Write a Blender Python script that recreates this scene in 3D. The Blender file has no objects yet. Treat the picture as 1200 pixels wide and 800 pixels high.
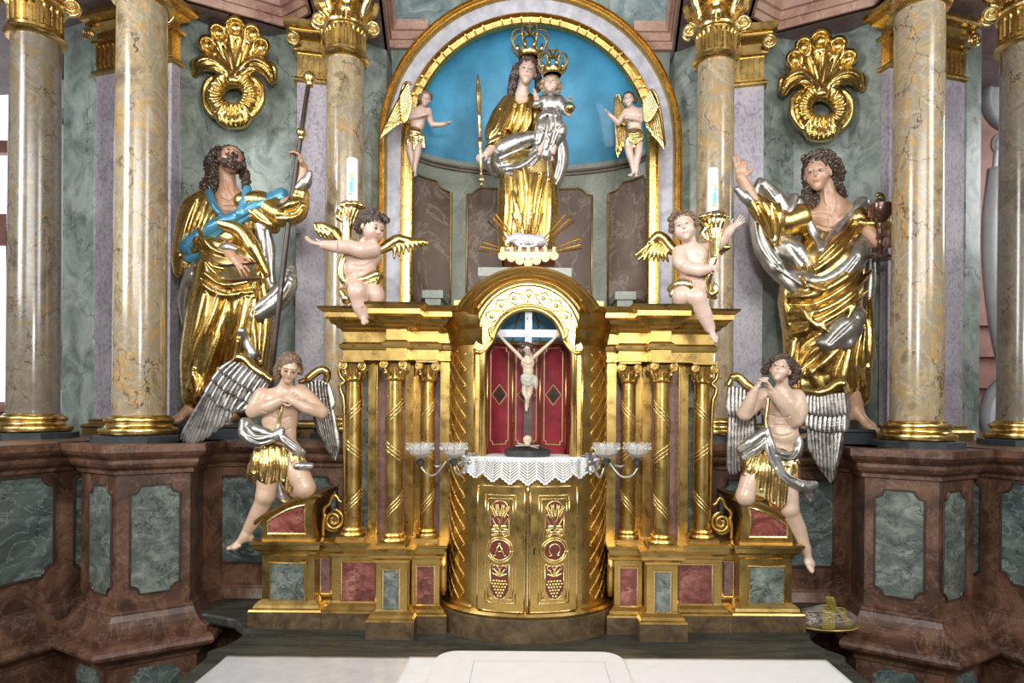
import bpy, math, random
import numpy as np
from mathutils import Vector, Matrix
random.seed(7)
PI = math.pi
C = bpy.context.scene.collection
SC = bpy.context.scene
# ------------------------------------------------------------------ camera, world, lights, exposure
F_PX, CX, CY, EYE, ROLL = 750.0, 619.0, 475.0, 2.30, math.radians(0.42)
cam_data = bpy.data.cameras.new('camera'); cam = bpy.data.objects.new('camera', cam_data); C.objects.link(cam)
cam_data.sensor_width = 36; cam_data.lens = F_PX / 1200 * 36
cam_data.shift_x = (600 - CX) / 1200; cam_data.shift_y = (CY - 400) / 1200
cam_data.clip_start = 0.05
cam.matrix_world = Matrix.Translation((0, 0, EYE)) @ Matrix.Rotation(PI/2, 4, 'X') @ Matrix.Rotation(ROLL, 4, 'Z')
SC.camera = cam
vs = SC.view_settings
vs.view_transform = 'Standard'; vs.look = 'None'; vs.gamma = 1; vs.use_curve_mapping = False; vs.exposure = 0.0
SC.display_settings.display_device = 'sRGB'
wd = bpy.data.worlds.new('church_air'); SC.world = wd; wd.use_nodes = True
nt = wd.node_tree; nt.nodes.clear()
wo = nt.nodes.new('ShaderNodeOutputWorld'); wb = nt.nodes.new('ShaderNodeBackground')
tc = nt.nodes.new('ShaderNodeTexCoord'); wn = nt.nodes.new('ShaderNodeTexNoise'); wn.inputs['Scale'].default_value = 2.2
wn.inputs['Detail'].default_value = 3
wr = nt.nodes.new('ShaderNodeValToRGB')
wr.color_ramp.elements[0].position = .38; wr.color_ramp.elements[0].color = (.06, .05, .045, 1)
wr.color_ramp.elements[1].position = .66; wr.color_ramp.elements[1].color = (1.2, 1.12, 1.02, 1)
nt.links.new(tc.outputs['Generated'], wn.inputs['Vector']); nt.links.new(wn.outputs['Fac'], wr.inputs['Fac'])
nt.links.new(wr.outputs['Color'], wb.inputs['Color']); nt.links.new(wb.outputs[0], wo.inputs[0])
wb.inputs['Strength'].default_value = 0.29

def area(name, loc, target, size, sizey, power, col, spread=180):
    l = bpy.data.lights.new(name, 'AREA'); l.shape = 'RECTANGLE'; l.size = size; l.size_y = sizey
    l.energy = power; l.color = col; l.spread = math.radians(spread)
    o = bpy.data.objects.new(name, l); C.objects.link(o); o.location = loc
    o.rotation_euler = (Vector(target) - Vector(loc)).to_track_quat('-Z', 'Y').to_euler()
    return o
area('flash_light', (0.15, -0.25, 3.15), (0, 4.2, 4.0), .28, .22, 40, (1, .975, .94), 135)
area('window_light_left', (-4.6, 0.2, 4.8), (0.3, 4.3, 3.7), 1.6, 2.8, 125, (.97, .98, 1), 120)
area('window_light_right', (4.2, -0.6, 5.2), (-.3, 4.3, 3.8), 1.6, 2.8, 78, (.97, .98, 1), 120)
area('stucco_fill_light', (6.0, 4.6, 4.8), (3.6, 6.2, 3.6), 1.2, 1.6, 45, (.97, .98, 1), 140)  # added lamp out of view, brightens the stucco on the right church wall
area('nave_light', (0, -3.2, 5.2), (0, 4.6, 4.6), 5, 2.6, 150, (1, .985, .96), 110)

def U(px, py, D):
    """world point at distance D in front of the camera seen at pixel (px,py)"""
    dx, dy = px - CX, py - CY
    c, s = math.cos(ROLL), math.sin(ROLL)
    a = dx*c + dy*s; b = -dx*s + dy*c
    return np.array([a/F_PX*D, D, EYE - b/F_PX*D])
def X(px, D): return (px - CX)/F_PX*D
def Z(py, D): return EYE - (py - CY)/F_PX*D

# ------------------------------------------------------------------ materials
def new_mat(name):
    m = bpy.data.materials.new(name); m.use_nodes = True
    n = m.node_tree; b = n.nodes['Principled BSDF']; return m, n, b
def ramp(n, stops):
    r = n.nodes.new('ShaderNodeValToRGB'); e = r.color_ramp.elements
    while len(e) < len(stops): e.new(.5)
    for i, (p, c) in enumerate(stops):
        e[i].position = p; e[i].color = (*c, 1)
    return r
def noise(n, vec, scale, detail=5, rough=.55, dist=0.0):
    t = n.nodes.new('ShaderNodeTexNoise'); t.inputs['Scale'].default_value = scale
    t.inputs['Detail'].default_value = detail; t.inputs['Roughness'].default_value = rough
    t.inputs['Distortion'].default_value = dist
    n.links.new(vec, t.inputs['Vector']); return t
def coords(n, scale=(1, 1, 1), rot=(0, 0, 0)):
    t = n.nodes.new('ShaderNodeTexCoord'); g = n.nodes.new('ShaderNodeNewGeometry')
    mp = n.nodes.new('ShaderNodeMapping'); mp.inputs['Scale'].default_value = scale; mp.inputs['Rotation'].default_value = rot
    n.links.new(g.outputs['Position'], mp.inputs['Vector']); return mp.outputs['Vector']
def mixc(n, fac, a, b, mode='MIX'):
    m = n.nodes.new('ShaderNodeMix'); m.data_type = 'RGBA'; m.blend_type = mode
    for s, v in ((0, fac), (6, a), (7, b)):
        if hasattr(v, 'links') or isinstance(v, bpy.types.NodeSocket): n.links.new(v, m.inputs[s])
        else: m.inputs[s].default_value = v if isinstance(v, (int, float)) else (*v, 1)
    return m.outputs[2]
def bump(n, b, h, strength, dist=.01):
    bp = n.nodes.new('ShaderNodeBump'); bp.inputs['Strength'].default_value = strength; bp.inputs['Distance'].default_value = dist
    n.links.new(h, bp.inputs['Height']); n.links.new(bp.outputs[0], b.inputs['Normal'])
def marble(name, stops, vein=(.1, .05, .03), vamt=.8, vscale=3.0, vthin=.02, light=(.9, .9, .85), lamt=.4, scale=3.0,
           stretch=(1, 1, 1), rot=(0, 0, 0), rough=.28, coat=.35, speckle=0):
    m, n, b = new_mat(name)
    v = coords(n, stretch, rot)
    n1 = noise(n, v, scale, 7, .62, .9)
    r1 = ramp(n, stops); n.links.new(n1.outputs['Fac'], r1.inputs['Fac'])
    col = r1.outputs['Color']
    n2 = noise(n, v, scale*1.3, 4, .6)
    ad = n.nodes.new('ShaderNodeVectorMath'); ad.operation = 'MULTIPLY_ADD'
    ad.inputs[1].default_value = (.28, .28, .28)
    n.links.new(n2.outputs['Color'], ad.inputs[0]); n.links.new(v, ad.inputs[2])
    vo = n.nodes.new('ShaderNodeTexVoronoi'); vo.feature = 'DISTANCE_TO_EDGE'; vo.inputs['Scale'].default_value = vscale
    n.links.new(ad.outputs[0], vo.inputs['Vector'])
    rv = ramp(n, [(0, (1, 1, 1)), (vthin, (0, 0, 0))]); n.links.new(vo.outputs['Distance'], rv.inputs['Fac'])
    nm = noise(n, v, scale*.8, 2); rm = ramp(n, [(.40, (0, 0, 0)), (.52, (1, 1, 1))]); n.links.new(nm.outputs['Fac'], rm.inputs['Fac'])
    mu = n.nodes.new('ShaderNodeMath'); mu.operation = 'MULTIPLY'
    n.links.new(rv.outputs['Color'], mu.inputs[0]); n.links.new(rm.outputs['Color'], mu.inputs[1])
    mu2 = n.nodes.new('ShaderNodeMath'); mu2.operation = 'MULTIPLY'; mu2.inputs[1].default_value = vamt
    n.links.new(mu.outputs[0], mu2.inputs[0])
    col = mixc(n, mu2.outputs[0], col, vein)
    if lamt:
        n3 = noise(n, v, scale*.9, 6, .6, 1.6)
        r3 = ramp(n, [(.478, (0, 0, 0)), (.5, (lamt,)*3), (.522, (0, 0, 0))]); n.links.new(n3.outputs['Fac'], r3.inputs['Fac'])
        col = mixc(n, r3.outputs['Color'], col, light)
    if speckle:
        n4 = noise(n, v, 60, 3, .7); r4 = ramp(n, [(.5, (0, 0, 0)), (.62, (speckle,)*3)]); n.links.new(n4.outputs['Fac'], r4.inputs['Fac'])
        col = mixc(n, r4.outputs['Color'], col, vein)
    n.links.new(col, b.inputs['Base Color'])
    b.inputs['Roughness'].default_value = rough; b.inputs['Coat Weight'].default_value = coat; b.inputs['Coat Roughness'].default_value = .15
    return m
def metal(name, c0, c1, r0=.2, r1=.42, scale=9, bamt=.25, bscale=28, metallic=1.0, worn=None, wornamt=.5):
    m, n, b = new_mat(name); v = coords(n)
    n1 = noise(n, v, scale, 5, .65, .3)
    r = ramp(n, [(.32, c0), (.62, c1)]); n.links.new(n1.outputs['Fac'], r.inputs['Fac'])
    col = r.outputs['Color']
    if worn:
        n5 = noise(n, v, 34, 5, .7); r5 = ramp(n, [(.62, (0, 0, 0)), (.68, (wornamt,)*3)]); n.links.new(n5.outputs['Fac'], r5.inputs['Fac'])
        col = mixc(n, r5.outputs['Color'], col, worn)
    n.links.new(col, b.inputs['Base Color'])
    n2 = noise(n, v, scale*1.7, 3); rr = n.nodes.new('ShaderNodeMapRange')
    rr.inputs['To Min'].default_value = r0; rr.inputs['To Max'].default_value = r1; rr.inputs['From Min'].default_value = .3; rr.inputs['From Max'].default_value = .7
    n.links.new(n2.outputs['Fac'], rr.inputs['Value']); n.links.new(rr.outputs[0], b.inputs['Roughness'])
    b.inputs['Metallic'].default_value = metallic
    n3 = noise(n, v, bscale, 4, .6); bump(n, b, n3.outputs['Fac'], bamt, .006)
    return m
def plain(name, col, rough=.5, metallic=0, coat=0, bscale=0, bamt=.2, var=.12, vscale=12):
    m, n, b = new_mat(name); v = coords(n)
    t = noise(n, v, vscale, 4); d = [max(0, c*(1-var)) for c in col]; e = [min(1, c*(1+var)) for c in col]
    r = ramp(n, [(.35, d), (.65, e)]); n.links.new(t.outputs['Fac'], r.inputs['Fac']); n.links.new(r.outputs['Color'], b.inputs['Base Color'])
    b.inputs['Roughness'].default_value = rough; b.inputs['Metallic'].default_value = metallic; b.inputs['Coat Weight'].default_value = coat
    if bscale:
        q = noise(n, v, bscale, 4); bump(n, b, q.outputs['Fac'], bamt, .004)
    return m
def skin_mat():
    m, n, b = new_mat('polychrome_skin')
    a = n.nodes.new('ShaderNodeAttribute'); a.attribute_name = 'Col'
    v = coords(n); t = noise(n, v, 20, 4); r = ramp(n, [(.3, (.86, .82, .78)), (.7, (1, 1, 1))]); n.links.new(t.outputs['Fac'], r.inputs['Fac'])
    c = mixc(n, 1.0, a.outputs['Color'], r.outputs['Color'], 'MULTIPLY'); n.links.new(c, b.inputs['Base Color'])
    b.inputs['Roughness'].default_value = .42; b.inputs['Coat Weight'].default_value = .35; b.inputs['Coat Roughness'].default_value = .2
    return m
M = {}
M['col_main'] = marble('ochre_column_marble', [(.28, (.13, .11, .08)), (.38, (.24, .18, .10)), (.46, (.38, .29, .16)), (.53, (.27, .235, .175)), (.60, (.40, .25, .09)), (.68, (.40, .34, .24)), (.78, (.50, .46, .37))],
    (.085, .035, .012), 1.0, 3.2, .018, (.60, .56, .48), .3, 5.5, (1, 1, .75), (.3, .2, 0), .2, .5)
M['col_dim'] = marble('shaded_ochre_column_marble', [(.28, (.08, .07, .055)), (.40, (.15, .125, .085)), (.48, (.22, .185, .125)), (.55, (.17, .155, .125)), (.62, (.21, .145, .065)), (.74, (.28, .25, .20))],
    (.06, .025, .01), 1.0, 4.2, .018, (.38, .35, .3), .25, 5.5, (1, 1, .75), (.3, .2, 0), .2, .5)  # darker copy of the column marble, shade of the outer columns in its colour
M['green'] = marble('grey_green_marble', [(.3, (.10, .125, .112)), (.45, (.19, .235, .21)), (.55, (.28, .33, .295)), (.72, (.39, .42, .375))],
    (.035, .045, .045), .8, 2.6, .02, (.55, .6, .55), .15, 5.5, (1, 1, .8), (.5, .3, 0), .38, .15)
M['green_dark'] = marble('dark_green_panel_marble', [(.3, (.035, .05, .05)), (.48, (.075, .10, .095)), (.6, (.13, .165, .15)), (.75, (.20, .24, .21))],
    (.015, .02, .02), .8, 4, .025, (.42, .47, .42), .4, 4.2, (1, 1, 1.6), (.6, .5, 0), .35, .2)
M['lilac'] = marble('lilac_speckled_marble', [(.3, (.30, .27, .32)), (.5, (.42, .39, .45)), (.7, (.54, .50, .55))],
    (.13, .09, .13), .5, 2.0, .015, (.6, .57, .6), .15, 4, (1, 1, .6), (0, 0, 0), .4, .15, speckle=.5)
M['pink'] = marble('pink_entablature_marble', [(.3, (.33, .17, .13)), (.5, (.47, .29, .22)), (.7, (.55, .40, .33))],
    (.16, .07, .05), .7, 4, .02, (.7, .6, .55), .25, 3.5, rough=.4, coat=.1)
M['soffit'] = marble('mauve_soffit_marble', [(.3, (.18, .12, .13)), (.5, (.27, .20, .21)), (.7, (.34, .27, .28))],
    (.09, .04, .05), .7, 2.5, .02, (.5, .45, .45), .2, 3, rough=.45, coat=.05)
M['bluegreen'] = marble('blue_green_frieze_marble', [(.3, (.10, .15, .16)), (.5, (.22, .29, .30)), (.7, (.42, .46, .44))],
    (.05, .06, .06), .6, 4, .02, (.6, .6, .6), .2, 6, rough=.4, coat=.1)
M['red'] = marble('red_brown_marble', [(.30, (.03, .012, .007)), (.44, (.075, .032, .018)), (.56, (.135, .064, .036)), (.72, (.20, .105, .062))],
    (.04, .018, .012), .75, 4.5, .022, (.45, .28, .2), .2, 5, (1, 1, .8), (.2, .4, 0), .45, .08)
M['redpanel'] = marble('red_inlay_marble', [(.32, (.08, .015, .012)), (.5, (.20, .05, .038)), (.66, (.36, .15, .115))],
    (.045, .01, .008), 1, 10, .06, (.42, .22, .17), .18, 8, (1, 1, 1.3), (.7, .5, 0), .3, .3)
M['greenpanel'] = marble('grey_green_inlay_marble', [(.32, (.05, .07, .062)), (.5, (.115, .14, .12)), (.66, (.24, .265, .225))],
    (.02, .025, .022), 1, 9, .06, (.36, .39, .34), .22, 8, (1, 1, 1.3), (.7, .5, 0), .3, .3)
M['purple'] = marble('mauve_inlay_marble', [(.3, (.10, .055, .06)), (.5, (.19, .11, .115)), (.68, (.28, .18, .18))],
    (.05, .02, .02), .7, 12, .03, (.45, .33, .33), .25, 10, (1, 1, 1), (.4, .5, 0), .35, .2)
M['brownplinth'] = marble('brown_plinth_marble', [(.3, (.035, .02, .009)), (.5, (.085, .052, .022)), (.7, (.15, .098, .045))],
    (.03, .015, .008), .5, 8, .03, (.2, .14, .08), .1, 12, rough=.5, coat=0)
M['nichebrown'] = marble('brown_niche_marble', [(.3, (.10, .062, .045)), (.5, (.155, .105, .08)), (.7, (.21, .155, .125))],
    (.06, .035, .03), .5, 3, .012, (.45, .38, .33), .4, 2.4, (1, 1, .8), (.2, .5, .3), .4, .15)
M['nichegrey'] = marble('pale_grey_green_marble', [(.3, (.20, .225, .185)), (.5, (.27, .295, .25)), (.7, (.36, .375, .32))],
    (.12, .12, .09), .5, 3, .012, (.55, .56, .5), .3, 3, rough=.4, coat=.1)
M['blue'] = plain('blue_painted_plaster', (.07, .32, .52), .5, 0, .1, 40, .15, .22, 3.5)
M['gold'] = metal('antique_gold_leaf', (.56, .38, .125), (.70, .50, .185), .22, .32, 9, .06, 70, 1, (.30, .17, .07), .12)
M['goldflat'] = metal('matt_gold_leaf', (.50, .325, .095), (.64, .44, .15), .24, .38, 9, .07, 70, 1, (.28, .16, .06), .16)
M['goldbright'] = metal('bright_gold_leaf', (.74, .55, .24), (.84, .65, .31), .20, .30, 14, .08, 60, 1)
M['golddark'] = metal('worn_dark_gold', (.30, .21, .075), (.42, .30, .12), .25, .5, 12, .15, 60, .95, (.10, .05, .02), .55)
M['goldbronze'] = metal('bronze_gold_robe', (.36, .25, .09), (.62, .45, .20), .2, .42, 7, .2, 18, 1)
M['silver'] = metal('silver_leaf', (.30, .285, .26), (.55, .53, .50), .26, .45, 12, .10, 50, .9, (.22, .19, .15), .4)
M['silverdark'] = metal('tarnished_silver', (.13, .12, .11), (.46, .44, .41), .25, .45, 16, .15, 60, .9)
M['silverwhite'] = plain('silvered_white_band', (.36, .36, .40), .5, .25, .05, 24, .2, .2)
M['skin'] = skin_mat()
M['hairbrown'] = plain('dark_brown_painted_hair', (.05, .028, .018), .4, 0, .25, 90, .5, .3)
M['hairmid'] = plain('brown_painted_hair', (.14, .085, .05), .4, 0, .25, 90, .5, .3)
M['hairblond'] = plain('golden_painted_hair', (.30, .20, .10), .4, .1, .25, 90, .5, .3)
M['bluecloth'] = plain('blue_painted_lining', (.075, .27, .42), .3, .35, .4, 20, .1, .2)
M['white'] = plain('white_linen', (.87, .87, .87), .75, 0, 0, 260, .25, .02)
M['greycloth'] = plain('thin_grey_white_cover', (.60, .60, .61), .35, 0, .25, 7, .35, .08)
M['wax'] = plain('white_candle_wax', (.84, .84, .80), .35, 0, .2, 0, 0, .02)
M['darkstone'] = plain('slate_dark_marble', (.035, .042, .048), .3, 0, .3, 30, .2, .35)
M['tabletop'] = marble('worn_dark_painted_wood', [(.3, (.014, .015, .012)), (.5, (.034, .036, .028)), (.72, (.07, .07, .055))],
    (.015, .015, .012), .5, 3, .02, (.2, .2, .17), .25, 4, (.5, 3.2, 1), (0, 0, 0), .5, 0)
M['wood'] = plain('dark_brown_wood', (.045, .028, .02), .45, 0, .2, 60, .3, .35)
M['chalice'] = plain('brown_bronze_glaze', (.10, .045, .03), .25, .5, .3, 0, 0, .3)
M['redpaint'] = plain('crimson_painted_wood', (.23, .02, .03), .42, 0, .2, 40, .15, .2)
M['maroon'] = plain('dark_red_ground', (.13, .02, .015), .5, 0, .1, 0, 0, .2)
M['cream'] = plain('cream_painted_line', (.50, .36, .18), .45, .2, .2, 0, 0, .1)
M['pewter'] = plain('dull_grey_metal', (.10, .10, .105), .35, .8, 0, 0, 0, .3)
M['bone'] = plain('bone_coloured_paint', (.55, .45, .30), .5, 0, .1, 0, 0, .2)
M['lambwhite'] = plain('silver_white_fleece', (.62, .62, .64), .35, .35, .2, 50, .5, .15)
M['stucco'] = plain('white_stucco', (.62, .62, .62), .6, 0, 0, 20, .3, .06)
M['stuccogrey'] = plain('grey_stucco', (.30, .31, .33), .6, 0, 0, 20, .3, .08)
M['bluepic'] = plain('light_blue_print', (.12, .50, .75), .4)
M['yellowpic'] = plain('yellow_print', (.85, .62, .08), .4)
M['orangepic'] = plain('orange_print', (.60, .25, .10), .4)
M['gauze'] = plain('yellow_gauze_ribbon', (.34, .27, .04), .6, 0, 0, 0, 0, .2)
M['yellowdish'] = plain('yellow_dish', (.48, .34, .07), .35, .2, .3, 0, 0, .15)
M['cellophane'] = plain('crumpled_grey_foil', (.24, .20, .17), .3, .3, .3, 60, .8, .5)
M['linen'] = plain('off_white_painted_cloth', (.42, .40, .33), .5, 0, .15)
M['black'] = plain('black_gap', (.01, .008, .006), .8)
M['floor'] = marble('dark_floor_stone', [(.3, (.03, .025, .02)), (.7, (.07, .06, .05))], rough=.5, coat=0)
M['plaster'] = plain('pale_pink_plaster', (.36, .19, .16), .7, 0, 0, 12, .2, .1)
gm, gn, gb = new_mat('clear_cut_glass'); gb.inputs['Base Color'].default_value = (.9, .9, .86, 1)
gb.inputs['Roughness'].default_value = .08; gb.inputs['Transmission Weight'].default_value = .75; gb.inputs['IOR'].default_value = 1.45
M['glass'] = gm
wm, wnn, wbb = new_mat('daylight_pane'); wbb.inputs['Base Color'].default_value = (.9, .93, 1, 1)
wbb.inputs['Emission Color'].default_value = (.93, .96, 1, 1); wbb.inputs['Emission Strength'].default_value = 1.6
M['daylight'] = wm

# ------------------------------------------------------------------ mesh building
class MB:
    def __init__(s): s.v = []; s.f = []
    def add(s, vs, fs):
        o = len(s.v); s.v += [tuple(map(float, p)) for p in vs]; s.f += [tuple(i+o for i in f) for f in fs]
        return s
    def grid(s, P, cu=False, cv=False):
        nu, nv = len(P), len(P[0]); fs = []
        for i in range(nu if cu else nu-1):
            for j in range(nv if cv else nv-1):
                a, b = i, (i+1) % nu; c, d = j, (j+1) % nv
                fs.append((a*nv+c, b*nv+c, b*nv+d, a*nv+d))
        return s.add([p for r in P for p in r], fs)
    def box(s, x0, x1, y0, y1, z0, z1):
        v = [(x, y, z) for x in (x0, x1) for y in (y0, y1) for z in (z0, z1)]
        return s.add(v, [(0, 1, 3, 2), (4, 6, 7, 5), (0, 4, 5, 1), (2, 3, 7, 6), (0, 2, 6, 4), (1, 5, 7, 3)])
    def lathe(s, prof, c, seg=32, sx=1, sy=1):
        P = [[(c[0]+r*sx*math.cos(2*PI*k/seg), c[1]+r*sy*math.sin(2*PI*k/seg), c[2]+z) for k in range(seg)] for r, z in prof]
        s.grid(P, cv=True); n = len(prof); o = len(s.v) - n*seg
        s.f.append(tuple(o+k for k in range(seg))[::-1]); s.f.append(tuple(o+(n-1)*seg+k for k in range(seg)))
        return s
    def tube(s, pts, r, seg=8, cap=True, flat=None):
        pts = [np.array(p, float) for p in pts]; n = len(pts)
        rs = r if isinstance(r, (list, tuple)) else [r]*n
        P = []; prev = None
        for i in range(n):
            d = pts[min(i+1, n-1)] - pts[max(i-1, 0)]; d /= (np.linalg.norm(d)+1e-12)
            if prev is None:
                a = np.array([0, 0, 1.]) if abs(d[2]) < .9 else np.array([0, 1., 0])
            else: a = prev
            u = a - d*np.dot(a, d); u /= (np.linalg.norm(u)+1e-12); prev = u; w = np.cross(d, u)
            P.append([tuple(pts[i] + rs[i]*(u*math.cos(2*PI*k/seg)*(flat or 1) + w*math.sin(2*PI*k/seg))) for k in range(seg)])
        s.grid(P, cv=True); o = len(s.v) - n*seg
        if cap:
            s.f.append(tuple(o+k for k in range(seg))[::-1]); s.f.append(tuple(o+(n-1)*seg+k for k in range(seg)))
        return s
    def ball(s, c, r, seg=12, rings=8):
        rr = r if isinstance(r, (tuple, list)) else (r, r, r)
        P = [[(c[0]+rr[0]*math.sin(PI*(i+.001)/(rings+.002))*math.cos(2*PI*k/seg), c[1]+rr[1]*math.sin(PI*(i+.001)/(rings+.002))*math.sin(2*PI*k/seg),
               c[2]+rr[2]*math.cos(PI*i/rings)) for k in range(seg)] for i in range(rings+1)]
        return s.grid(P, cv=True)
    def prism(s, poly, z0, z1):
        n = len(poly); v = [(x, y, z0) for x, y in poly] + [(x, y, z1) for x, y in poly]
        return s.add(v, [tuple(range(n))[::-1], tuple(range(n, 2*n))] + [(i, (i+1) % n, n+(i+1) % n, n+i) for i in range(n)])
    def stack(s, poly, prof):
        """closed plan polygon lifted through a profile of (offset outward, z)"""
        P = [[(x, y, z) for x, y in offset(poly, o)] for o, z in prof]
        s.grid(P, cv=True); n = len(poly); o = len(s.v) - n*len(prof)
        s.f.append(tuple(o+k for k in range(n))[::-1]); s.f.append(tuple(o+(len(prof)-1)*n+k for k in range(n)))
        return s
    def face_prism(s, poly, fr, t):
        """poly in (u,v) on a frame fr=(origin,udir,vdir,normal), thickness t along the normal"""
        o, u, v, nn = [np.array(a, float) for a in fr]; n = len(poly)
        A = [o+u*a+v*b for a, b in poly]; B = [p+nn*t for p in A]
        return s.add(A+B, [tuple(range(n))[::-1], tuple(range(n, 2*n))] + [(i, (i+1) % n, n+(i+1) % n, n+i) for i in range(n)])
    def build(s, name, mat, parent=None, smooth=False, angle=None, recalc=True):
        me = bpy.data.meshes.new(name); me.from_pydata(s.v, [], s.f)
        if recalc:
            import bmesh
            bm = bmesh.new(); bm.from_mesh(me); bmesh.ops.recalc_face_normals(bm, faces=bm.faces); bm.to_mesh(me); bm.free()
        me.materials.append(M[mat] if isinstance(mat, str) else mat)
        if smooth:
            me.polygons.foreach_set('use_smooth', [True]*len(me.polygons))
            if angle: me.set_sharp_from_angle(angle=math.radians(angle))
        me.update(); o = bpy.data.objects.new(name, me); C.objects.link(o)
        if parent is not None: attach(o, parent)
        return o
def attach(o, parent):
    o.parent = parent
    o.matrix_parent_inverse = Matrix.Identity(4)
    # meshes are modelled in world coordinates: shift them into the parent's frame
    w = parent
    off = Vector((0, 0, 0)); q = w
    while q is not None: off += q.location; q = q.parent
    o.location = -off
def offset(poly, d):
    if abs(d) < 1e-9: return list(poly)
    n = len(poly); A = sum(poly[i][0]*poly[(i+1) % n][1]-poly[(i+1) % n][0]*poly[i][1] for i in range(n))
    sg = 1 if A > 0 else -1; out = []
    for i in range(n):
        p0, p1, p2 = [np.array(poly[(i+k) % n], float) for k in (-1, 0, 1)]
        a = p1-p0; b = p2-p1; a /= np.linalg.norm(a)+1e-12; b /= np.linalg.norm(b)+1e-12
        na = np.array([a[1], -a[0]])*sg; nb = np.array([b[1], -b[0]])*sg
        m = na+nb; m /= np.linalg.norm(m)+1e-12; c = max(.35, float(np.dot(m, na)))
        out.append(tuple(p1+m*d/c))
    return out
def sweep(mb, path, prof, side=1, zoff=0):
    """open plan path with profile (out, z); out grows to the right hand of travel * side"""
    n = len(path); rows = []
    for i in range(n):
        p = np.array(path[i], float)
        a = (p-np.array(path[i-1], float)) if i > 0 else None; b = (np.array(path[i+1], float)-p) if i < n-1 else None
        if a is None: a = b
        if b is None: b = a
        a = a/np.linalg.norm(a); b = b/np.linalg.norm(b)
        na = np.array([a[1], -a[0]])*side; nb = np.array([b[1], -b[0]])*side
        m = na+nb; m /= np.linalg.norm(m)+1e-12; c = max(.35, float(np.dot(m, na)))
        rows.append([(p[0]+m[0]*o/c, p[1]+m[1]*o/c, z+zoff) for o, z in prof])
    mb.grid(rows); k = len(prof); o = len(mb.v)-n*k
    mb.f.append(tuple(o+i for i in range(k))); mb.f.append(tuple(o+(n-1)*k+i for i in range(k))[::-1])
def mx(poly, m):
    return [(m*x, y) for x, y in poly] if m > 0 else [(m*x, y) for x, y in poly][::-1]
def empty(name, loc, label=None, cat=None, group=None):
    o = bpy.data.objects.new(name, None); C.objects.link(o); o.location = Vector([float(c) for c in loc]); o.empty_display_size = .05
    if label: tag(o, label, cat, group)
    return o
def tag(o, label, cat, group=None):
    o['label'] = label; o['category'] = cat
    if group: o['group'] = group
    return o
def struct(o): o['kind'] = 'structure'; return o
def notched(u0, u1, v0, v1, r, seg=5):
    P = []
    for cx, cy, a0 in ((u0, v0, 90), (u1, v0, 180), (u1, v1, 270), (u0, v1, 360)):
        for k in range(seg+1):
            a = math.radians(a0-90*k/seg) if True else 0
            P.append((cx+r*math.cos(a), cy+r*math.sin(a)))
    return P
def facing(p0, p1, z=0):
    """frame on the vertical face from p0 to p1 (plan), normal on the camera side"""
    p0 = np.array([*p0, z], float); p1 = np.array([*p1, z], float); u = p1-p0; L = np.linalg.norm(u); u /= L
    n = np.array([u[1], -u[0], 0]); 
    if np.dot(n, -p0 + np.array([0, 0, z])) < 0: n = -n
    return (p0, u, np.array([0, 0, 1.]), n), L
def bez(p0, p1, p2, p3, n=10):
    p0, p1, p2, p3 = [np.array(p, float) for p in (p0, p1, p2, p3)]
    return [p0*(1-t)**3+3*p1*t*(1-t)**2+3*p2*t*t*(1-t)+p3*t**3 for t in [i/n for i in range(n+1)]]
def spline(pts, n=6):
    """Catmull-Rom through points"""
    P = [np.array(p, float) for p in pts]; P = [2*P[0]-P[1]]+P+[2*P[-1]-P[-2]]; out = []
    for i in range(1, len(P)-2):
        for k in range(n):
            t = k/n; a, b, c, d = P[i-1], P[i], P[i+1], P[i+2]
            out.append(.5*((2*b)+(-a+c)*t+(2*a-5*b+4*c-d)*t*t+(-a+3*b-3*c+d)*t**3))
    out.append(P[-2]); return out

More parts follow.
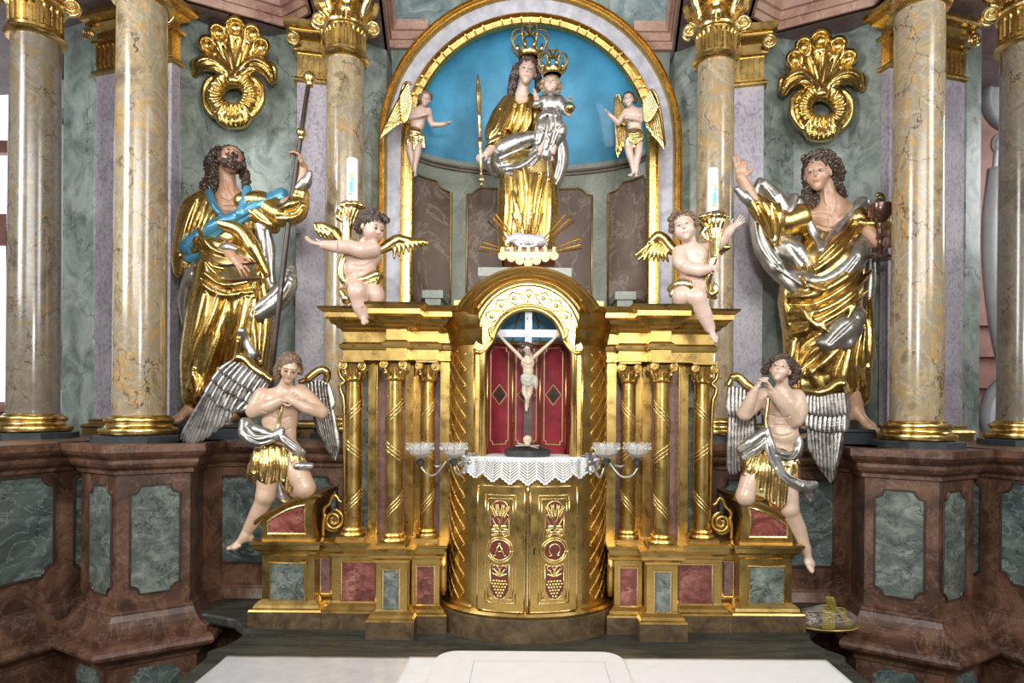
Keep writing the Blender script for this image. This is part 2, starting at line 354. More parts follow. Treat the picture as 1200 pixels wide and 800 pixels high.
# ------------------------------------------------------------------ sculpting in a distance field
def smooth_depth(P, it=4):
    y = [None if p is None else p[1] for p in P]
    for _ in range(it):
        z = list(y)
        for i in range(1, len(y)-1):
            if y[i] is None: continue
            a = [v for v in (y[i-1], y[i], y[i], y[i+1]) if v is not None]; z[i] = sum(a)/len(a)
        y = z
    out = []
    for p, v in zip(P, y):
        if p is None: out.append(None); continue
        t = v/p[1]; out.append(np.array([p[0]*t, v, EYE+(p[2]-EYE)*t]))
    return out
class Sculpt:
    def __init__(s, D, vox=.8):
        s.D = D; s.s = D/F_PX; s.vox = vox*s.s; s.ops = []; s.paint = []; s.base = (.60, .42, .31)
    def p(s, t):
        if isinstance(t, np.ndarray): return t
        q = t[2] if len(t) > 2 else 0
        return U(t[0], t[1], s.D - q*s.s)
    def cap(s, a, b, ra, rb=None, k=3, sub=False):
        s.ops.append(('cap', s.p(a), s.p(b), ra*s.s, (ra if rb is None else rb)*s.s, k*s.s, sub)); return s
    def ball(s, a, r, k=3, sub=False): return s.cap(a, a, r, r, k, sub)
    def ell(s, c, r, rot=None, k=3, sub=False):
        """radii px: right, depth, up ; rot = (about x, about y (lean), about z) degrees, or 3x3"""
        if rot is None: R = np.eye(3)
        elif isinstance(rot, np.ndarray): R = rot
        else:
            R = np.array((Matrix.Rotation(math.radians(rot[2]), 3, 'Z') @ Matrix.Rotation(math.radians(rot[1]), 3, 'Y') @ Matrix.Rotation(math.radians(rot[0]), 3, 'X')))
        s.ops.append(('ell', s.p(c), np.array(r, float)*s.s, R, None, k*s.s, sub)); return s
    def chain(s, pts, rs, k=3, sub=False, smooth=True, n=4):
        P = [s.p(t) for t in pts]; rs = list(rs) if isinstance(rs, (list, tuple)) else [rs]*len(P)
        if smooth and len(P) > 2:
            t = np.linspace(0, len(P)-1, (len(P)-1)*n+1); rs = list(np.interp(t, range(len(P)), rs)); P = spline(P, n)
        s.ops.append(('group', [(P[i], P[i+1], rs[i]*s.s, rs[i+1]*s.s) for i in range(len(P)-1)], k*s.s, sub))
        return s
    def fold(s, pts, r=2.0, k=2.0, sub=False, lift=0.0, n=4):
        """stroke lying on the current front surface; taper at both ends"""
        s.ops.append(('fold', pts, r, k*s.s, sub, lift, n)); return s
    def on(s, ref, pts, rs, proud=2.0, k=2.5, n=4):
        """band laid over the surface of another sculpted part; proud = how far it stands out (px)"""
        q = [np.array((*p[:2], p[2] if len(p) > 2 else np.nan), float) for p in pts]
        rs = list(rs) if isinstance(rs, (list, tuple)) else [rs]*len(q)
        t = np.linspace(0, len(q)-1, (len(q)-1)*n+1); R = np.interp(t, range(len(q)), rs)
        xy = spline([a[:2] for a in q], n); qq = np.array([a[2] for a in q]); P = []; Y = []
        for i, a in enumerate(xy):
            j = min(int(t[i]), len(q)-2); f = t[i]-j; qa, qb = qq[j], qq[j+1]
            v = qa*(1-f)+qb*f if not (np.isnan(qa) or np.isnan(qb)) else np.nan
            if np.isnan(v):
                h = ref._hit(a[0], a[1]); Y.append(None if h is None else h[1]+(R[i]-proud)*s.s)
            else: Y.append(s.D-v*s.s)
        ok = [i for i, y in enumerate(Y) if y is not None]
        if not ok: return s
        Y = np.interp(range(len(Y)), ok, [Y[i] for i in ok])
        for _ in range(12): Y[1:-1] = (Y[:-2]+2*Y[1:-1]+Y[2:])/4  # smooth
        P = [U(a[0], a[1], y) for a, y in zip(xy, Y)]
        s.ops.append(('group', [(P[i], P[i+1], R[i]*s.s, R[i+1]*s.s) for i in range(len(P)-1)], k*s.s, False))
        return s
    def folds(s, lst, r=2.0, k=2.0, sub=False, lift=0.0):
        for l in lst: s.fold(l, r, k, sub, lift)
        return s
    def warp(s, fn): s.ops.append(('warp', fn)); return s
    def _bbox(s):
        lo = np.full(3, 1e9); hi = -lo
        for o in s.ops:
            if o[0] == 'cap' and not o[6]:
                m = max(o[3], o[4])+2*s.s
                lo = np.minimum(lo, np.minimum(o[1], o[2])-m); hi = np.maximum(hi, np.maximum(o[1], o[2])+m)
            elif o[0] == 'group' and not o[3]:
                for a, b, ra, rb in o[1]:
                    m = max(ra, rb)+2*s.s; lo = np.minimum(lo, np.minimum(a, b)-m); hi = np.maximum(hi, np.maximum(a, b)+m)
            elif o[0] == 'ell' and not o[6]:
                ext = np.abs(o[3]) @ o[2] + 2*s.s
                lo = np.minimum(lo, o[1]-ext); hi = np.maximum(hi, o[1]+ext)
        return lo-5*s.s, hi+5*s.s
    def _apply(s, kind, o):
        v = s.vox
        if kind == 'cap':
            _, a, b, ra, rb, k, sub = o; m = max(ra, rb)+k+2*v; lo = np.minimum(a, b)-m; hi = np.maximum(a, b)+m
        else:
            _, c, r, R, _, k, sub = o; ext = np.abs(R) @ r + k + 2*v; lo = c-ext; hi = c+ext
        i0 = np.maximum(np.floor((lo-s.lo)/v).astype(int), 0); i1 = np.minimum(np.ceil((hi-s.lo)/v).astype(int)+1, s.F.shape)
        if (i1 <= i0).any(): return
        xs = [(s.lo[d]+np.arange(i0[d], i1[d])*v).astype(np.float32) for d in range(3)]
        gx, gy, gz = xs[0][:, None, None], xs[1][None, :, None], xs[2][None, None, :]
        if kind == 'cap':
            ba = b-a; L = float(ba@ba)
            px, py, pz = gx-np.float32(a[0]), gy-np.float32(a[1]), gz-np.float32(a[2])
            if L > 1e-12:
                h = np.clip((px*np.float32(ba[0])+py*np.float32(ba[1])+pz*np.float32(ba[2]))/np.float32(L), 0, 1)
                d = np.sqrt((px-h*np.float32(ba[0]))**2+(py-h*np.float32(ba[1]))**2+(pz-h*np.float32(ba[2]))**2)-(np.float32(ra)+h*np.float32(rb-ra))
            else: d = np.sqrt(px*px+py*py+pz*pz)-np.float32(ra)
        else:
            px, py, pz = gx-np.float32(c[0]), gy-np.float32(c[1]), gz-np.float32(c[2])
            q = [px*np.float32(R[0, i])+py*np.float32(R[1, i])+pz*np.float32(R[2, i]) for i in range(3)]
            k0 = np.sqrt(sum((q[i]/np.float32(r[i]))**2 for i in range(3)))
            k1 = np.sqrt(sum((q[i]/np.float32(r[i]**2))**2 for i in range(3)))
            d = k0*(k0-1)/np.maximum(k1, np.float32(1e-9)); d = np.where(k0 < 1e-4, np.float32(-min(r)), d)
        sl = tuple(slice(i0[d_], i1[d_]) for d_ in range(3)); f = s.F[sl]
        if sub:
            e = -d; h = np.maximum(k-np.abs(f-e), 0)/k if k > 0 else 0; s.F[sl] = np.maximum(f, e)+h*h*k/4
        else:
            h = np.maximum(k-np.abs(f-d), 0)/k if k > 0 else 0; s.F[sl] = np.minimum(f, d)-h*h*k/4
    def _group(s, segs, k, sub):
        v = s.vox; lo = np.full(3, 1e9); hi = -lo
        for a, b, ra, rb in segs:
            m = max(ra, rb)+k+2*v; lo = np.minimum(lo, np.minimum(a, b)-m); hi = np.maximum(hi, np.maximum(a, b)+m)
        i0 = np.maximum(np.floor((lo-s.lo)/v).astype(int), 0); i1 = np.minimum(np.ceil((hi-s.lo)/v).astype(int)+1, s.F.shape)
        if (i1 <= i0).any(): return
        G = np.full(i1-i0, np.float32(10*s.s), np.float32); org = s.lo+i0*v
        for a, b, ra, rb in segs:
            m = max(ra, rb)+k+2*v
            j0 = np.maximum(np.floor((np.minimum(a, b)-m-org)/v).astype(int), 0); j1 = np.minimum(np.ceil((np.maximum(a, b)+m-org)/v).astype(int)+1, G.shape)
            if (j1 <= j0).any(): continue
            x, y, z = [(org[d]+np.arange(j0[d], j1[d])*v-a[d]).astype(np.float32) for d in range(3)]
            x = x[:, None, None]; y = y[None, :, None]; z = z[None, None, :]; ba = (b-a).astype(np.float32); L = float(ba@ba)
            h = np.clip((x*ba[0]+y*ba[1]+z*ba[2])/np.float32(max(L, 1e-12)), 0, 1)
            d = np.sqrt((x-h*ba[0])**2+(y-h*ba[1])**2+(z-h*ba[2])**2)-(np.float32(ra)+h*np.float32(rb-ra))
            sl = tuple(slice(j0[e], j1[e]) for e in range(3)); G[sl] = np.minimum(G[sl], d)
        sl = tuple(slice(i0[e], i1[e]) for e in range(3)); f = s.F[sl]
        if sub:
            e = -G; h = np.maximum(k-np.abs(f-e), 0)/max(k, 1e-9); s.F[sl] = np.where(G > 9.9*s.s, f, np.maximum(f, e)+h*h*k/4)
        else:
            h = np.maximum(k-np.abs(f-G), 0)/max(k, 1e-9); s.F[sl] = np.where(G > 9.9*s.s, f, np.minimum(f, G)-h*h*k/4)
    def _hit(s, px, py):
        a = U(px, py, 1.0); O = np.array([0, 0, EYE]); d = a-O
        t = np.arange(s.lo[1], s.lo[1]+s.F.shape[1]*s.vox, s.vox*.7)
        P = O+d[None, :]*t[:, None]; I = np.round((P-s.lo)/s.vox).astype(int)
        ok = ((I >= 0) & (I < np.array(s.F.shape))).all(1)
        if not ok.any(): return None
        I = I[ok]; P = P[ok]; f = s.F[I[:, 0], I[:, 1], I[:, 2]]; n = np.nonzero(f < 0)[0]
        if len(n): return P[n[0]]
        j = int(np.argmin(f)); return P[j] if f[j] < 6*s.s else None
    def run(s):
        s.lo, hi = s._bbox(); sh = np.ceil((hi-s.lo)/s.vox).astype(int)+1
        s.F = np.full(sh, 12*s.s, np.float32)
        for o in s.ops:
            if o[0] in ('cap', 'ell'): s._apply(o[0], o)
            elif o[0] == 'group': s._group(o[1], o[2], o[3])
            elif o[0] == 'fold':
                _, pts, r, k, sub, lift, n = o
                q = [np.array(p, float) for p in pts]; q = spline(q, n) if len(q) > 2 else [q[0]+(q[1]-q[0])*t for t in np.linspace(0, 1, 5)]
                P = [s._hit(a[0], a[1]) for a in q]; m = len(P)
                R = [r*s.s*(.35+.65*math.sin(PI*(i+.6)/(m+.2))) for i in range(m)]
                P = smooth_depth([None if p is None else p+np.array([0, -1, 0])*lift*s.s for p in P])
                sg = [(P[i], P[i+1], R[i], R[i+1]) for i in range(m-1) if P[i] is not None and P[i+1] is not None and np.linalg.norm(P[i]-P[i+1]) < 22*s.s]
                if sg: s._group(sg, k, sub)
            elif o[0] == 'warp':
                xs = [(s.lo[d]+np.arange(s.F.shape[d])*s.vox).astype(np.float32) for d in range(3)]
                s.F += o[1](xs[0][:, None, None], xs[1][None, :, None], xs[2][None, None, :]).astype(np.float32)
        return s
    def mesh(s):
        F = s.F; F[0] = F[-1] = 1; F[:, 0] = F[:, -1] = 1; F[:, :, 0] = F[:, :, -1] = 1
        In = F < 0; n = np.array(F.shape); cnt = np.zeros(n-1, np.int8)
        for a in (0, 1):
            for b in (0, 1):
                for c in (0, 1): cnt += In[a:n[0]-1+a, b:n[1]-1+b, c:n[2]-1+c]
        act = np.argwhere((cnt > 0) & (cnt < 8)); idx = np.full(n-1, -1, np.int32); idx[tuple(act.T)] = np.arange(len(act))
        pos = np.zeros((len(act), 3), np.float64); num = np.zeros(len(act))
        cor = [(a, b, c) for a in (0, 1) for b in (0, 1) for c in (0, 1)]
        for c0 in cor:
            for ax in range(3):
                if c0[ax]: continue
                c1 = list(c0); c1[ax] = 1
                f0 = F[tuple((act+c0).T)]; f1 = F[tuple((act+c1).T)]; m = (f0 < 0) != (f1 < 0)
                t = np.where(m, f0/np.where(m, f0-f1, 1), 0)
                q = np.tile(np.array(c0, float), (len(act), 1)); q[:, ax] += t
                pos[m] += q[m]; num[m] += 1
        V = s.lo+(act+pos/num[:, None])*s.vox; Q = []
        for ax in range(3):
            sl0 = [slice(None)]*3; sl1 = [slice(None)]*3; sl0[ax] = slice(0, -1); sl1[ax] = slice(1, None)
            A = In[tuple(sl0)]; B = In[tuple(sl1)]; e = np.argwhere(A != B)
            if not len(e): continue
            flip = A[tuple(e.T)]; u, w = [(1, 2), (2, 0), (0, 1)][ax]
            def cell(du, dw):
                k = e.copy(); k[:, u] -= du; k[:, w] -= dw; return idx[tuple(k.T)]
            ok = (e[:, u] > 0) & (e[:, w] > 0); e = e[ok]; flip = flip[ok]
            q = np.stack([cell(1, 1), cell(0, 1), cell(0, 0), cell(1, 0)], 1)
            q[~flip] = q[~flip][:, ::-1]; Q.append(q[(q >= 0).all(1)])
        return V, np.concatenate(Q)
    def build(s, name, mat, parent, run=True, keep=False):
        if run: s.run()
        V, Q = s.mesh()
        me = bpy.data.meshes.new(name); me.vertices.add(len(V)); me.vertices.foreach_set('co', V.astype(np.float32).ravel())
        me.loops.add(len(Q)*4); me.loops.foreach_set('vertex_index', Q.astype(np.int32).ravel())
        me.polygons.add(len(Q)); me.polygons.foreach_set('loop_start', np.arange(0, len(Q)*4, 4, dtype=np.int32))
        me.polygons.foreach_set('use_smooth', np.ones(len(Q), bool)); me.update(calc_edges=True); me.validate()
        me.materials.append(M[mat])
        if mat == 'skin':
            col = np.ones((len(V), 4), np.float32); col[:, :3] = s.base
            for c, r, k, st in s.paint:
                rr = np.array(r if isinstance(r, (tuple, list)) else (r, r, r)); d = np.sqrt((((V-c)/rr)**2).sum(1))
                w = np.clip((1.15-d)/.45, 0, 1)*st; col[:, :3] = col[:, :3]*(1-w[:, None])+np.array(k)*w[:, None]
            at = me.attributes.new('Col', 'FLOAT_COLOR', 'POINT'); at.data.foreach_set('color', col.ravel())
        if not keep: s.F = None
        o = bpy.data.objects.new(name, me); C.objects.link(o)
        if parent is not None: attach(o, parent)
        return o

def frame(yaw, pitch, roll):
    """head frame: yaw>0 turns towards image right, pitch>0 looks up, roll>0 tips the crown to image right"""
    f = np.array([0, -1., 0]); R = (Matrix.Rotation(math.radians(yaw), 3, 'Z') @ Matrix.Rotation(math.radians(-pitch), 3, 'X') @ Matrix.Rotation(math.radians(0), 3, 'Y'))
    R = Matrix.Rotation(math.radians(roll), 3, 'Y') @ R
    R = np.array(R); return R   # columns: right, back, up
def head(sc, c, h, yaw=0, pitch=0, roll=0, baby=False, lips=(.42, .12, .09), eye=(.05, .03, .02), beard=None, cheek=(.62, .30, .22)):
    """h = half height of the head in px, c = centre (px,py,q)"""
    R = frame(yaw, pitch, roll); r, bk, u = R[:, 0], R[:, 1], R[:, 2]; c = sc.p(c); H = h*sc.s
    P = lambda x, y, z: c+(r*x-bk*y+u*z)*H
    w = 1.12 if baby else 1.0
    sc.ell(P(0, -.12, .22), (.70*h*w, .84*h, .78*h), R, 2)
    sc.ell(P(0, .14, -.28), ((.52 if baby else .48)*h*w, .58*h, .70*h), R, .25*h)
    sc.ball(P(0, .52, -.80), (.16 if baby else .19)*h, .25*h)
    for e in (-1, 1):
        sc.ball(P(e*.32, .38, -.28), (.33 if baby else .22)*h, .25*h)
        sc.ell(P(e*.69*w, -.12, -.05), (.08*h, .15*h, .22*h), R, .06*h)
        sc.ball(P(e*.26, .88, .06), .17*h, .12*h, True)
        sc.ell(P(e*.26, .64, .05), (.15*h, .12*h, .11*h), R, .03*h)
    sc.cap(P(-.34, .62, .27), P(.34, .62, .27), .10*h, .10*h, .2*h)
    sc.cap(P(0, .70, .18), P(0, .92 if not baby else .86, -.17), .06*h, .10*h, .10*h)
    sc.cap(P(-.11, .70, -.43), P(.11, .70, -.43), .05*h, .05*h, .05*h)
    sc.cap(P(-.08, .69, -.51), P(.08, .69, -.51), .05*h, .05*h, .06*h)
    for e in (-1, 1):
        sc.paint.append((P(e*.33, .55, -.27), .24*H, cheek, .55))
        sc.paint.append((P(e*.26, .76, .06), (.14*H, .25*H, .065*H), (.55, .48, .42), .8)); sc.paint.append((P(e*.26, .78, .06), (.062*H, .25*H, .075*H), eye, 1)); [sc.paint.append((P(e*(.26+t), .76, .115-abs(t)*.3), (.05*H, .2*H, .035*H), eye, .9)) for t in (-.1, -.05, 0, .05, .1)]
        for t in (-.15, -.11, -.07, -.03, .01, .05, .09, .13): sc.paint.append((P(e*(.28+t), .72, .29-abs(t)*.3), (.04*H, .2*H, .035*H), (.12, .07, .045), .6))
    for t in (-.1, 0, .1): sc.paint.append((P(t, .78, -.47), (.07*H, .16*H, .055*H), lips, .85))
    return P, R
def unit(v): v = np.array(v, float); return v/(np.linalg.norm(v)+1e-12)
def hand(sc, w, d, n, L, curl=.35, thumb=1, spread=.25, k=1.0, bends=None):
    """w wrist (px,py,q); d direction, n towards the palm side (world vectors: x right, y away, z up); L length px; thumb=+-1 side"""
    w = sc.p(w); d = unit(d); n = unit(np.array(n, float)-d*np.dot(n, d)); sd = np.cross(d, n)*thumb; l = L*sc.s
    Rm = np.stack([sd, n, d], 1)
    sc.ops.append(('ell', w+d*l*.26, np.array([.22, .11, .30])*l, Rm, None, .06*l, False))
    for i, (off, ln) in enumerate(((.165, .50), (.055, .56), (-.055, .52), (-.16, .42))):
        c = curl if bends is None else bends[i]
        dd = unit(d+sd*off*spread*4); a = w+d*l*.46+sd*off*l; seg = ln*l/3
        ang = [c*.5, c*1.3, c*2.0]; r = [.062, .055, .048, .042]
        for j in range(3):
            v = dd*math.cos(ang[j])+n*math.sin(ang[j]); b = a+v*seg
            sc.ops.append(('cap', a, b, r[j]*l, r[j+1]*l, .03*l, False)); a = b
    a = w+d*l*.12+sd*l*.16; v = unit(d*.6+sd*.9+n*.25); b = a+v*l*.22
    sc.ops.append(('cap', a, b, .075*l, .062*l, .06*l, False)); e = b+unit(d*.95+sd*.25+n*.3)*l*.2
    sc.ops.append(('cap', b, e, .06*l, .045*l, .03*l, False))
def foot(sc, ank, d, up, L, k=1.5):
    """ank (px,py,q), d towards the toes, up instep normal, L length px"""
    a = sc.p(ank); d = unit(d); up = unit(np.array(up, float)-d*np.dot(up, d)); sd = np.cross(d, up); l = L*sc.s
    Rm = np.stack([sd, d, up], 1)
    o = a-up*l*.16
    sc.ops.append(('ell', o-d*.12*l, np.array([.13, .16, .14])*l, Rm, None, .1*l, False))
    sc.ops.append(('cap', a, o+d*l*.42-up*.03*l, .145*l, .12*l, .12*l, False))
    sc.ops.append(('ell', o+d*.46*l-up*.05*l, np.array([.21, .20, .125])*l, Rm, None, .08*l, False))
    for i in range(5):
        b = o+d*l*(.58-.035*i*abs(i-0)*.5)+sd*l*(.135-.068*i)-up*.06*l
        sc.ops.append(('cap', b, b+d*l*(.15-.018*i), (.085-.008*i)*l, (.076-.008*i)*l, .015*l, False))
def hair_warp(sc, freq, amp, ph=0):
    f = freq/sc.s; a = amp*sc.s
    return lambda x, y, z: a*(np.sin(x*f+2.1*np.sin(z*f*.55+ph))*np.cos(z*f*.8+1.7*np.sin(x*f*.5+y*f*.6)+ph)+.5*np.sin(y*f*1.1+z*f*.7))
def feather(mb, a, b, w, nrm, thick, barbs=True, n=12):
    a, b = np.array(a, float), np.array(b, float); d = b-a; L = np.linalg.norm(d); d /= L+1e-12
    nrm = unit(np.array(nrm)-d*np.dot(nrm, d)); sd = np.cross(d, nrm); P = []
    for i in range(n+1):
        t = i/n; ww = w*(.55+.45*math.sin(PI*min(1, t*1.15)*.5))*math.sqrt(max(0, 1-max(0, (t-.72)/.285)**2)) + w*.02
        row = []
        for k, x in enumerate((-1, -.92, -.5, -.12, 0, .12, .5, .92, 1)):
            hgt = thick*(1-x*x)**.5*.8 + (thick*.7 if abs(x) < .05 else 0)
            if barbs and abs(x) > .05 and abs(x) < .95: hgt += thick*.2*math.sin((t*n*1.0+abs(x)*2.2)*PI)
            row.append(a+d*L*t+sd*ww*x+nrm*(hgt if abs(x) < .99 else -thick*.5))
        P.append(row)
    mb.grid(P)
    lo = len(mb.v)-len(P)*9
    for i in range(n): mb.f.append((lo+i*9, lo+(i+1)*9, lo+(i+1)*9+8, lo+i*9+8))
# ================================================================== SETTING
HB, HS = 2.07, 5.10          # top of the dado, underside of the entablature
MENSA = 1.081
struct(MB().box(-7, 7, -4, 8, -.05, 0).build('floor', 'floor'))
# church wall behind the retable, pink plaster with bands
for m, nm in ((-1, 'wall_left'), (1, 'wall_right')):
    b = MB()
    b.box(m*2.9, m*8, 6.2, 6.5, 0, 7.5) if m > 0 else b.box(-4.86, -2.9, 6.2, 6.5, 0, 7.5)
    if m < 0:
        b.box(-8, -4.86, 6.2, 6.5, 0, 4.05); b.box(-8, -6.6, 6.2, 6.5, 4.05, 7.5); b.box(-6.6, -4.86, 6.2, 6.5, 6.4, 7.5)
    z = 1.0
    while z < 3.3:
        b.box(m*2.95, m*8, 6.14, 6.2, z, z+.13) if m > 0 else b.box(-8, -2.95, 6.14, 6.2, z, z+.13)
        z += .3
    struct(b.build(nm, 'plaster'))
w = MB(); w.box(-6.6, -4.86, 6.3, 6.32, 4.05, 6.4); wo_ = struct(w.build('window_1', 'daylight'))
fr = MB(); fr.box(-6.6, -4.86, 6.22, 6.3, 4.72, 4.84); fr.box(-6.6, -4.86, 6.2, 6.3, 4.05, 4.12); fr.box(-5.75, -5.7, 6.24, 6.3, 4.05, 6.4)
fr.build('window_frame', 'plaster', wo_)
w2 = MB(); w2.box(-7.4, -4.9, 6.1, 6.12, 2.3, 3.9); w2o = struct(w2.build('window_2', 'daylight'))
fr = MB(); fr.box(-7.4, -4.9, 6.05, 6.13, 3.78, 3.95); fr.box(-4.95, -4.86, 6.05, 6.13, 2.3, 3.95); fr.build('window_frame', 'plaster', w2o)

# retable back wall of the bays (left and right) with its facets, the pilaster strips are separate things
def bay(m):
    P = ([(-3.50, 4.80)] if m > 0 else [(-3.335, 4.735)]) + [(-3.19, 4.68), (-3.12, 4.70), (-2.62, 4.50), (-2.508, 4.60), (-2.372, 4.77), (-2.01, 4.88), (-1.765, 4.83), (-1.70, 4.76), (-1.5, 4.80), (-1.14, 5.06)]
    Q = [(x, y+.25) for x, y in P]
    b = MB(); b.prism([(m*x, y) for x, y in P + Q[::-1]], HB-.05, HS+.25); return b
struct(bay(1).build('wall_left_bay', 'green')); struct(bay(-1).build('wall_right_bay', 'green'))
# lilac edge strips beside the main columns
def centre_wall():
    """front plane around the arch at y=5.06, opening half width OW, springing ZS, radius OW"""
    OW, ZS, Y0, Y1, top = 1.06, 4.40, 5.06, 5.55, 5.95
    b = MB(); n = 28; arc = [(OW*math.cos(PI*k/n), ZS+OW*1.0*math.sin(PI*k/n)) for k in range(n+1)]   # right to left
    outer = []
    for x, z in arc:
        outer.append((x/OW*1.16 if abs(x) > .8*OW else x*1.16/OW, top))
    for y in (Y0,):
        V = [(x, y, z) for x, z in arc]+[(x, y, z) for x, z in outer]
        b.add(V, [(k, k+1, n+2+k, n+1+k) for k in range(n)])
    for s in (-1, 1): b.box(s*OW, s*1.17, Y0, Y0+.2, HB, ZS) ; b.box(s*1.16, s*1.17, Y0, Y0+.2, ZS, top)
    return b
struct(centre_wall().build('wall_back', 'green'))
# niche: apse of half-elliptic plan with quarter dome
def niche():
    a, d, Y0, ZS = .925, .44, 5.0, 4.335
    r = empty('apse_niche', (0, 5.2, 2.6)); r['kind'] = 'structure'; r.name = 'wall_niche'
    P = []; n = 40
    for k in range(n+1):
        t = PI*k/n; P.append([(-a*math.cos(t), Y0+d*math.sin(t), z) for z in (2.55, ZS)])
    MB().grid(P).build('niche_wall', 'nichegrey', r, True)
    D = []
    for k in range(n+1):
        t = PI*k/n; D.append([(-a*math.cos(t)*math.cos(e), Y0+d*math.sin(t)*math.cos(e), ZS+(.94)*math.sin(e)) for e in [PI/2*j/16 for j in range(17)]])
    MB().grid(D).build('half_dome', 'blue', r, True)
    # rim moulding under the dome
    rim = MB()
    for dz, rr in ((-.055, .012), (-.085, .007)):
        rim.tube([(-(a-.012)*math.cos(PI*k/n), Y0+(d-.012)*math.sin(PI*k/n), ZS+dz) for k in range(1, n)], rr, 6)
    rim.build('niche_rim', 'nichebrown', r, True)
    # brown panels with stepped top corners
    def arcp(t, z, off=.006): return (-(a-off)*math.cos(t), Y0+(d-off)*math.sin(t), z)
    def tx(px):   # plan angle where the niche is seen at px
        t0, t1 = .001, PI-.001
        for _ in range(40):
            tm = (t0+t1)/2; x, y = -a*math.cos(tm), Y0+d*math.sin(tm)
            if CX+x/y*F_PX < px: t0 = tm
            else: t1 = tm
        return (t0+t1)/2
    for (p0, p1) in ((470, 526), (545, 693), (712, 770)):
        t0, t1 = tx(p0), tx(p1); k = 24; rr = .07
        top = []; wid = abs(t1-t0)
        for i in range(k+1):
            t = t0+(t1-t0)*i/k; e = min(t-t0, t1-t)/wid*abs(p1-p0)/F_PX*5.3
            z1 = 4.13 if e > rr*1.3 else (4.13-rr+(rr*(1-math.sqrt(max(0, 1-(e/(rr*1.3))**2))) if e < rr*1.3 else 0))
            top.append((t, z1))
        g = [[arcp(t, 2.72), arcp(t, z1)] for t, z1 in top]
        f = MB().grid(g).build('niche_panel', 'nichebrown', r, True)
        MB().tube([arcp(t0, 2.72)]+[arcp(t, z1, .012) for t, z1 in top]+[arcp(t1, 2.72)], .009, 6).build('panel_bead', 'golddark', r, True)
    fl = [[(-a*math.cos(PI*k/n), Y0+d*math.sin(PI*k/n), 2.66), (-a*math.cos(PI*k/n), 4.55, 2.66)] for k in range(n+1)]
    MB().grid(fl).build('niche_floor', 'nichegrey', r)
    for s in (-1, 1):
        MB().box(s*.68, s*.80, 4.93, 5.28, 2.60, 3.18).box(s*.66, s*.82, 4.91, 5.28, 3.12, 3.18).build('niche_plinth', 'nichegrey', r)
    return r
niche()
# arch frame round the niche: gold outer moulding, silvered band, gold inner band with dentils
def arch_frame():
    r = empty('gilded_arch_frame', (0, 5.0, 2.7), 'tall round-headed frame of gold mouldings and silvery band around the blue niche', 'frame')
    ZS = 4.335; n = 40
    def path(R, H=None, z0=2.72):
        H = H or R
        return [(-R, z0)]+[(-R*math.cos(PI*k/n), ZS+H*math.sin(PI*k/n)) for k in range(n+1)]+[(R, z0)]
    def band(name, R0, R1, prof, mat):
        """prof = list of (t 0..1 across, y)"""
        b = MB(); rows = []
        A = path(R0, R0*1.01); B = path(R1, R1*1.01)
        for (x0, z0), (x1, z1) in zip(A, B): rows.append([(x0+(x1-x0)*t, y, z0+(z1-z0)*t) for t, y in prof])
        b.grid(rows); return b.build(name, mat, r, True, 35)
    band('outer_moulding', 1.175, 1.105, [(0, 5.06), (0, 4.94), (.12, 4.915), (.3, 4.905), (.42, 4.92), (.5, 4.93), (.6, 4.905), (.8, 4.905), (.95, 4.93), (1, 4.96)], 'gold')
    band('silver_band', 1.105, 1.005, [(0, 4.96), (.3, 4.965), (.6, 4.975), (1, 4.985)], 'silverwhite')
    band('inner_moulding', 1.005, .905, [(0, 4.985), (.04, 4.955), (.18, 4.945), (.25, 4.985), (.7, 4.992), (.76, 4.965), (.92, 4.96), (1, 4.99)], 'gold')
    for s in (-1, 1):
        for k in range(28):
            z = 2.8+k*.105
            if z < ZS and k % 3 != 2: MB().box(s*.945, s*.985, 4.976, 4.99, z, z+.012).build('bead_bar', 'goldbright', r)
    for k in range(2, 39):
        if k % 4 == 0: continue
        t = PI*k/40; c, s_ = math.cos(t), math.sin(t); q = []
        for (R, dt) in ((.94, -.006), (.985, -.006), (.985, .006), (.94, .006)): q.append((-R*math.cos(t+dt), ZS+R*1.01*math.sin(t+dt)))
        b = MB(); b.add([(x, 4.99, z) for x, z in q]+[(x, 4.974, z) for x, z in q], [(0, 1, 2, 3), (4, 5, 6, 7), (0, 1, 5, 4), (1, 2, 6, 5), (2, 3, 7, 6), (3, 0, 4, 7)])
        b.build('bead_bar', 'goldbright', r)
arch_frame()
# entablature
def entab():
    half = [(-5.2, 3.3), (-3.0, 3.3), (-2.75, 3.32), (-2.42, 3.32), (-2.40, 4.46), (-1.84, 4.77), (-1.58, 4.60), (-1.50, 4.14), (-.985, 4.12), (-1.13, 5.04)]
    path = half + [(1.13, 5.04)] + [(-x, y) for x, y in half[::-1]][1:]
    Lf = half; Rt = [(-x, y) for x, y in half[::-1]]
    def run(name, prof, mat, full):
        b = MB()
        sweep(b, Lf+[(-full, 5.04)], prof, 1); sweep(b, [(full, 5.04)]+Rt, prof, 1)
        return struct(b.build(name, mat))
    run('trim_1', [(-.02, HS), (.02, HS), (.02, HS+.06), (.035, HS+.06), (.035, HS+.12), (.055, HS+.125), (.07, HS+.16), (.075, HS+.19), (0, HS+.19)], 'pink', .80)
    run('trim_2', [(0, HS+.19), (0, HS+.46)], 'bluegreen', .62)
    run('trim_3', [(0, HS+.46), (.04, HS+.47), (.06, HS+.52), (.15, HS+.56), (.18, HS+.66), (0, HS+.66)], 'pink', .3)
    # soffit
    b = MB()
    for m in (-1, 1):
        poly = [(m*abs(x), y) for x, y in half] + [(m*1.13, 5.35), (m*5.2, 5.9)]
        b.prism(poly if m < 0 else poly[::-1], HS, HS+.02)
    struct(b.build('ceiling', 'soffit'))
entab()
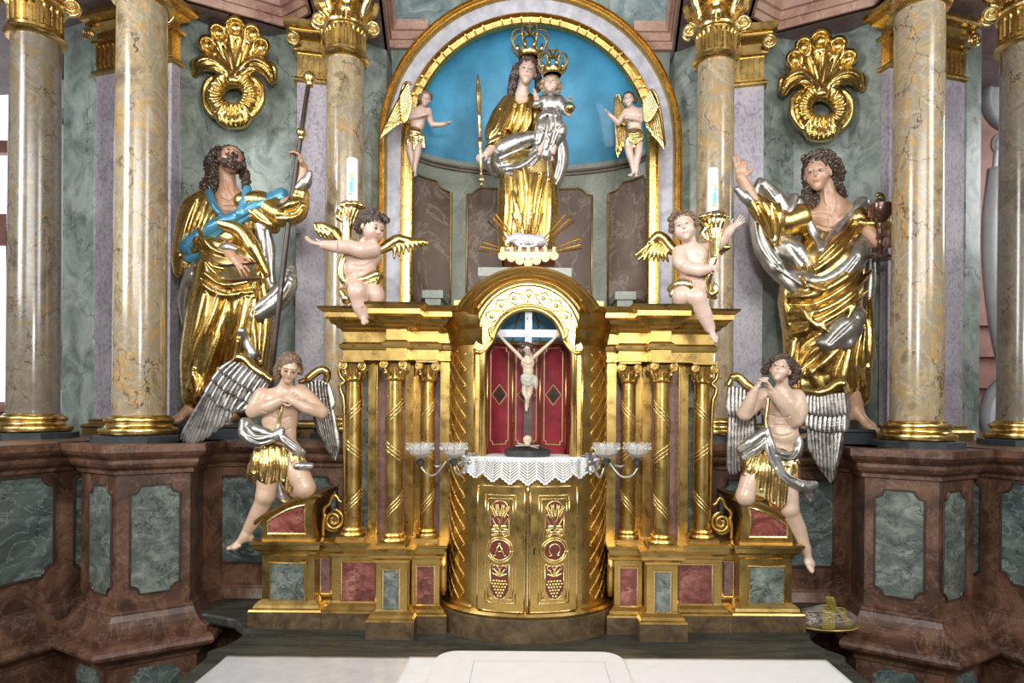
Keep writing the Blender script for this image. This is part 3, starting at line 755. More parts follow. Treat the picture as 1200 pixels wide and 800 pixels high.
# dado (base storey of the retable)
LOWP = [(.10, 0), (.10, .10), (.05, .12), (.05, .86), (.065, .87), (.07, .89), (.10, .915), (.125, .93), (.15, .937), (.162, .95), (.166, .965), (.16, .985), (.14, 1.0), (.118, 1.006), (.118, 1.032), (.108, 1.036), (.085, 1.05), (.06, 1.075), (.04, 1.105), (.028, 1.135), (.028, 1.145), (.02, 1.155), (.008, 1.16), (0, 1.165)]
CAPP = [(0, 1.90), (.02, 1.905), (.02, 1.925), (.045, 1.945), (.055, 1.965), (.055, 1.985), (.085, 2.01), (.10, 2.03), (.10, 2.07)]
def dado():
    for m, nm in ((-1, 'trim_4'), (1, 'trim_5')):
        P = [(-4.3, 2.75), (-3.05, 2.90), (-2.70, 3.70), (-2.60, 3.87), (-2.05, 3.80), (-1.93, 4.06), (0, 4.06), (0, 5.0), (-2.5, 5.1), (-4.5, 5.2)]
        P = [(x if m < 0 else -x, y) for x, y in P]
        P = P if m < 0 else P[::-1]
        b = MB(); b.stack(P, LOWP+CAPP)
        o = struct(b.build(nm, 'red'))
        def pan(p0, p1, z0, z1, mat='green_dark', r=.06, lift=.004):
            p0 = (-p0[0], p0[1]) if m > 0 else p0; p1 = (-p1[0], p1[1]) if m > 0 else p1
            fr_, L = facing(p0, p1)
            g = MB().face_prism(notched(0, L, z0, z1, r), fr_, lift); g.build('dado_panel', mat, o)
            q = notched(-.008, L+.008, z0-.008, z1+.008, r)
            e = [fr_[0]+fr_[1]*a+np.array([0, 0, b_])+fr_[3]*lift for a, b_ in q]; e.append(e[0])
            MB().tube(e, .008, 6).build('panel_bead', 'wood', o)
        pan((-1.985+.0, 4.06), (-1.22, 4.06), 1.30, 1.83)
        pan((-3.0, 3.014), (-2.7175, 3.66), 1.32, 1.876)
        pan((-2.66, 3.768), (-2.62, 3.836), 1.33, 1.86, r=.02)
        # lower storey panel
        pan((-1.9, 4.0), (-1.3, 4.0), .3, .8)
dado()
# ------------------------------------------------------------------ pedestals of the main columns
def pedestal(m):
    P = [(-2.25, 3.50), (-1.95, 3.70), (-2.02, 4.1), (-2.52, 4.02), (-2.565, 3.68)]
    P = [(m*-x if m > 0 else x, y) for x, y in P]
    side = 'left' if m < 0 else 'right'
    r = empty('column_pedestal', (P[0][0], 3.8, 0), f'angled red-brown marbled pedestal with grey-green panels carrying the big column {side} of the altar', 'pedestal', 'marbled pedestals')
    MB().stack(P, LOWP+CAPP).build('body', 'red', r)
    def pan(a, b_, f0, f1, z0=1.24, z1=1.83, lift=.004):
        a, b_ = np.array(a), np.array(b_); p0 = a+(b_-a)*f0; p1 = a+(b_-a)*f1
        fr_, L = facing(tuple(p0), tuple(p1))
        g = MB().face_prism(notched(0, L, z0, z1, .045), fr_, lift).build('green_panel', 'green_dark' if 0 else 'greenpanel', r)
        q = notched(-.006, L+.006, z0-.006, z1+.006, .045)
        e = [fr_[0]+fr_[1]*u+np.array([0, 0, v])+fr_[3]*lift for u, v in q]; e.append(e[0])
        MB().tube(e, .006, 6).build('panel_rim', 'wood', r)
    pan(P[0], P[1], .20, .84); pan(P[4], P[0], .28, .88)
    # lower panels below the torus
    for a, b_ in ((P[0], P[1]), (P[4], P[0])):
        fr_, L = facing(a, b_); fr2 = (fr_[0]+fr_[3]*.052, fr_[1], fr_[2], fr_[3])
        MB().face_prism(notched(.07, L-.05, .3, .84, .04), fr2, .004).build('lower_panel', 'green_dark', r)
pedestal(-1); pedestal(1)
# ------------------------------------------------------------------ big columns
def fluted(b, c, r, z0, z1, nfl=24, depth=.012, seg=None):
    seg = nfl*6; P = []
    def rad(k, z):
        ph = (k % 6)/6.0; return r - (depth if (k % 6) in (2, 3, 4) else 0)
    for z, fl in ((z0, 0), (z0+.02, 0), (z0+.035, 1), (z1-.035, 1), (z1-.02, 0), (z1, 0)):
        P.append([(c[0]+(rad(k, z) if fl else r)*math.cos(2*PI*k/seg), c[1]+(rad(k, z) if fl else r)*math.sin(2*PI*k/seg), z) for k in range(seg)])
    b.grid(P, cv=True)
def volute(b, c, d, r, w, turns=2.0, hand_=1, th=None):
    """spiral scroll: c centre, d horizontal axis across the scroll's face normal, r outer radius"""
    d = unit(d); s = np.cross(d, [0, 0, 1.]); pts = []; rs = []
    n = int(16*turns)
    for i in range(n+1):
        t = i/n; a = hand_*(PI/2+2*PI*turns*t); q = r*(1-.82*t)
        pts.append(np.array(c)+s*q*math.cos(a)+np.array([0, 0, 1.])*q*math.sin(a)+d*(w*.25*t)); rs.append(r*.2*(1-.35*t))
    b.tube(pts, rs, 8); b.ball(tuple(np.array(c)+d*w*.3), r*.2)
    # disc behind
    P = []
    for q, dd in ((0, .12*w), (r*.9, .12*w), (r*.95, -.5*w), (0, -.5*w)):
        P.append([tuple(np.array(c)+s*q*math.cos(2*PI*k/20)+np.array([0, 0, 1.])*q*math.sin(2*PI*k/20)+d*dd) for k in range(20)])
    b.grid(P, cv=True)
def big_capital(c, r, z, par, ang0, k=1.0):
    """c plan centre, r shaft radius, z neck; horns of the abacus point to ang0+n*90"""
    b = MB(); b.lathe([(r*.98, z-.02), (r+.025, z-.012), (r+.034, z+.004), (r+.025, z+.02), (r+.005, z+.028)], (c[0], c[1], 0), 48).build('astragal', 'gold', par, True, 50)
    b = MB(); fluted(b, c, r+.012, z+.025, z+.20*k, 22, .014); b.build('fluted_drum', 'gold', par, True, 25)
    b = MB(); b.lathe([(r+.01, z+.195*k), (r+.03, z+.20*k), (r+.036, z+.215*k), (r+.026, z+.228*k), (r+.0, z+.235*k), (r-.01, z+.29*k)], (c[0], c[1], 0), 48).build('neck_ring', 'goldbright', par, True, 50)
    R = r*1.72
    def ab(sc_):
        pts = []
        for i in range(4):
            a0 = ang0+i*PI/2; a1 = a0+PI/2
            p0 = np.array([math.cos(a0), math.sin(a0)])*R*sc_; p1 = np.array([math.cos(a1), math.sin(a1)])*R*sc_
            t_ = np.array([-math.sin(a0), math.cos(a0)])*.02
            pts.append(p0+t_); mid = (p0+p1)/2*.74
            for t in np.linspace(0, 1, 9)[0:]:
                q = p0*(1-t)**2+2*mid*t*(1-t)+p1*t*t
                if 0 < t < 1: pts.append(q)
            t_ = np.array([-math.sin(a1), math.cos(a1)])*.02; pts.append(p1-t_)
        return [(c[0]+p[0], c[1]+p[1]) for p in pts]
    b = MB(); P = []
    for sc_, zz in ((.62, .235), (.66, .27), (.80, .30), (.84, .325), (.92, .33), (.95, .345), (1.0, .355), (1.0, .39), (1.04, .395), (1.04, .42)):
        P.append([(x, y, z+zz*k) for x, y in ab(sc_)])
    b.grid(P, cv=True); n = len(P[0]); b.f.append(tuple((len(P)-1)*n+i for i in range(n))); b.f.append(tuple(range(n))[::-1]); b.build('abacus', 'gold', par, True, 30)
    for i in range(4):
        a = ang0+i*PI/2; d = np.array([math.cos(a), math.sin(a), 0])
        cc = np.array([c[0], c[1], 0])+d*(r*1.42); cc[2] = z+.245*k
        for e in (-1, 1):
            nn = np.array([-d[1], d[0], 0])*e; g = MB(); volute(g, cc+nn*.018, nn, .062*r/.15, .03, 1.8, e); g.build('volute', 'goldbright', par, True, 50)
        # leaf bracket over each middle
        a2 = a+PI/4; d2 = np.array([math.cos(a2), math.sin(a2), 0]); p = np.array([c[0], c[1], 0])+d2*(r*1.04)
        g = MB(); pts = [p+d2*o+np.array([0, 0, z+h*k]) for o, h in ((.0, .42), (.05, .415), (.07, .37), (.045, .32), (.02, .28), (.03, .25))]
        g.tube(pts, [.022, .03, .03, .022, .016, .014], 8); g.build('leaf_bracket', 'goldbright', par, True)
def big_column(c, r, zb, zn, mat, label, ang0, plinth=True, group='marbled columns of the retable'):
    p = empty('marble_column', (c[0], c[1], zb), label, 'column', group)
    if plinth:
        a = ang0; q = r*1.75
        poly = [(c[0]+q*math.cos(a+i*PI/4+PI/8), c[1]+q*math.sin(a+i*PI/4+PI/8)) for i in range(8)]
        MB().stack(poly, [(0, zb), (0, zb+.036), (-.006, zb+.04)]).build('plinth', 'darkstone', p)
    z = zb+.04
    MB().lathe([(r*1.35, z), (r*1.46, z+.006), (r*1.5, z+.02), (r*1.47, z+.036), (r*1.36, z+.042), (r*1.28, z+.046), (r*1.22, z+.056), (r*1.22, z+.066), (r*1.27, z+.07), (r*1.31, z+.082), (r*1.28, z+.096), (r*1.14, z+.1), (r*1.1, z+.105), (r*1.1, z+.112), (r*1.0, z+.118)], (c[0], c[1], 0), 56).build('gilded_base', 'gold', p, True, 45)
    prof = [(r*1.02, z+.11), (r*1.01, z+.14)]+[(r*(1.0-.06*t*t), z+.14+(zn-z-.14)*t) for t in np.linspace(0, 1, 8)]
    MB().lathe(prof, (c[0], c[1], 0), 64).build('shaft', mat, p, True, 60)
    big_capital(c, r*.95, zn, p, ang0)
    return p
COLS = {'main': ((-2.325, 3.83), .142, 4.68), 'inner': ((-1.272, 4.40), .130, 4.66), 'outer': ((-3.17, 4.10), .142, 4.62)}
for m in (-1, 1):
    side = 'left' if m < 0 else 'right'
    for kname, (c, r, zn) in COLS.items():
        cc = (c[0]*-m, c[1]); 
        if m > 0: cc = (-c[0], c[1])
        else: cc = c
        a = math.atan2(-cc[1], -cc[0])
        lab = {'main': f'ochre marbled column on the angled pedestal {"behind left" if m<0 else "right"} of the {"staff-bearing" if m<0 else "chalice-bearing"} saint',
               'inner': f'slender ochre marbled column between the blue niche and the {"staff-bearing" if m<0 else "chalice-bearing"} saint, whole gold capital in view',
               'outer': f'ochre marbled column in darkened shade tones cut by the {side} edge of the picture'}[kname]
        lab = lab.replace('behind left of', 'left of').replace('right of the chalice', 'right of the chalice')
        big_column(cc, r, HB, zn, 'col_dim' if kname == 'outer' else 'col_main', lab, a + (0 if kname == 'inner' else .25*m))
# ------------------------------------------------------------------ pilasters
def pilaster(p0, p1, zn, label, depth=.07, vis=1):
    fr_, L = facing(p0, p1); o, u, v, n = fr_
    r = empty('pilaster', (*(np.array(p0)+np.array(p1))/2, HB), label, 'pilaster', 'lilac pilasters behind the columns')
    def blk(e, z0, z1, out=0):
        q = [o-u*e, o+u*(L+e)]; a = [q[0]+n*(out), q[1]+n*(out), q[1]-n*depth, q[0]-n*depth]
        return [(x[0], x[1]) for x in a], z0, z1
    poly, *_ = blk(0, 0, 0)
    MB().stack(poly, [(0, HB+.11), (0, zn)]).build('shaft', 'lilac', r)
    MB().stack(poly, [(.05, HB), (.05, HB+.045), (.06, HB+.06), (.05, HB+.075), (.025, HB+.08), (.02, HB+.095), (.03, HB+.105), (0, HB+.115)]).build('base', 'golddark', r)
    MB().stack(poly, [(0, zn-.02), (.02, zn-.01), (.025, zn), (.015, zn+.015), (.01, zn+.02)]).build('astragal', 'gold', r)
    b = MB(); b.stack(poly, [(0, zn+.02), (0, zn+.2)]); k = max(3, int(L/.04))
    for i in range(k):
        x = (i+.5)/k*L; c = o+u*x; hw = .28*L/k
        q = [c-u*hw, c+u*hw]; b.stack([(q[0][0], q[0][1]), (q[1][0], q[1][1]), (q[1][0]+n[0]*.014, q[1][1]+n[1]*.014), (q[0][0]+n[0]*.014, q[0][1]+n[1]*.014)], [(0, zn+.04), (0, zn+.185)])
    b.build('fluted_block', 'gold', r)
    MB().stack(poly, [(.005, zn+.2), (.025, zn+.205), (.025, zn+.225), (.0, zn+.235), (.0, zn+.29), (.03, zn+.31), (.05, zn+.325), (.05, zn+.345), (.075, zn+.355), (.085, zn+.37), (.085, zn+.40), (.0, zn+.42)]).build('abacus', 'gold', r)
    for e, c in ((-1, o-u*.025), (1, o+u*(L+.025))):
        g = MB(); volute(g, c+n*.055+np.array([0, 0, zn+.265]), n, .05, .03, 1.8, -e); g.build('volute', 'goldbright', r, True, 50)
    g = MB(); pc = o+u*L/2
    g.tube([pc+n*a_+np.array([0, 0, zn+h]) for a_, h in ((.03, .42), (.085, .41), (.09, .36), (.05, .31), (.03, .26))], [.02, .026, .026, .018, .014], 8); g.build('leaf_bracket', 'goldbright', r, True)
    return r
for m in (-1, 1):
    f = lambda p: (p[0] if m < 0 else -p[0], p[1])
    s = 'left' if m < 0 else 'right'
    saint = 'staff-bearing' if m < 0 else 'chalice-bearing'
    pilaster(f((-3.12, 4.60)), f((-2.47, 4.405)), 4.66, f'lilac speckled pilaster behind the big column {s} of the altar, its gold capital half hidden')
    pilaster(f((-1.70, 4.66)), f((-1.34, 4.74)), 4.66, f'lilac speckled pilaster between the {saint} saint and the slender column')
# ------------------------------------------------------------------ white stucco between the outer columns and the retable
for m in (-1, 1):
    def st(px, py, D): 
        q = U(CX-abs(px-CX), py, D); return np.array([q[0]*(-m) if m > 0 else q[0], q[1], q[2]])
    D = 5.6; s = 'left' if m < 0 else 'right'
    P = lambda px, py: st(px, py, D)
    r = empty('stucco_ornament', P(64, 300), f'white and grey stucco scrollwork on the pink wall glimpsed past the {s} edge column', 'stucco ornament', 'white stucco scrollwork')
    for (px, py, R) in ((62, 108, 26), (50, 478, 34)):
        b = MB(); c = P(px, py); q = R/F_PX*D
        for k_, rr, mt in ((q, .03, 'stuccogrey'),):
            pts = [c+np.array([math.cos(a)*q, 0, math.sin(a)*q*1.25]) for a in np.linspace(0, 2*PI, 33)]
            b.tube(pts, .045, 10)
        b.build('round_frame', 'stuccogrey', r, True)
        b = MB(); b.ball(tuple(c), (q, .05, q*1.25), 24, 12); b.build('boss', 'stucco', r, True)
    b = MB(); b.tube(spline([P(74, 190), P(80, 260), P(76, 330), P(64, 400), (P(52, 430))], 8), [.05, .12, .12, .09]+[.05]*29 if 0 else .075, 10); b.build('long_scroll', 'stucco', r, True)
    b = MB(); b.tube(spline([P(80, 190), P(84, 260), P(80, 335), P(68, 405), (P(54, 440))], 8), .035, 8); b.build('scroll_edge', 'stuccogrey', r, True)
    b = MB(); volute(b, P(66, 160), (0, -1, 0), .11, .05, 1.6); b.build('scroll', 'stucco', r, True)
    b = MB()
    for i in range(6): b.tube(spline([P(60+i*3, 168), P(62+i*3, 195), P(58+i*4, 225)], 5), .02, 6)
    b.build('leaf', 'stucco', r, True)
# ================================================================== ALTAR TABLE
tb = empty('altar_table', (0, 3.4, 0), 'dark marbled altar table top with scooped corners below the gilded structure', 'altar table')
half = [(-.95, 4.05), (-2.0, 4.05), (-2.10, 3.80), (-2.06, 3.74), (-1.85, 3.70), (-1.66, 3.62), (-1.545, 3.49), (-1.50, 3.38), (-1.50, 3.30), (-1.52, 3.22), (-1.57, 3.15), (-1.54, 3.085)]
poly = half+[(-1.50, 1.9)]; poly = poly+[(-x, y) for x, y in poly[::-1]]
MB().stack(poly, [(-.04, MENSA-.07), (-.01, MENSA-.06), (0, MENSA-.045), (0, MENSA-.012), (-.008, MENSA)]).build('table_top', 'tabletop', tb)
MB().prism([(-1.42, 2.0), (1.42, 2.0), (1.42, 3.95), (-1.42, 3.95)], 0, MENSA-.06).build('table_body', 'red', tb)
# covers
def sheet(name, x0, x1, y0, y1, z, mat, wob, shape=None, label='', cat='altar cloth'):
    nx, ny = 90, 46; rnd = random.Random(name); ph = [(rnd.uniform(3, 9), rnd.uniform(4, 14), rnd.uniform(0, 6), rnd.uniform(.3, 1)) for _ in range(7)]
    P = []
    for i in range(nx+1):
        row = []
        for j in range(ny+1):
            u, v = i/nx, j/ny; x = x0(v)+(x1(v)-x0(v))*u; y = y0+(y1(u)-y0)*v
            h = sum(a*math.sin(f*x*1.3+g*y*1.6+p+1.2*math.sin(2.3*x+y*3)) for f, g, p, a in ph)*wob
            row.append((x, y, z+abs(h)))
        P.append(row)
    b = MB(); b.grid(P); o = b.build(name, mat, None, True)
    md = o.modifiers.new('t', 'SOLIDIFY'); md.thickness = .002
    return tag(o, label, cat)
sheet('cloth_cover', lambda v: -1.44, lambda v: -.50, 1.95, lambda u: 3.083, MENSA+.003, 'greycloth', .0011, label='thin greyish wrinkled cover on the left third of the altar table')
def bk(u):
    x = -.56+2.0*u+0
    return 3.078
sheet('altar_cloth', lambda v: -.56-.02*(1-v), lambda v: 1.44, 1.95, lambda u: 3.078, MENSA+.008, 'white', .0003, label='bright plain white linen cloth covering the front of the altar table')
# round-cornered white mat under the corporal, reaching further back
pts = [(-.42, 2.2), (.46, 2.2), (.46, 3.04)]+[(.36+.10*math.sin(a), 3.02+.11*math.cos(a)) for a in np.linspace(PI/2, 0, 8)]+[(-.33-.10*math.sin(a), 3.02+.11*math.cos(a)) for a in np.linspace(0, PI/2, 8)]
o = MB().prism(pts, MENSA+.011, MENSA+.018).build('linen_mat', 'white'); tag(o, 'white mat with rounded back corners at the middle of the altar table', 'mat')
o = MB()
o.box(-.26, .38, 2.3, 3.01, MENSA+.0185, MENSA+.0215); o = o.build('corporal', 'white'); tag(o, 'folded white corporal with pierced hem lying on the round-cornered mat', 'cloth')
hm = MB()
for k in range(60): hm.ball((-.245+k*.0104, 2.995, MENSA+.0218), .0022, 6, 4)
for s in (-.245, .365):
    for k in range(44): hm.ball((s, 2.99-k*.0104, MENSA+.0218), .0022, 6, 4)
hm.build('pierced_hem', 'stuccogrey', o)

# ================================================================== GILDED WINGS BESIDE THE TABERNACLE
def wing(m):
    side = 'left' if m < 0 else 'right'
    r = empty('altar_wing', (m*.7, 3.5, MENSA), f'gilded {side} wing of the high altar with three small columns under a stepped entablature', 'altar wing', 'gilded wings flanking the tabernacle')
    f = lambda P: [(-m*x if m > 0 else x, y) for x, y in P] if 0 else ([(x, y) for x, y in P] if m < 0 else [(-x, y) for x, y in P])
    xx = lambda px, D: X(px, D)
    # podium plan pieces: (x0,x1,front y)
    PODP = [(.045, MENSA), (.045, MENSA+.09)]
    PODG = [(.045, MENSA+.09), (.043, MENSA+.10), (.03, MENSA+.105), (.028, MENSA+.12), (.008, MENSA+.135), (0, MENSA+.145), (0, 1.465), (.008, 1.47), (.012, 1.485), (.03, 1.50), (.035, 1.515), (.035, 1.53), (.045, 1.535), (.045, 1.55), (0, 1.552)]
    def pod(x0, x1, y0, y1=3.85, panel=None, mat='redpanel', trim=0):
        P = f([(x0, y0), (x1, y0), (x1, y1), (x0, y1)])
        MB().stack(P, PODP).build('plinth', 'brownplinth', r)
        MB().stack(P, PODG).build('pedestal', 'goldflat', r)
        if panel:
            a, b_, z0, z1 = panel
            fr_, L = facing(*f([(a, y0), (b_, y0)]))
            MB().face_prism([(0, z0), (L, z0), (L, z1), (0, z1)], fr_, .0025).build('marble_inlay', mat, r)
            e = [fr_[0]+fr_[1]*u+np.array([0, 0, v])+fr_[3]*.004 for u, v in ((-.004, z0-.004), (L+.004, z0-.004), (L+.004, z1+.004), (-.004, z1+.004), (-.004, z0-.004))]
            for i in range(4): MB().tube([e[i], e[i+1]], .0055, 6).build('inlay_bead', 'goldbright', r)
    pod(xx(371.5, 3.62), xx(393, 3.62), 3.62, panel=(xx(378, 3.62), xx(388.5, 3.62), 1.235, 1.425), mat='purple')
    pod(xx(391, 3.50), xx(444, 3.50), 3.50, panel=(xx(402.5, 3.5), xx(441, 3.5), 1.20, 1.435), mat='redpanel')
    pod(xx(484, 3.46), xx(516.5, 3.46), 3.46, panel=(xx(490, 3.46), xx(509.5, 3.46), 1.225, 1.425), mat='redpanel')
    pod(xx(442.5, 3.36), xx(478.5, 3.36), 3.36, panel=(xx(451, 3.36), xx(468.5, 3.36), 1.215, 1.43), mat='greenpanel')
    # curved bracket beside the tabernacle
    MB().tube([(m*-1*xx(521, 3.5) if 0 else (xx(521, 3.5) if m < 0 else -xx(521, 3.5)), 3.5, z) for z in (1.26, 1.3, 1.4, 1.5)], [.012, .022, .022, .02], 10).build('corner_roll', 'goldflat', r, True)
    # back wall and strips
    def bx(x0, x1, y0, y1, z0, z1, mat, name):
        P = f([(x0, y0), (x1, y0), (x1, y1), (x0, y1)]); MB().prism(P, z0, z1).build(name, mat, r)
    Z0, Z1 = 1.55, 2.56
    bx(xx(425, 3.74), xx(516, 3.74), 3.74, 3.84, Z0, Z1, 'purple', 'back_panel')
    bx(xx(419, 3.70), xx(431.5, 3.70), 3.70, 3.84, Z0, Z1, 'greenpanel', 'green_strip')
    for a, b_, y in ((431.5, 440.5, 3.66), (475, 484.5, 3.64), (486.5, 493, 3.70)):
        bx(xx(a, y), xx(b_, y), y, 3.8, Z0, Z1, 'goldflat', 'pilaster_strip')
    bx(xx(516, 3.60), xx(530.5, 3.60), 3.60, 3.84, Z0, Z1, 'goldflat', 'end_pilaster')
    for px, y in ((441.5, 3.655), (474, 3.64), (440.8, 3.65)):
        bx(xx(px, y), xx(px+.9, y), y, 3.75, Z0, Z1, 'goldbright', 'edge_bead')
    bx(xx(404, 3.72), xx(419.5, 3.72), 3.72, 3.84, Z0, Z1, 'goldflat', 'end_strip')
    # small columns
    def small(px, D, w):
        x = xx(px, D); x = x if m < 0 else -x; q = w/2/F_PX*D
        c = MB().lathe([(q*1.02, 1.60), (q, 1.62), (q, 2.0), (q*.93, 2.43)], (x, D, 0), 32).build('column', 'goldflat', r, True, 60)
        MB().box(x-q*1.75, x+q*1.75, D-q*1.75, D+q*1.75, 1.55, 1.568).build('column_plinth', 'golddark', c)
        MB().lathe([(q*1.55, 1.568), (q*1.62, 1.576), (q*1.5, 1.588), (q*1.2, 1.591), (q*1.2, 1.597), (q*1.35, 1.602), (q*1.25, 1.612), (q, 1.615)], (x, D, 0), 32).build('column_base', 'goldflat', c, True, 45)
        for (za, zb, sg) in ((2.16, 2.30, 1), (1.98, 2.08, -1), (1.66, 1.80, 1)):
            g = MB()
            for dz in (0, .022, .044):
                pts = []
                for i in range(13):
                    t = i/12; a = -PI+PI*t if 1 else 0
                    pts.append((x+(q+.0005)*math.cos(a), D+(q+.0005)*math.sin(a), za+(zb-za)*(t if sg*(-m) > 0 else 1-t)+dz))
                g.tube(pts, .0035, 5)
            g.build('spiral_ribbon', 'goldbright', c, True)
        z = 2.425
        cap_ = MB().lathe([(q*.95, z), (q*1.12, z+.004), (q*1.15, z+.01), (q*1.0, z+.016), (q*.98, z+.05), (q*1.15, z+.085), (q*1.2, z+.095)], (x, D, 0), 28).build('capital', 'goldflat', c, True, 45)
        g = MB()
        for i in range(8):
            a = 2*PI*i/8; d = np.array([math.cos(a), math.sin(a), 0]); b0 = np.array([x, D, 0])+d*q*.98
            g.tube([b0+np.array([0, 0, z+.015]), b0+d*.006+np.array([0, 0, z+.035]), b0+d*.014+np.array([0, 0, z+.05]), b0+d*.018+np.array([0, 0, z+.042])], [.006, .009, .008, .005], 6)
            a += PI/8; d = np.array([math.cos(a), math.sin(a), 0]); b0 = np.array([x, D, 0])+d*q*.98
            g.tube([b0+np.array([0, 0, z+.03]), b0+d*.006+np.array([0, 0, z+.055]), b0+d*.014+np.array([0, 0, z+.07])], [.006, .008, .006], 6)
        for sx in (-1, 1):
            for sy in (-1, 1):
                d = unit([sx, sy, 0]); cc = np.array([x+sx*q*1.15, D+sy*q*1.15, z+.086]); volute(g, cc, (0, sy, 0), .024, .012, 1.6, sx*sy); 
        e = q*1.5
        g.box(x-e, x+e, D-e, D+e, z+.108, z+.122); g.build('scrolls', 'goldflat', cap_, True, 40)
    small(415.5, 3.60, 19); small(462.5, 3.45, 19.5); small(501.5, 3.57, 16.5)
    # entablature
    e1, e2, e3, e4, e5 = xx(402, 3.55), xx(452, 3.40), xx(476, 3.40), xx(513, 3.5), xx(531, 3.57)
    pth = [(e1, 3.86), (e1, 3.55), (e2, 3.55), (e2, 3.40), (e3, 3.40), (e3, 3.50), (e4, 3.50), (e4, 3.57), (e5, 3.57), (e5, 3.86)]
    P = f(pth)
    def tier(name, prof, mat='goldflat'): MB().stack(P, prof).build(name, mat, r)
    tier('architrave', [(0, 2.545), (0, 2.60), (.012, 2.604), (.02, 2.615), (.022, 2.63), (.012, 2.634), (.004, 2.64), (0, 2.645)])
    tier('frieze', [(0, 2.645), (0, 2.70)])
    tier('cornice', [(0, 2.70), (.01, 2.705), (.014, 2.715), (.03, 2.722), (.035, 2.735), (.055, 2.742), (.062, 2.76), (.085, 2.772), (.085, 2.798), (.095, 2.802), (.11, 2.815), (.115, 2.828), (0, 2.83)])
    # side scrolls: by the capital and at the foot
    def pt(px, py, D): q = U(px, py, D); return np.array([q[0] if m < 0 else -q[0], q[1], q[2]])
    def T(L, D): return spline([pt(a, b_, D) for a, b_ in L], 6)
    g = MB(); g.tube(T([(402, 421), (398, 430), (399, 440), (404, 447), (399, 452), (400, 460), (403, 470), (404, 520), (404, 600), (403, 625)], 3.66), .012, 8); g.build('side_scroll', 'goldflat', r, True)
    g = MB(); sp = []
    for i in range(40):
        t = i/39; a = .5*PI-2*PI*2.0*t; q = 12*(1-.85*t); sp.append(pt(391+q*math.cos(a), 609-q*1.05*math.sin(a), 3.62))
    g.tube(sp, .0105, 8)
    g.tube(T([(380, 604), (380, 596), (386, 590), (389, 583), (393, 580), (397, 586), (401, 588)], 3.62), .010, 8)
    g.tube(T([(379, 628), (379, 612), (381, 602)], 3.62), .010, 8); g.build('foot_scroll', 'goldflat', r, True)
    g = MB(); c = pt(391, 612, 3.65); g.face_prism([(.052*math.cos(a), .05*math.sin(a)) for a in np.linspace(0, 2*PI, 24)[:-1]], (c, (1, 0, 0), (0, 0, 1), (0, -1, 0)), .02); g.build('scroll_disc', 'golddark', r)
    return r
wing(-1); wing(1)
# angel podiums
def angel_podium(m):
    side = 'left' if m < 0 else 'right'; D = 3.52
    x0, x1 = X(308.5, D), X(370, D)
    f = lambda P: P if m < 0 else [(-x, y) for x, y in P]
    r = empty('angel_pedestal', (m*abs(x0+x1)/2, 3.6, MENSA), f'low gilded pedestal with sloping red-marbled top bearing the {side} kneeling angel', 'pedestal', 'gilded angel pedestals')
    P = f([(x0, D), (x1, D), (x1, 3.86), (x0, 3.86)])
    MB().stack(P, [(.055, MENSA), (.055, MENSA+.09)]).build('plinth', 'brownplinth', r)
    MB().stack(P, [(.055, MENSA+.09), (.05, MENSA+.1), (.035, MENSA+.105), (.03, MENSA+.12), (.01, MENSA+.14), (0, MENSA+.145), (0, 1.465), (.01, 1.475), (.012, 1.49), (.035, 1.505), (.04, 1.53), (.05, 1.535), (.05, 1.55), (0, 1.555)]).build('body', 'goldflat', r)
    def inlay(poly, mat, name='inlay'):
        fr_ = ((0, D, 0), (1, 0, 0), (0, 0, 1), (0, -1, 0)); q = [(a if m < 0 else -a, b) for a, b in poly]
        MB().face_prism(q if m < 0 else q[::-1], fr_, .003).build(name, mat, r)
        e = [(a, D-.004, b) for a, b in q]; e.append(e[0]); MB().tube(e, .007, 6).build(name+'_frame', 'goldbright', r)
    inlay([(X(318, D), 1.22), (X(359, D), 1.22), (X(359, D), 1.425), (X(318, D), 1.425)], 'greenpanel')
    z = lambda py: Z(py, D)
    # sloping top block
    top = [(308, 634), (308, 610), (318, 603), (332, 595), (346, 589), (360, 585.5), (372, 584), (368, 592), (366.5, 602), (367, 615), (370, 634)]
    q = [(X(a, D) if m < 0 else -X(a, D), z(b+1)) for a, b in top]
    MB().face_prism(q, ((0, 3.86, 0), (1, 0, 0), (0, 0, 1), (0, -1, 0)), .34).build('sloping_block', 'goldflat', r)
    inl = [(315, 627), (315, 613), (325, 606), (338, 599), (350, 595), (359.5, 593), (357.5, 602), (357.5, 614), (360, 627)]
    inlay([(X(a, D), z(b)) for a, b in inl], 'redpanel', 'red_inlay')
    ed = [(301, 611.5), (308, 606), (318, 600), (332, 592), (346, 585.5), (360, 581.5), (376, 579.5)]
    P_ = [];
    for a, b in ed: P_.append([((X(a, D) if m < 0 else -X(a, D)), y, z(b)+dz) for y, dz in ((D-.03, 0), (D-.03, -.014), (D-.015, -.024), (3.86, -.024), (3.86, 0))])
    b_ = MB(); b_.grid(P_, cv=True); b_.f.append((0, 1, 2, 3, 4)); n = len(ed)*5; b_.f.append(tuple(n-5+i for i in range(5))); b_.build('curved_ledge', 'goldflat', r, True, 30)
angel_podium(-1); angel_podium(1)

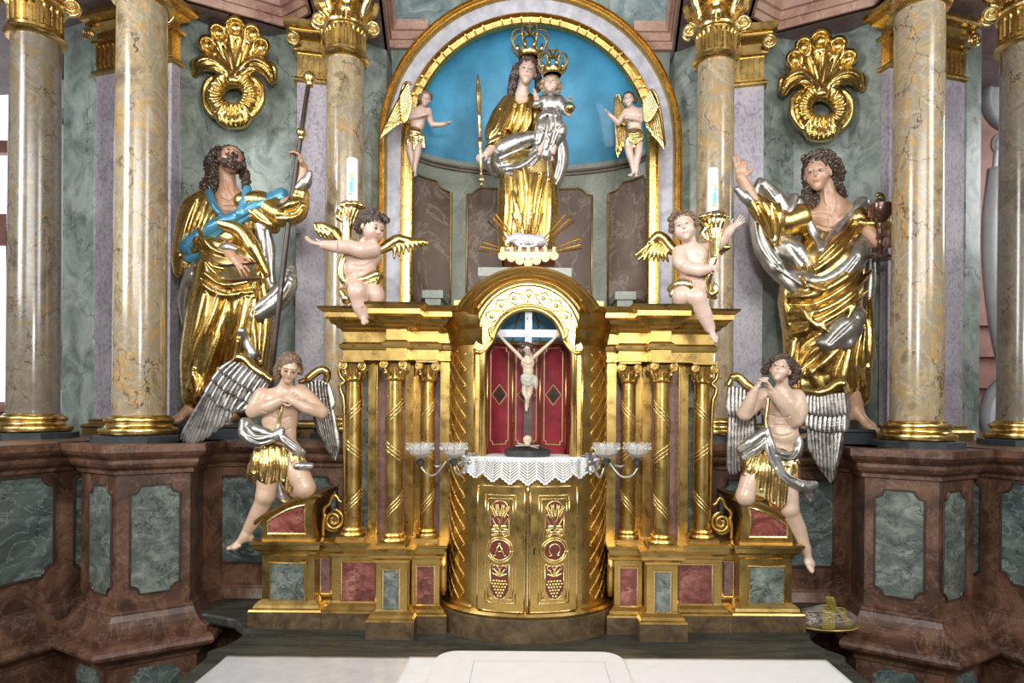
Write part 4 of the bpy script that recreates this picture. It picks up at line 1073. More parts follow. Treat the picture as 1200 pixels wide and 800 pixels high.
# ================================================================== TABERNACLE
TA, TB_, TC = .44, .30, 3.62       # half width, half depth, centre y
tab = empty('tabernacle', (0, TC, MENSA), 'gilded bow-fronted tabernacle with two doors, arched exposition niche and rounded cornice', 'tabernacle')
def tpt(x, z, lift=0, a=TA, b=TB_):
    x = max(-a*.9999, min(a*.9999, x)); y = TC-b*math.sqrt(1-(x/a)**2); n = unit([x/a**2, (y-TC)/b**2, 0]); return np.array([x, y, z])+n*lift
def ang(x, a=TA): return math.acos(max(-1, min(1, x/a)))
def ering(t, a, b, z): return (a*math.cos(t), TC-b*math.sin(t), z)
def shell(t0, t1, prof, n=40, closed=False):
    return [[ering(t0+(t1-t0)*k/n, TA+o, TB_+o, z) for o, z in prof] for k in range(n+1)]
b = MB(); b.grid(shell(-.6, PI+.6, [(0, MENSA), (.05, MENSA), (.05, MENSA+.115), (.045, MENSA+.12), (0, MENSA+.12)], 60)); b.build('plinth', 'brownplinth', tab, True, 30)
b = MB(); b.grid(shell(-.6, PI+.6, [(.03, MENSA+.118), (.045, MENSA+.122), (.05, MENSA+.135), (.04, MENSA+.148), (.015, MENSA+.152), (.01, MENSA+.165), (0, MENSA+.17)], 60)); b.build('base_moulding', 'goldflat', tab, True, 40)
ZT = 2.03
b = MB(); b.grid(shell(-.6, PI+.6, [(0, MENSA+.165), (0, 1.97)], 60)); b.build('body', 'golddark' if 0 else 'goldflat', tab, True, 40)
b = MB(); P = shell(ang(.32), ang(-.32), [(0, 1.93), (.03, 1.935), (.035, 1.95), (.05, 1.96), (.055, 1.985), (.06, 2.0), (.06, ZT), (-.1, ZT)], 30); b.grid(P); b.build('ledge', 'goldflat', tab, True, 30)
tp = [ering(PI*k/40, TA*.98, TB_*.98, 0)[:2] for k in range(41)]; MB().prism(tp+[(-.42, 3.8), (.42, 3.8)], 1.97, ZT-.001).build('niche_sill', 'goldflat', tab)
# side walls of the upper part (between opening and wings)
NX = .245
for s in (-1, 1):
    t0, t1 = (0, ang(NX)) if s > 0 else (ang(-NX), PI)
    if s > 0: t0 = -.6
    else: t1 = PI+.6
    b = MB(); b.grid(shell(t0, t1, [(0, 1.96), (0, 2.72)], 24)); b.build('side_wall', 'goldflat', tab, True, 40)
# diamond lattice on the curved sides
for s in (-1, 1):
    for x0, x1, zz0, zz1 in ((.335, .4385, 1.26, 2.60),):
        g = MB(); ta, tb_ = (ang(x1), ang(x0)); hgt = .085; nn = 16
        for k in range(-3, 18):
            for d in (-1, 1):
                pts = []
                for i in range(nn+1):
                    t = ta+(tb_-ta)*i/nn; z = zz0+k*hgt+d*(i/nn)*hgt*2.5
                    if zz0-.01 <= z <= zz1: 
                        e = ering(t, TA+.001, TB_+.001, z); pts.append((s*e[0], e[1], e[2]))
                if len(pts) > 2: g.tube(pts, .0036, 5)
                continue
                pts = []
                for i in range(nn+1):
                    t = ta+(tb_-ta)*i/nn; z = zz0+k*hgt+d*(i/nn)*hgt*1.0+(0 if d > 0 else hgt)+hgt*.5
                    if zz0-.01 <= z <= zz1:
                        e = ering(t, TA+.003, TB_+.003, z); pts.append((s*e[0], e[1], e[2]))
                if len(pts) > 2: g.tube(pts, .004, 5)
        g.build('lattice', 'goldflat', tab, True)
# door surround (raised)
def curved_plate(x0, x1, z0, z1, l0, l1, n=20, edge=0):
    b = MB(); rows = []
    for k in range(n+1):
        x = x0+(x1-x0)*k/n; rows.append([tpt(x, z0, l0), tpt(x, z0, l1), tpt(x, z1, l1), tpt(x, z1, l0)])
    b.grid(rows, cv=True); b.f.append((0, 1, 2, 3)); m_ = n*4; b.f.append((m_, m_+1, m_+2, m_+3)); return b
dx = lambda px: (px-CX)/F_PX*3.31
dz = lambda py: EYE-(py-CY)/F_PX*3.31
curved_plate(dx(554.5), dx(682.5), dz(726), dz(561), 0, .018, 40).build('door_surround', 'goldflat', tab, True, 30)
def stroke(b, pts, r, lift, seg=6, sm=4):
    q = [np.array(p, float) for p in pts]; q = spline(q, sm) if len(q) > 2 and sm else q
    b.tube([tpt(dx(p[0]), dz(p[1]), lift) for p in q], r, seg)
def frame_on(b, x0, x1, y0, y1, r, lift):
    L = [(x0, y0), (x1, y0), (x1, y1), (x0, y1), (x0, y0)]
    for a, c in zip(L[:-1], L[1:]):
        stroke(b, [(a[0]+(c[0]-a[0])*t, a[1]+(c[1]-a[1])*t) for t in np.linspace(0, 1, 7)], r, lift, 6, 0)
for s in (-1, 1):
    q = lambda a: (CX+s*a)
    xa, xb = sorted((q(3.2), q(56)))
    door = curved_plate(dx(xa), dx(xb), dz(716), dz(569.5), .016, .030, 24).build('door', 'goldflat', tab, True, 30)
    g = MB(); frame_on(g, xa, xb, 569.5, 716, .0045, .031); frame_on(g, CX+s*13-(0), CX+s*47, 580, 706, .004, .030); frame_on(g, CX+s*16, CX+s*44, 584, 702, .003, .030)
    g.build('door_moulding', 'goldbright', door, True)
    # red grounds
    cx = CX+s*30.5
    def ground(pts_):
        b2 = MB(); P0 = []
        # triangulated fan over a px outline
        c0 = np.mean(pts_, 0); V = [tpt(dx(c0[0]), dz(c0[1]), .0318)]+[tpt(dx(a), dz(b_), .0318) for a, b_ in pts_]
        n_ = len(pts_); b2.add(V, [(0, 1+i, 1+(i+1) % n_) for i in range(n_)]); return b2.build('red_ground', 'maroon', door)
    up = [(cx-10.5, 627), (cx-10.5, 597)]+[(cx-8.5*math.cos(a), 594-7.5*math.sin(a)) for a in np.linspace(0, PI, 9)]+[(cx+10.5, 597), (cx+10.5, 627)]+[(cx+10.5*math.cos(a)*.85, 627-2*math.sin(a)) for a in np.linspace(0, PI, 5)]
    lo = [(a, 1288-b_) for a, b_ in up]
    ground(up); ground(lo)
    dsc = [(cx+12*math.cos(a), 644+12*math.sin(a)) for a in np.linspace(0, 2*PI, 28)[:-1]]; ground(dsc)
    g = MB()
    stroke(g, dsc+[dsc[0]], .005, .033, 8, 0); stroke(g, [(cx+(a-cx)*1.22, 644+(b_-644)*1.22) for a, b_ in dsc+[dsc[0]]], .0035, .031, 6, 0)
    for o_ in (up, lo): stroke(g, o_+[o_[0]], .0035, .032, 6, 0)
    g.build('ring_moulding', 'goldbright', door, True)
    # wheat
    g = MB()
    for a0 in (-24, -8, 10, 25):
        aa = math.radians(a0); base = np.array([cx+a0*.03, 612.]); tip = base+np.array([math.sin(aa), -math.cos(aa)])*22
        stroke(g, [(cx, 622), tuple(base), tuple(tip)], .0022, .034)
        for k in range(7):
            p = base+(tip-base)*(.38+.09*k); nn = np.array([math.cos(aa), math.sin(aa)])
            for e in (-1, 1): c_ = p+nn*e*1.3; g.ball(tuple(tpt(dx(c_[0]), dz(c_[1]), .036)), (.0045, .005, .0065), 8, 5)
    for e in (-1, 1):
        for (ax, ay, rx, ry) in ((4.5, 617, 4.2, 3.2), (7, 621, 3.4, 2.6), (4, 623, 3, 2.2)):
            g.ball(tuple(tpt(dx(cx+e*ax), dz(ay), .034)), (rx/F_PX*3.3, .006, ry/F_PX*3.3), 8, 6)
        stroke(g, [(cx, 622), (cx+e*5, 614), (cx+e*9, 606), (cx+e*8, 602), (cx+e*6, 604)], .003, .034)
        stroke(g, [(cx, 621), (cx+e*6, 628), (cx+e*9, 626), (cx+e*8, 623)], .0028, .034)
    g.build('wheat_ears', 'goldbright', door, True)
    # grapes with vine leaf
    g = MB(); rnd = random.Random(5)
    for row, nb in enumerate((5, 6, 5, 4, 3, 2)):
        for k in range(nb):
            x_ = cx+(k-(nb-1)/2)*3.2; y_ = 680+row*3.5; g.ball(tuple(tpt(dx(x_), dz(y_), .036)), .0078, 8, 6)
    for aa in range(-2, 3):
        v = math.radians(aa*38); p1 = (cx+math.sin(v)*8.5, 671-math.cos(v)*7.5+2)
        stroke(g, [(cx, 675), ((cx+p1[0])/2, (675+p1[1])/2), p1], [.006]*13 if 0 else .0065, .034)
    for e in (-1, 1): stroke(g, [(cx, 668), (cx+e*4, 662), (cx+e*8, 664), (cx+e*7, 667), (cx+e*5, 666)], .0028, .034)
    g.build('grapes', 'goldbright', door, True)
    g = MB()
    if s < 0:   # letter A
        stroke(g, [(cx-5.5, 650), (cx-.3, 637)], .0042, .037, 6, 0); stroke(g, [(cx+5.5, 650), (cx+.3, 637)], .0048, .037, 6, 0)
        stroke(g, [(cx-3.5, 645.5), (cx+3.5, 645.5)], .0035, .037, 6, 0)
        for e in (-5.5, 5.5): stroke(g, [(cx+e-2.2, 650.4), (cx+e+2.2, 650.4)], .0035, .037, 6, 0)
        stroke(g, [(cx-2.5, 636.6), (cx+1, 636.6)], .003, .037, 6, 0)
    else:       # letter omega
        L = [(cx+6.0*math.cos(a), 643-6.6*math.sin(a)) for a in np.linspace(-.36*PI, 1.36*PI, 22)]
        stroke(g, L, .0045, .037, 6, 0)
        for e in (-1, 1): stroke(g, [(cx+e*2.2, 649.4), (cx+e*6.6, 650.2)], .004, .037, 6, 0)
    g.build('letter', 'goldbright', door, True)
    g = MB()
    for e in (-1, 1):
        for yy in (587, 699): g.ball(tuple(tpt(dx(cx+e*12.3), dz(yy), .031)), (.005, .003, .005), 10, 6)
    g.build('stud', 'maroon', door)
g = MB(); stroke(g, [(CX+.5, 568), (CX+.5, 600), (CX+.5, 660), (CX+.5, 718)], .008, .032, 8); g.build('door_astragal', 'goldbright', tab, True)
g = MB(); g.ball(tuple(tpt(dx(627), dz(642), .032)), (.006, .003, .008), 10, 6); g.box(dx(625.9), dx(628.1), 3.283, 3.29, dz(649), dz(643)); g.build('keyhole', 'black', tab)
# front plate with arch, drawn in (x,z) at FY
FY = 3.375; SZ = lambda py: EYE-(py-474.5)/F_PX*FY; SX = lambda px: (px-CX-.3)/F_PX*FY
inner = [(567, 537), (567, 414)]+[(569.5, 407), (574, 402), (578, 396), (579.5, 390)]+[(619-40.5*math.cos(a), 400.5-39.5*math.sin(a)) for a in np.linspace(.32, PI-.32, 30)]+[(658.5, 390), (660, 396), (664, 402), (668.5, 407), (671.5, 414), (671.5, 537)]
outer = [(554, 537), (554, 410), (556, 404), (559, 396), (561, 388), (562.5, 381)]+[(619-59*math.cos(a), 394-60*math.sin(a)) for a in np.linspace(.24, PI-.24, 30)]+[(675.5, 381), (677, 388), (679, 396), (682, 404), (684, 410), (684, 537)]
b = MB(); rows = []
for (a, c) in zip(inner, outer):
    rows.append([(SX(a[0]), FY+.06, SZ(a[1])), (SX(a[0]), FY, SZ(a[1])), (SX(c[0]), FY, SZ(c[1])), (SX(c[0]), FY+.06, SZ(c[1]))])
b.grid(rows); b.build('arch_face', 'goldflat', tab, True, 30)
def along(path, r, y, name, mat='goldflat', par=tab, seg=8):
    MB().tube([(SX(a), y, SZ(c)) for a, c in path], r, seg).build(name, mat, par, True)
along(inner, .016, FY-.004, 'inner_arch_moulding'); 
off = [(a+(b_[0]-a)*.22, c+(b_[1]-c)*.22) for (a, c), b_ in zip(inner, outer)]; along(off, .007, FY-.008, 'arch_bead', 'goldbright')
for path_ in ([(563.5, 537), (563.5, 412)], [(675, 537), (675, 412)], [(556, 537), (556, 408)], [(682.5, 537), (682.5, 408)]): along(path_, .007, FY-.004, 'jamb_bead')
# ears
for s in (-1, 1):
    along([(CX+s*a, b_) for a, b_ in ((40, 397), (44, 394), (45.5, 386), (43, 384))], .010, FY-.01, 'ear_moulding')
    along([(CX+s*a, b_) for a, b_ in ((63, 412), (55, 413), (50, 410), (45, 404), (41, 396))], .011, FY-.012, 'ear_moulding')
# lozenge inlays of the archivolt
for k, av in enumerate(np.linspace(.17*PI, .83*PI, 7)):
    c = (619-49.5*math.cos(av)*1.02, 396-50*math.sin(av)); e = 9.5; u = np.array([math.cos(av), math.sin(av)]); v = np.array([-u[1], u[0]])
    g = MB(); L = [(c[0]-e*.8*u[0], c[1]-e*.8*u[1]), (c[0]+v[0]*e*1.1, c[1]+v[1]*-e*1.1*-1), (c[0]+e*.8*u[0], c[1]+e*.8*u[1]), (c[0]-v[0]*e*1.1, c[1]-v[1]*e*1.1)]
    q = [(-math.cos(av), -math.sin(av)), (math.sin(av), -math.cos(av))]
    L = [(c[0]+q[0][0]*e*.8, c[1]+q[0][1]*e*.8), (c[0]+q[1][0]*e*1.15, c[1]+q[1][1]*e*1.15), (c[0]-q[0][0]*e*.8, c[1]-q[0][1]*e*.8), (c[0]-q[1][0]*e*1.15, c[1]-q[1][1]*e*1.15)]
    g.tube([(SX(a), FY-.001, SZ(b_)) for a, b_ in L+[L[0]]], .004, 6)
    for t in (.33, .66):
        for (i, j) in ((0, 1), (1, 2)):
            pa = np.array(L[i])*(1-t)+np.array(L[j])*t; pb = np.array(L[(i+3) % 4])*(1-t)+np.array(L[(j+1) % 4])*t if 0 else np.array(L[(3-i) % 4 if i == 0 else 0])
    g.ball((SX(c[0]), FY-.001, SZ(c[1])), (.012, .004, .012), 8, 5)
    g.build('lozenge', 'goldflat', tab, True)
# big arched cornice
def arcpath(R, cy, half, y, n=44):
    a0 = math.acos(min(1, half/R)); return [((619-R*math.cos(a)), cy-R*math.sin(a)) for a in np.linspace(a0, PI-a0, n)]
prof = [(60, FY+.03), (60, FY-.012), (62, FY-.02), (64.5, FY-.02), (65, FY-.03), (68, FY-.036), (70, FY-.035), (71, FY-.05), (75, FY-.062), (78, FY-.085), (80, FY-.12), (84, FY-.135), (85, FY-.15), (90, FY-.165), (92.5, FY-.185), (95, FY-.19), (96, FY-.18), (96, FY+.30)]
b = MB(); rows = []
n = 50
for k in range(n+1):
    t = k/n; row = []
    for w, y in prof:
        f_ = (w-60)/36; R = 60+f_*38; cy = 394+f_*15; half = 57.5+f_*26.5
        a0 = math.acos(min(1, half/R)); a = a0+(PI-2*a0)*t
        px, py = 619-R*math.cos(a), cy-R*math.sin(a); ye = min(y, FY); row.append(((px-CX-.3)/F_PX*ye, y, EYE-(py-474.5)/F_PX*ye))
    rows.append(row)
b.grid(rows); k_ = len(prof); b.f.append(tuple(range(k_))); b.f.append(tuple(n*k_+i for i in range(k_))[::-1]); b.build('arched_cornice', 'goldflat', tab, True, 28)
# roof behind the cornice, and returns of the cornice along the curved sides
for s in (-1, 1):
    b = MB(); rows = []
    t0, t1 = ang(.24), ang(.435)
    for k in range(13):
        t = t0+(t1-t0)*k/12; row = []
        for o, z in [(0, 2.62), (.01, 2.63), (.02, 2.66), (.03, 2.665), (.04, 2.70), (.07, 2.72), (.085, 2.76), (.085, 2.79), (.11, 2.80), (.115, 2.825), (-.1, 2.83)]:
            e = ering(t, TA+o*.4, TB_+o, z); row.append((s*e[0], e[1], e[2]))
        rows.append(row)
    b.grid(rows); b.build('side_cornice', 'goldflat', tab, True, 30)
# niche interior: faceted back with crimson panels
IA, IB, IY = .262, .27, 3.40
def ip(px, z, lift=0):
    # point on the concave back where seen at px
    lo_, hi_ = .0001, PI-.0001
    for _ in range(40):
        tm = (lo_+hi_)/2; x, y = -IA*math.cos(tm), IY+IB*math.sin(tm)
        if CX+x/y*F_PX < px: lo_ = tm
        else: hi_ = tm
    x, y = -(IA-lift)*math.cos(tm), IY+(IB-lift)*math.sin(tm); return np.array([x, y, z])
ZP = 2.655
b = MB(); ts = np.linspace(0, PI, 41); b.grid([[(-IA*math.cos(t), IY+IB*math.sin(t), z) for z in (ZT, ZP)] for t in ts]); b.build('niche_back', 'redpaint', tab, True)
b = MB(); b.grid([[(-IA*math.cos(t)*math.cos(e), IY+IB*math.sin(t)*math.cos(e), ZP+.172*math.sin(e)) for e in np.linspace(0, PI/2, 12)] for t in ts]); b.build('niche_vault', 'blue', tab, True)
MB().tube([(-(IA-.006)*math.cos(t), IY+(IB-.006)*math.sin(t), ZP) for t in ts], .010, 8).build('vault_rim', 'goldflat', tab, True)
for px in (569.8, 600, 633, 664):
    q0 = ip(px, ZT, .006); q1 = ip(px, ZP, .006); MB().tube([q0, q1], .0065, 8).build('gold_rib', 'goldflat', tab, True)
for px in (600, 633):
    q = ip(px, 0); t = math.acos(-q[0]/IA)
    MB().tube([(-(IA-.006)*math.cos(t)*math.cos(e), IY+(IB-.006)*math.sin(t)*math.cos(e), ZP+.165*math.sin(e)) for e in np.linspace(0, PI/2, 12)], .006, 6).build('vault_rib', 'goldflat', tab, True)
rnd = random.Random(3)
g = MB()
for _ in range(22):
    t, e = rnd.uniform(.5, PI-.5), rnd.uniform(.1, 1.2); g.ball((-(IA-.003)*math.cos(t)*math.cos(e), IY+(IB-.003)*math.sin(t)*math.cos(e), ZP+.168*math.sin(e)), .003, 6, 4)
g.build('painted_stars', 'goldflat', tab)
zz = lambda py: EYE-(py-474.5)/F_PX*3.62
for (a, c) in ((572, 598), (602, 631), (635, 662)):
    g = MB(); a += 2.6; c -= 2.6; n_ = 2.6
    L = [(a, 411), (a+n_, 411), (a+n_, 407), (c-n_, 407), (c-n_, 411), (c, 411), (c, 516), (c-n_, 516), (c-n_, 520), (a+n_, 520), (a+n_, 516), (a, 516), (a, 411)]
    for p, q in zip(L[:-1], L[1:]): g.tube([ip(p[0]+(q[0]-p[0])*t, zz(p[1]+(q[1]-p[1])*t), .002) for t in np.linspace(0, 1, 4)], .0032, 5)
    cm = (a+c)/2; hw = (c-a)/2-1.5
    L = [(cm-hw, 462), (cm, 450), (cm+hw, 462), (cm, 474), (cm-hw, 462)]
    for p, q in zip(L[:-1], L[1:]): g.tube([ip(p[0]+(q[0]-p[0])*t, zz(p[1]+(q[1]-p[1])*t), .002) for t in np.linspace(0, 1, 4)], .003, 5)
    g.build('painted_border', 'cream', tab)
    g = MB(); V = [ip(cm-hw*.75, zz(462), .0015), ip(cm, zz(453), .0015), ip(cm+hw*.75, zz(462), .0015), ip(cm, zz(471), .0015)]; g.add(V, [(0, 1, 2, 3)]); g.build('painted_lozenge', 'wood', tab)
# hidden top slab closing the canopy
MB().prism([(-.40, 3.42), (.40, 3.42), (.40, 3.84), (-.40, 3.84)], 2.832, 2.86).build('canopy_roof', 'golddark', tab)

# ================================================================== LACE DOILY
def lace():
    g = MB(); R = []
    def lp(x, d):
        """d = distance outwards from the sill edge: first over the ledge, then hanging"""
        e = .06
        if d <= 0:
            q = tpt(x*.98, ZT+.003, e+d); return q
        return tpt(x, ZT+.003-d, e+.006+.004*math.sin(x*40))
    W = .285; nx = 64
    # solid top
    P = [[lp(-W+2*W*i/nx, d) for d in (-.26, -.18, -.10, -.04, 0, .012)] for i in range(nx+1)]
    g.grid(P)
    # hanging net: zigzag herringbone ribs in seven fans and scalloped edge
    nf = 7; fw = 2*W/nf
    for f_ in range(nf):
        c = -W+fw*(f_+.5); n2 = 7
        drop = .10+.035*(1-abs((f_-3)/3.2)**2)
        g.tube([lp(c, 0), lp(c, drop)], .0032, 5)
        for k in range(n2+2):
            d0 = drop*(k+1)/(n2+2)
            for s in (-1, 1):
                hw = fw*.47; d1 = max(0, d0-hw*.9)
                g.tube([lp(c, d0), lp(c+s*hw*.5, (d0+d1)/2), lp(c+s*hw, d1)], .0036, 5)
        for s in (-1, 1): g.tube([lp(c+s*fw*.48, 0), lp(c+s*fw*.48, drop-.035)], .0026, 5)
        # scallops
        for k in range(6):
            t0 = k/6; t1 = (k+1)/6
            def ed(t): x = c-fw/2+fw*t; return x, drop-.036+.036*(1-abs(2*t-1))
            xa, da = ed(t0); xb, db = ed(t1); xm, dm = (xa+xb)/2, (da+db)/2+.010
            g.tube([lp(xa, da), lp(xm, dm), lp(xb, db)], .0034, 5); g.tube([lp(xa, da-.012), lp(xb, db-.012)], .0026, 5)
    for d in (.008, .018): g.tube([lp(-W+2*W*i/nx, d) for i in range(nx+1)], .0028, 5)
    for s in (-1, 1):
        for k in range(9):
            g.ball(tuple(lp(s*(W+.010), .004+k*.010)), .008, 8, 5)
        for k in range(6):
            g.tube([lp(s*(W-.035+k*.008), .0), lp(s*(W-.030+k*.008), .045), lp(s*(W-.035+k*.008), .085-abs(k-2)*.006)], .0032, 5)
        for k in range(6): g.tube([lp(s*(W-.04), .008+k*.014), lp(s*(W+.008), .012+k*.013)], .0030, 5)
    o = g.build('lace_doily', 'white', None, True)
    tag(o, 'white crocheted lace doily hanging over the ledge above the tabernacle doors', 'doily')
lace()
# ================================================================== CRUCIFIX
def crucifix():
    D = 3.46; P = lambda px, py, q=0: U(px, py, D-q*D/F_PX)
    zb = ZT+.006
    r = empty('crucifix', (P(618, 530)[0], D, zb), 'standing crucifix with silver beams, pale carved corpus and dark stepped foot with skull', 'crucifix')
    cx = P(618, 530)[0]; k = D/F_PX
    y0 = D-.0
    MB().lathe([(26*k, zb), (26*k, zb+.030), (24*k, zb+.036), (22*k, zb+.04), (16*k, zb+.055), (9*k, zb+.066), (5*k, zb+.07)], (cx, D-.08, 0), 36, 1, .8).build('foot', 'pewter', r, True, 35)
    g = MB(); rnd = random.Random(2)
    for i in range(26): a = rnd.uniform(0, 2*PI); q = rnd.uniform(6, 20)*k; g.ball((cx+q*math.cos(a), D-.08+q*.8*math.sin(a), zb+.058-q*.28), (.013, .012, .009), 7, 5)
    g.build('rocks', 'pewter', r, True)
    top = P(619.5, 362)[2]; mid = P(617, 455)[2]
    xt = P(619.5, 362)[0]
    MB().add([(cx-.020, y0-.07, zb+.06), (cx+.020, y0-.07, zb+.06), (cx+.020, y0-.045, zb+.06), (cx-.020, y0-.045, zb+.06), (cx-.019, y0-.07, mid), (cx+.019, y0-.07, mid), (cx+.019, y0-.045, mid), (cx-.019, y0-.045, mid)], [(0, 1, 2, 3), (4, 5, 6, 7), (0, 1, 5, 4), (1, 2, 6, 5), (2, 3, 7, 6), (3, 0, 4, 7)]).build('lower_shaft', 'wood', r)
    a, b_ = cx, xt
    MB().add([(a-.019, y0-.07, mid), (a+.019, y0-.07, mid), (a+.019, y0-.045, mid), (a-.019, y0-.045, mid), (b_-.018, y0-.07, top), (b_+.018, y0-.07, top), (b_+.018, y0-.045, top), (b_-.018, y0-.045, top)], [(0, 1, 2, 3), (4, 5, 6, 7), (0, 1, 5, 4), (1, 2, 6, 5), (2, 3, 7, 6), (3, 0, 4, 7)]).build('upper_shaft', 'silverwhite', r)
    l, rr_ = P(580, 392), P(657, 393)
    MB().box(l[0], rr_[0], y0-.072, y0-.045, l[2]-.020, l[2]+.020).build('crossbeam', 'silverwhite', r)
    # title board with INRI
    tbz = P(619, 372)[2]
    sgn = MB().box(xt-.017, xt+.017, y0-.076, y0-.07, tbz-.03, tbz+.03).build('title_board', 'silverwhite', r)
    g = MB(); 
    def ln(pts): g.tube([(xt+x*.011, y0-.077, tbz+z*.012) for x, z in pts], .0014, 5)
    ln([(-.9, 1.9), (-.9, .4)]); ln([(-.2, .4), (-.2, 1.9), (.9, .4), (.9, 1.9)])
    ln([(-.9, -1.9), (-.9, -.4), (-.1, -.6), (-.1, -1.1), (-.9, -1.2), (0, -1.9)]); ln([(.8, -.4), (.8, -1.9)])
    g.build('inscription', 'black', sgn)
    s = Sculpt(D-.085, .5); s.base = (.50, .40, .28)
    P_, R = head(s, (617.5, 409, 3), 6.3, 14, -18, -10, lips=(.35, .12, .1), cheek=(.45, .28, .2))
    s.cap((618, 414), (618, 418), 2.4, 2.6); s.ell((618.5, 425), (8, 4.2, 8), k=2.5); s.ell((619, 435), (6.2, 3.6, 8), k=2.5); s.ell((618.5, 446), (7, 4.5, 5), k=2)
    s.chain([(611, 419), (601, 409), (592, 400), (584, 391)], [2.8, 2.2, 1.9, 1.3], 1.5); s.chain([(626, 418), (636, 409), (645, 401), (653, 393)], [2.8, 2.2, 1.9, 1.3], 1.5)
    for hx, hy in ((583, 390), (654, 392)):
        s.ball((hx, hy), 1.7)
        for j in range(4): s.cap((hx, hy), (hx+(j-1.5)*1.1, hy-3.0), .6, .5, .3)
    s.chain([(616, 450), (614.5, 459), (617, 466, 3), (617.2, 476), ], [3.8, 3.2, 2.3, 1.7], 1); s.chain([(622, 450), (621, 460), (618.5, 468, 2), (618, 476)], [3.8, 3.2, 2.3, 1.7], 1)
    s.cap((617, 476, 1), (617, 481, 3), 1.6, 1.4); s.fold([(612, 424), (619, 428), (626, 424)], .7, .8, True)
    s.fold([(612, 430), (625, 431)], .5, .8, True)
    s.build('corpus', 'skin', r)
    s = Sculpt(D-.085, .5); s.ell((617, 404.5, 1), (5.6, 5.6, 4.4)); s.chain([(612, 405, 1), (611, 412, 2), (613, 418, 2)], [2, 2.2, 1]); s.chain([(623, 405, 1), (624, 411, 1)], [2, 1.6])
    for i in range(10):
        a = 2*PI*i/10; b2 = 2*PI*(i+1)/10; s.cap((617+6.3*math.cos(a), 404.5+2.0*math.sin(a), 6*math.sin(a)), (617+6.3*math.cos(b2), 404.5+2.0*math.sin(b2), 6*math.sin(b2)), .9, .9)
    s.build('hair_and_thorns', 'hairbrown', r)
    s = Sculpt(D-.085, .5); s.ell((618.5, 445, 1), (8.2, 5.6, 9), k=2); s.ell((628, 448, 1), (2.6, 3, 8)); s.ell((618, 441, 1), (7.5, 5.4, 3))
    s.folds([[(611, 441), (618, 446), (627, 440)], [(611, 445), (619, 451), (628, 446)], [(613, 449), (618, 453)], [(626, 441), (629, 455)]], .9, .8)
    s.build('loincloth', 'linen', r)
    s = Sculpt(D-.18, .35); s.ell((618, 515), (5.2, 5.5, 5.2)); s.ell((618, 520, 2), (3.3, 3.6, 3), k=1.5)
    for e in (-1, 1): s.ball((618+e*2.1, 516, 5), 1.3, .6, True)
    s.ball((618, 518.6, 5.2), .7, .5, True)
    for e in (-1, 0, 1): s.cap((618+e*1.2, 521, 5), (618+e*1.2, 523, 5), .35, .35, .3, True)
    s.build('skull', 'bone', r)
    for e in (-1, 1):
        MB().tube([U(618-14, 524+e*0-2, D-.15), U(618+14, 520-e*0+2, D-.15)] if e < 0 else [U(618-12, 519, D-.15), U(618+13, 525, D-.15)], .004, 6).build('bone', 'bone', r, True)
crucifix()
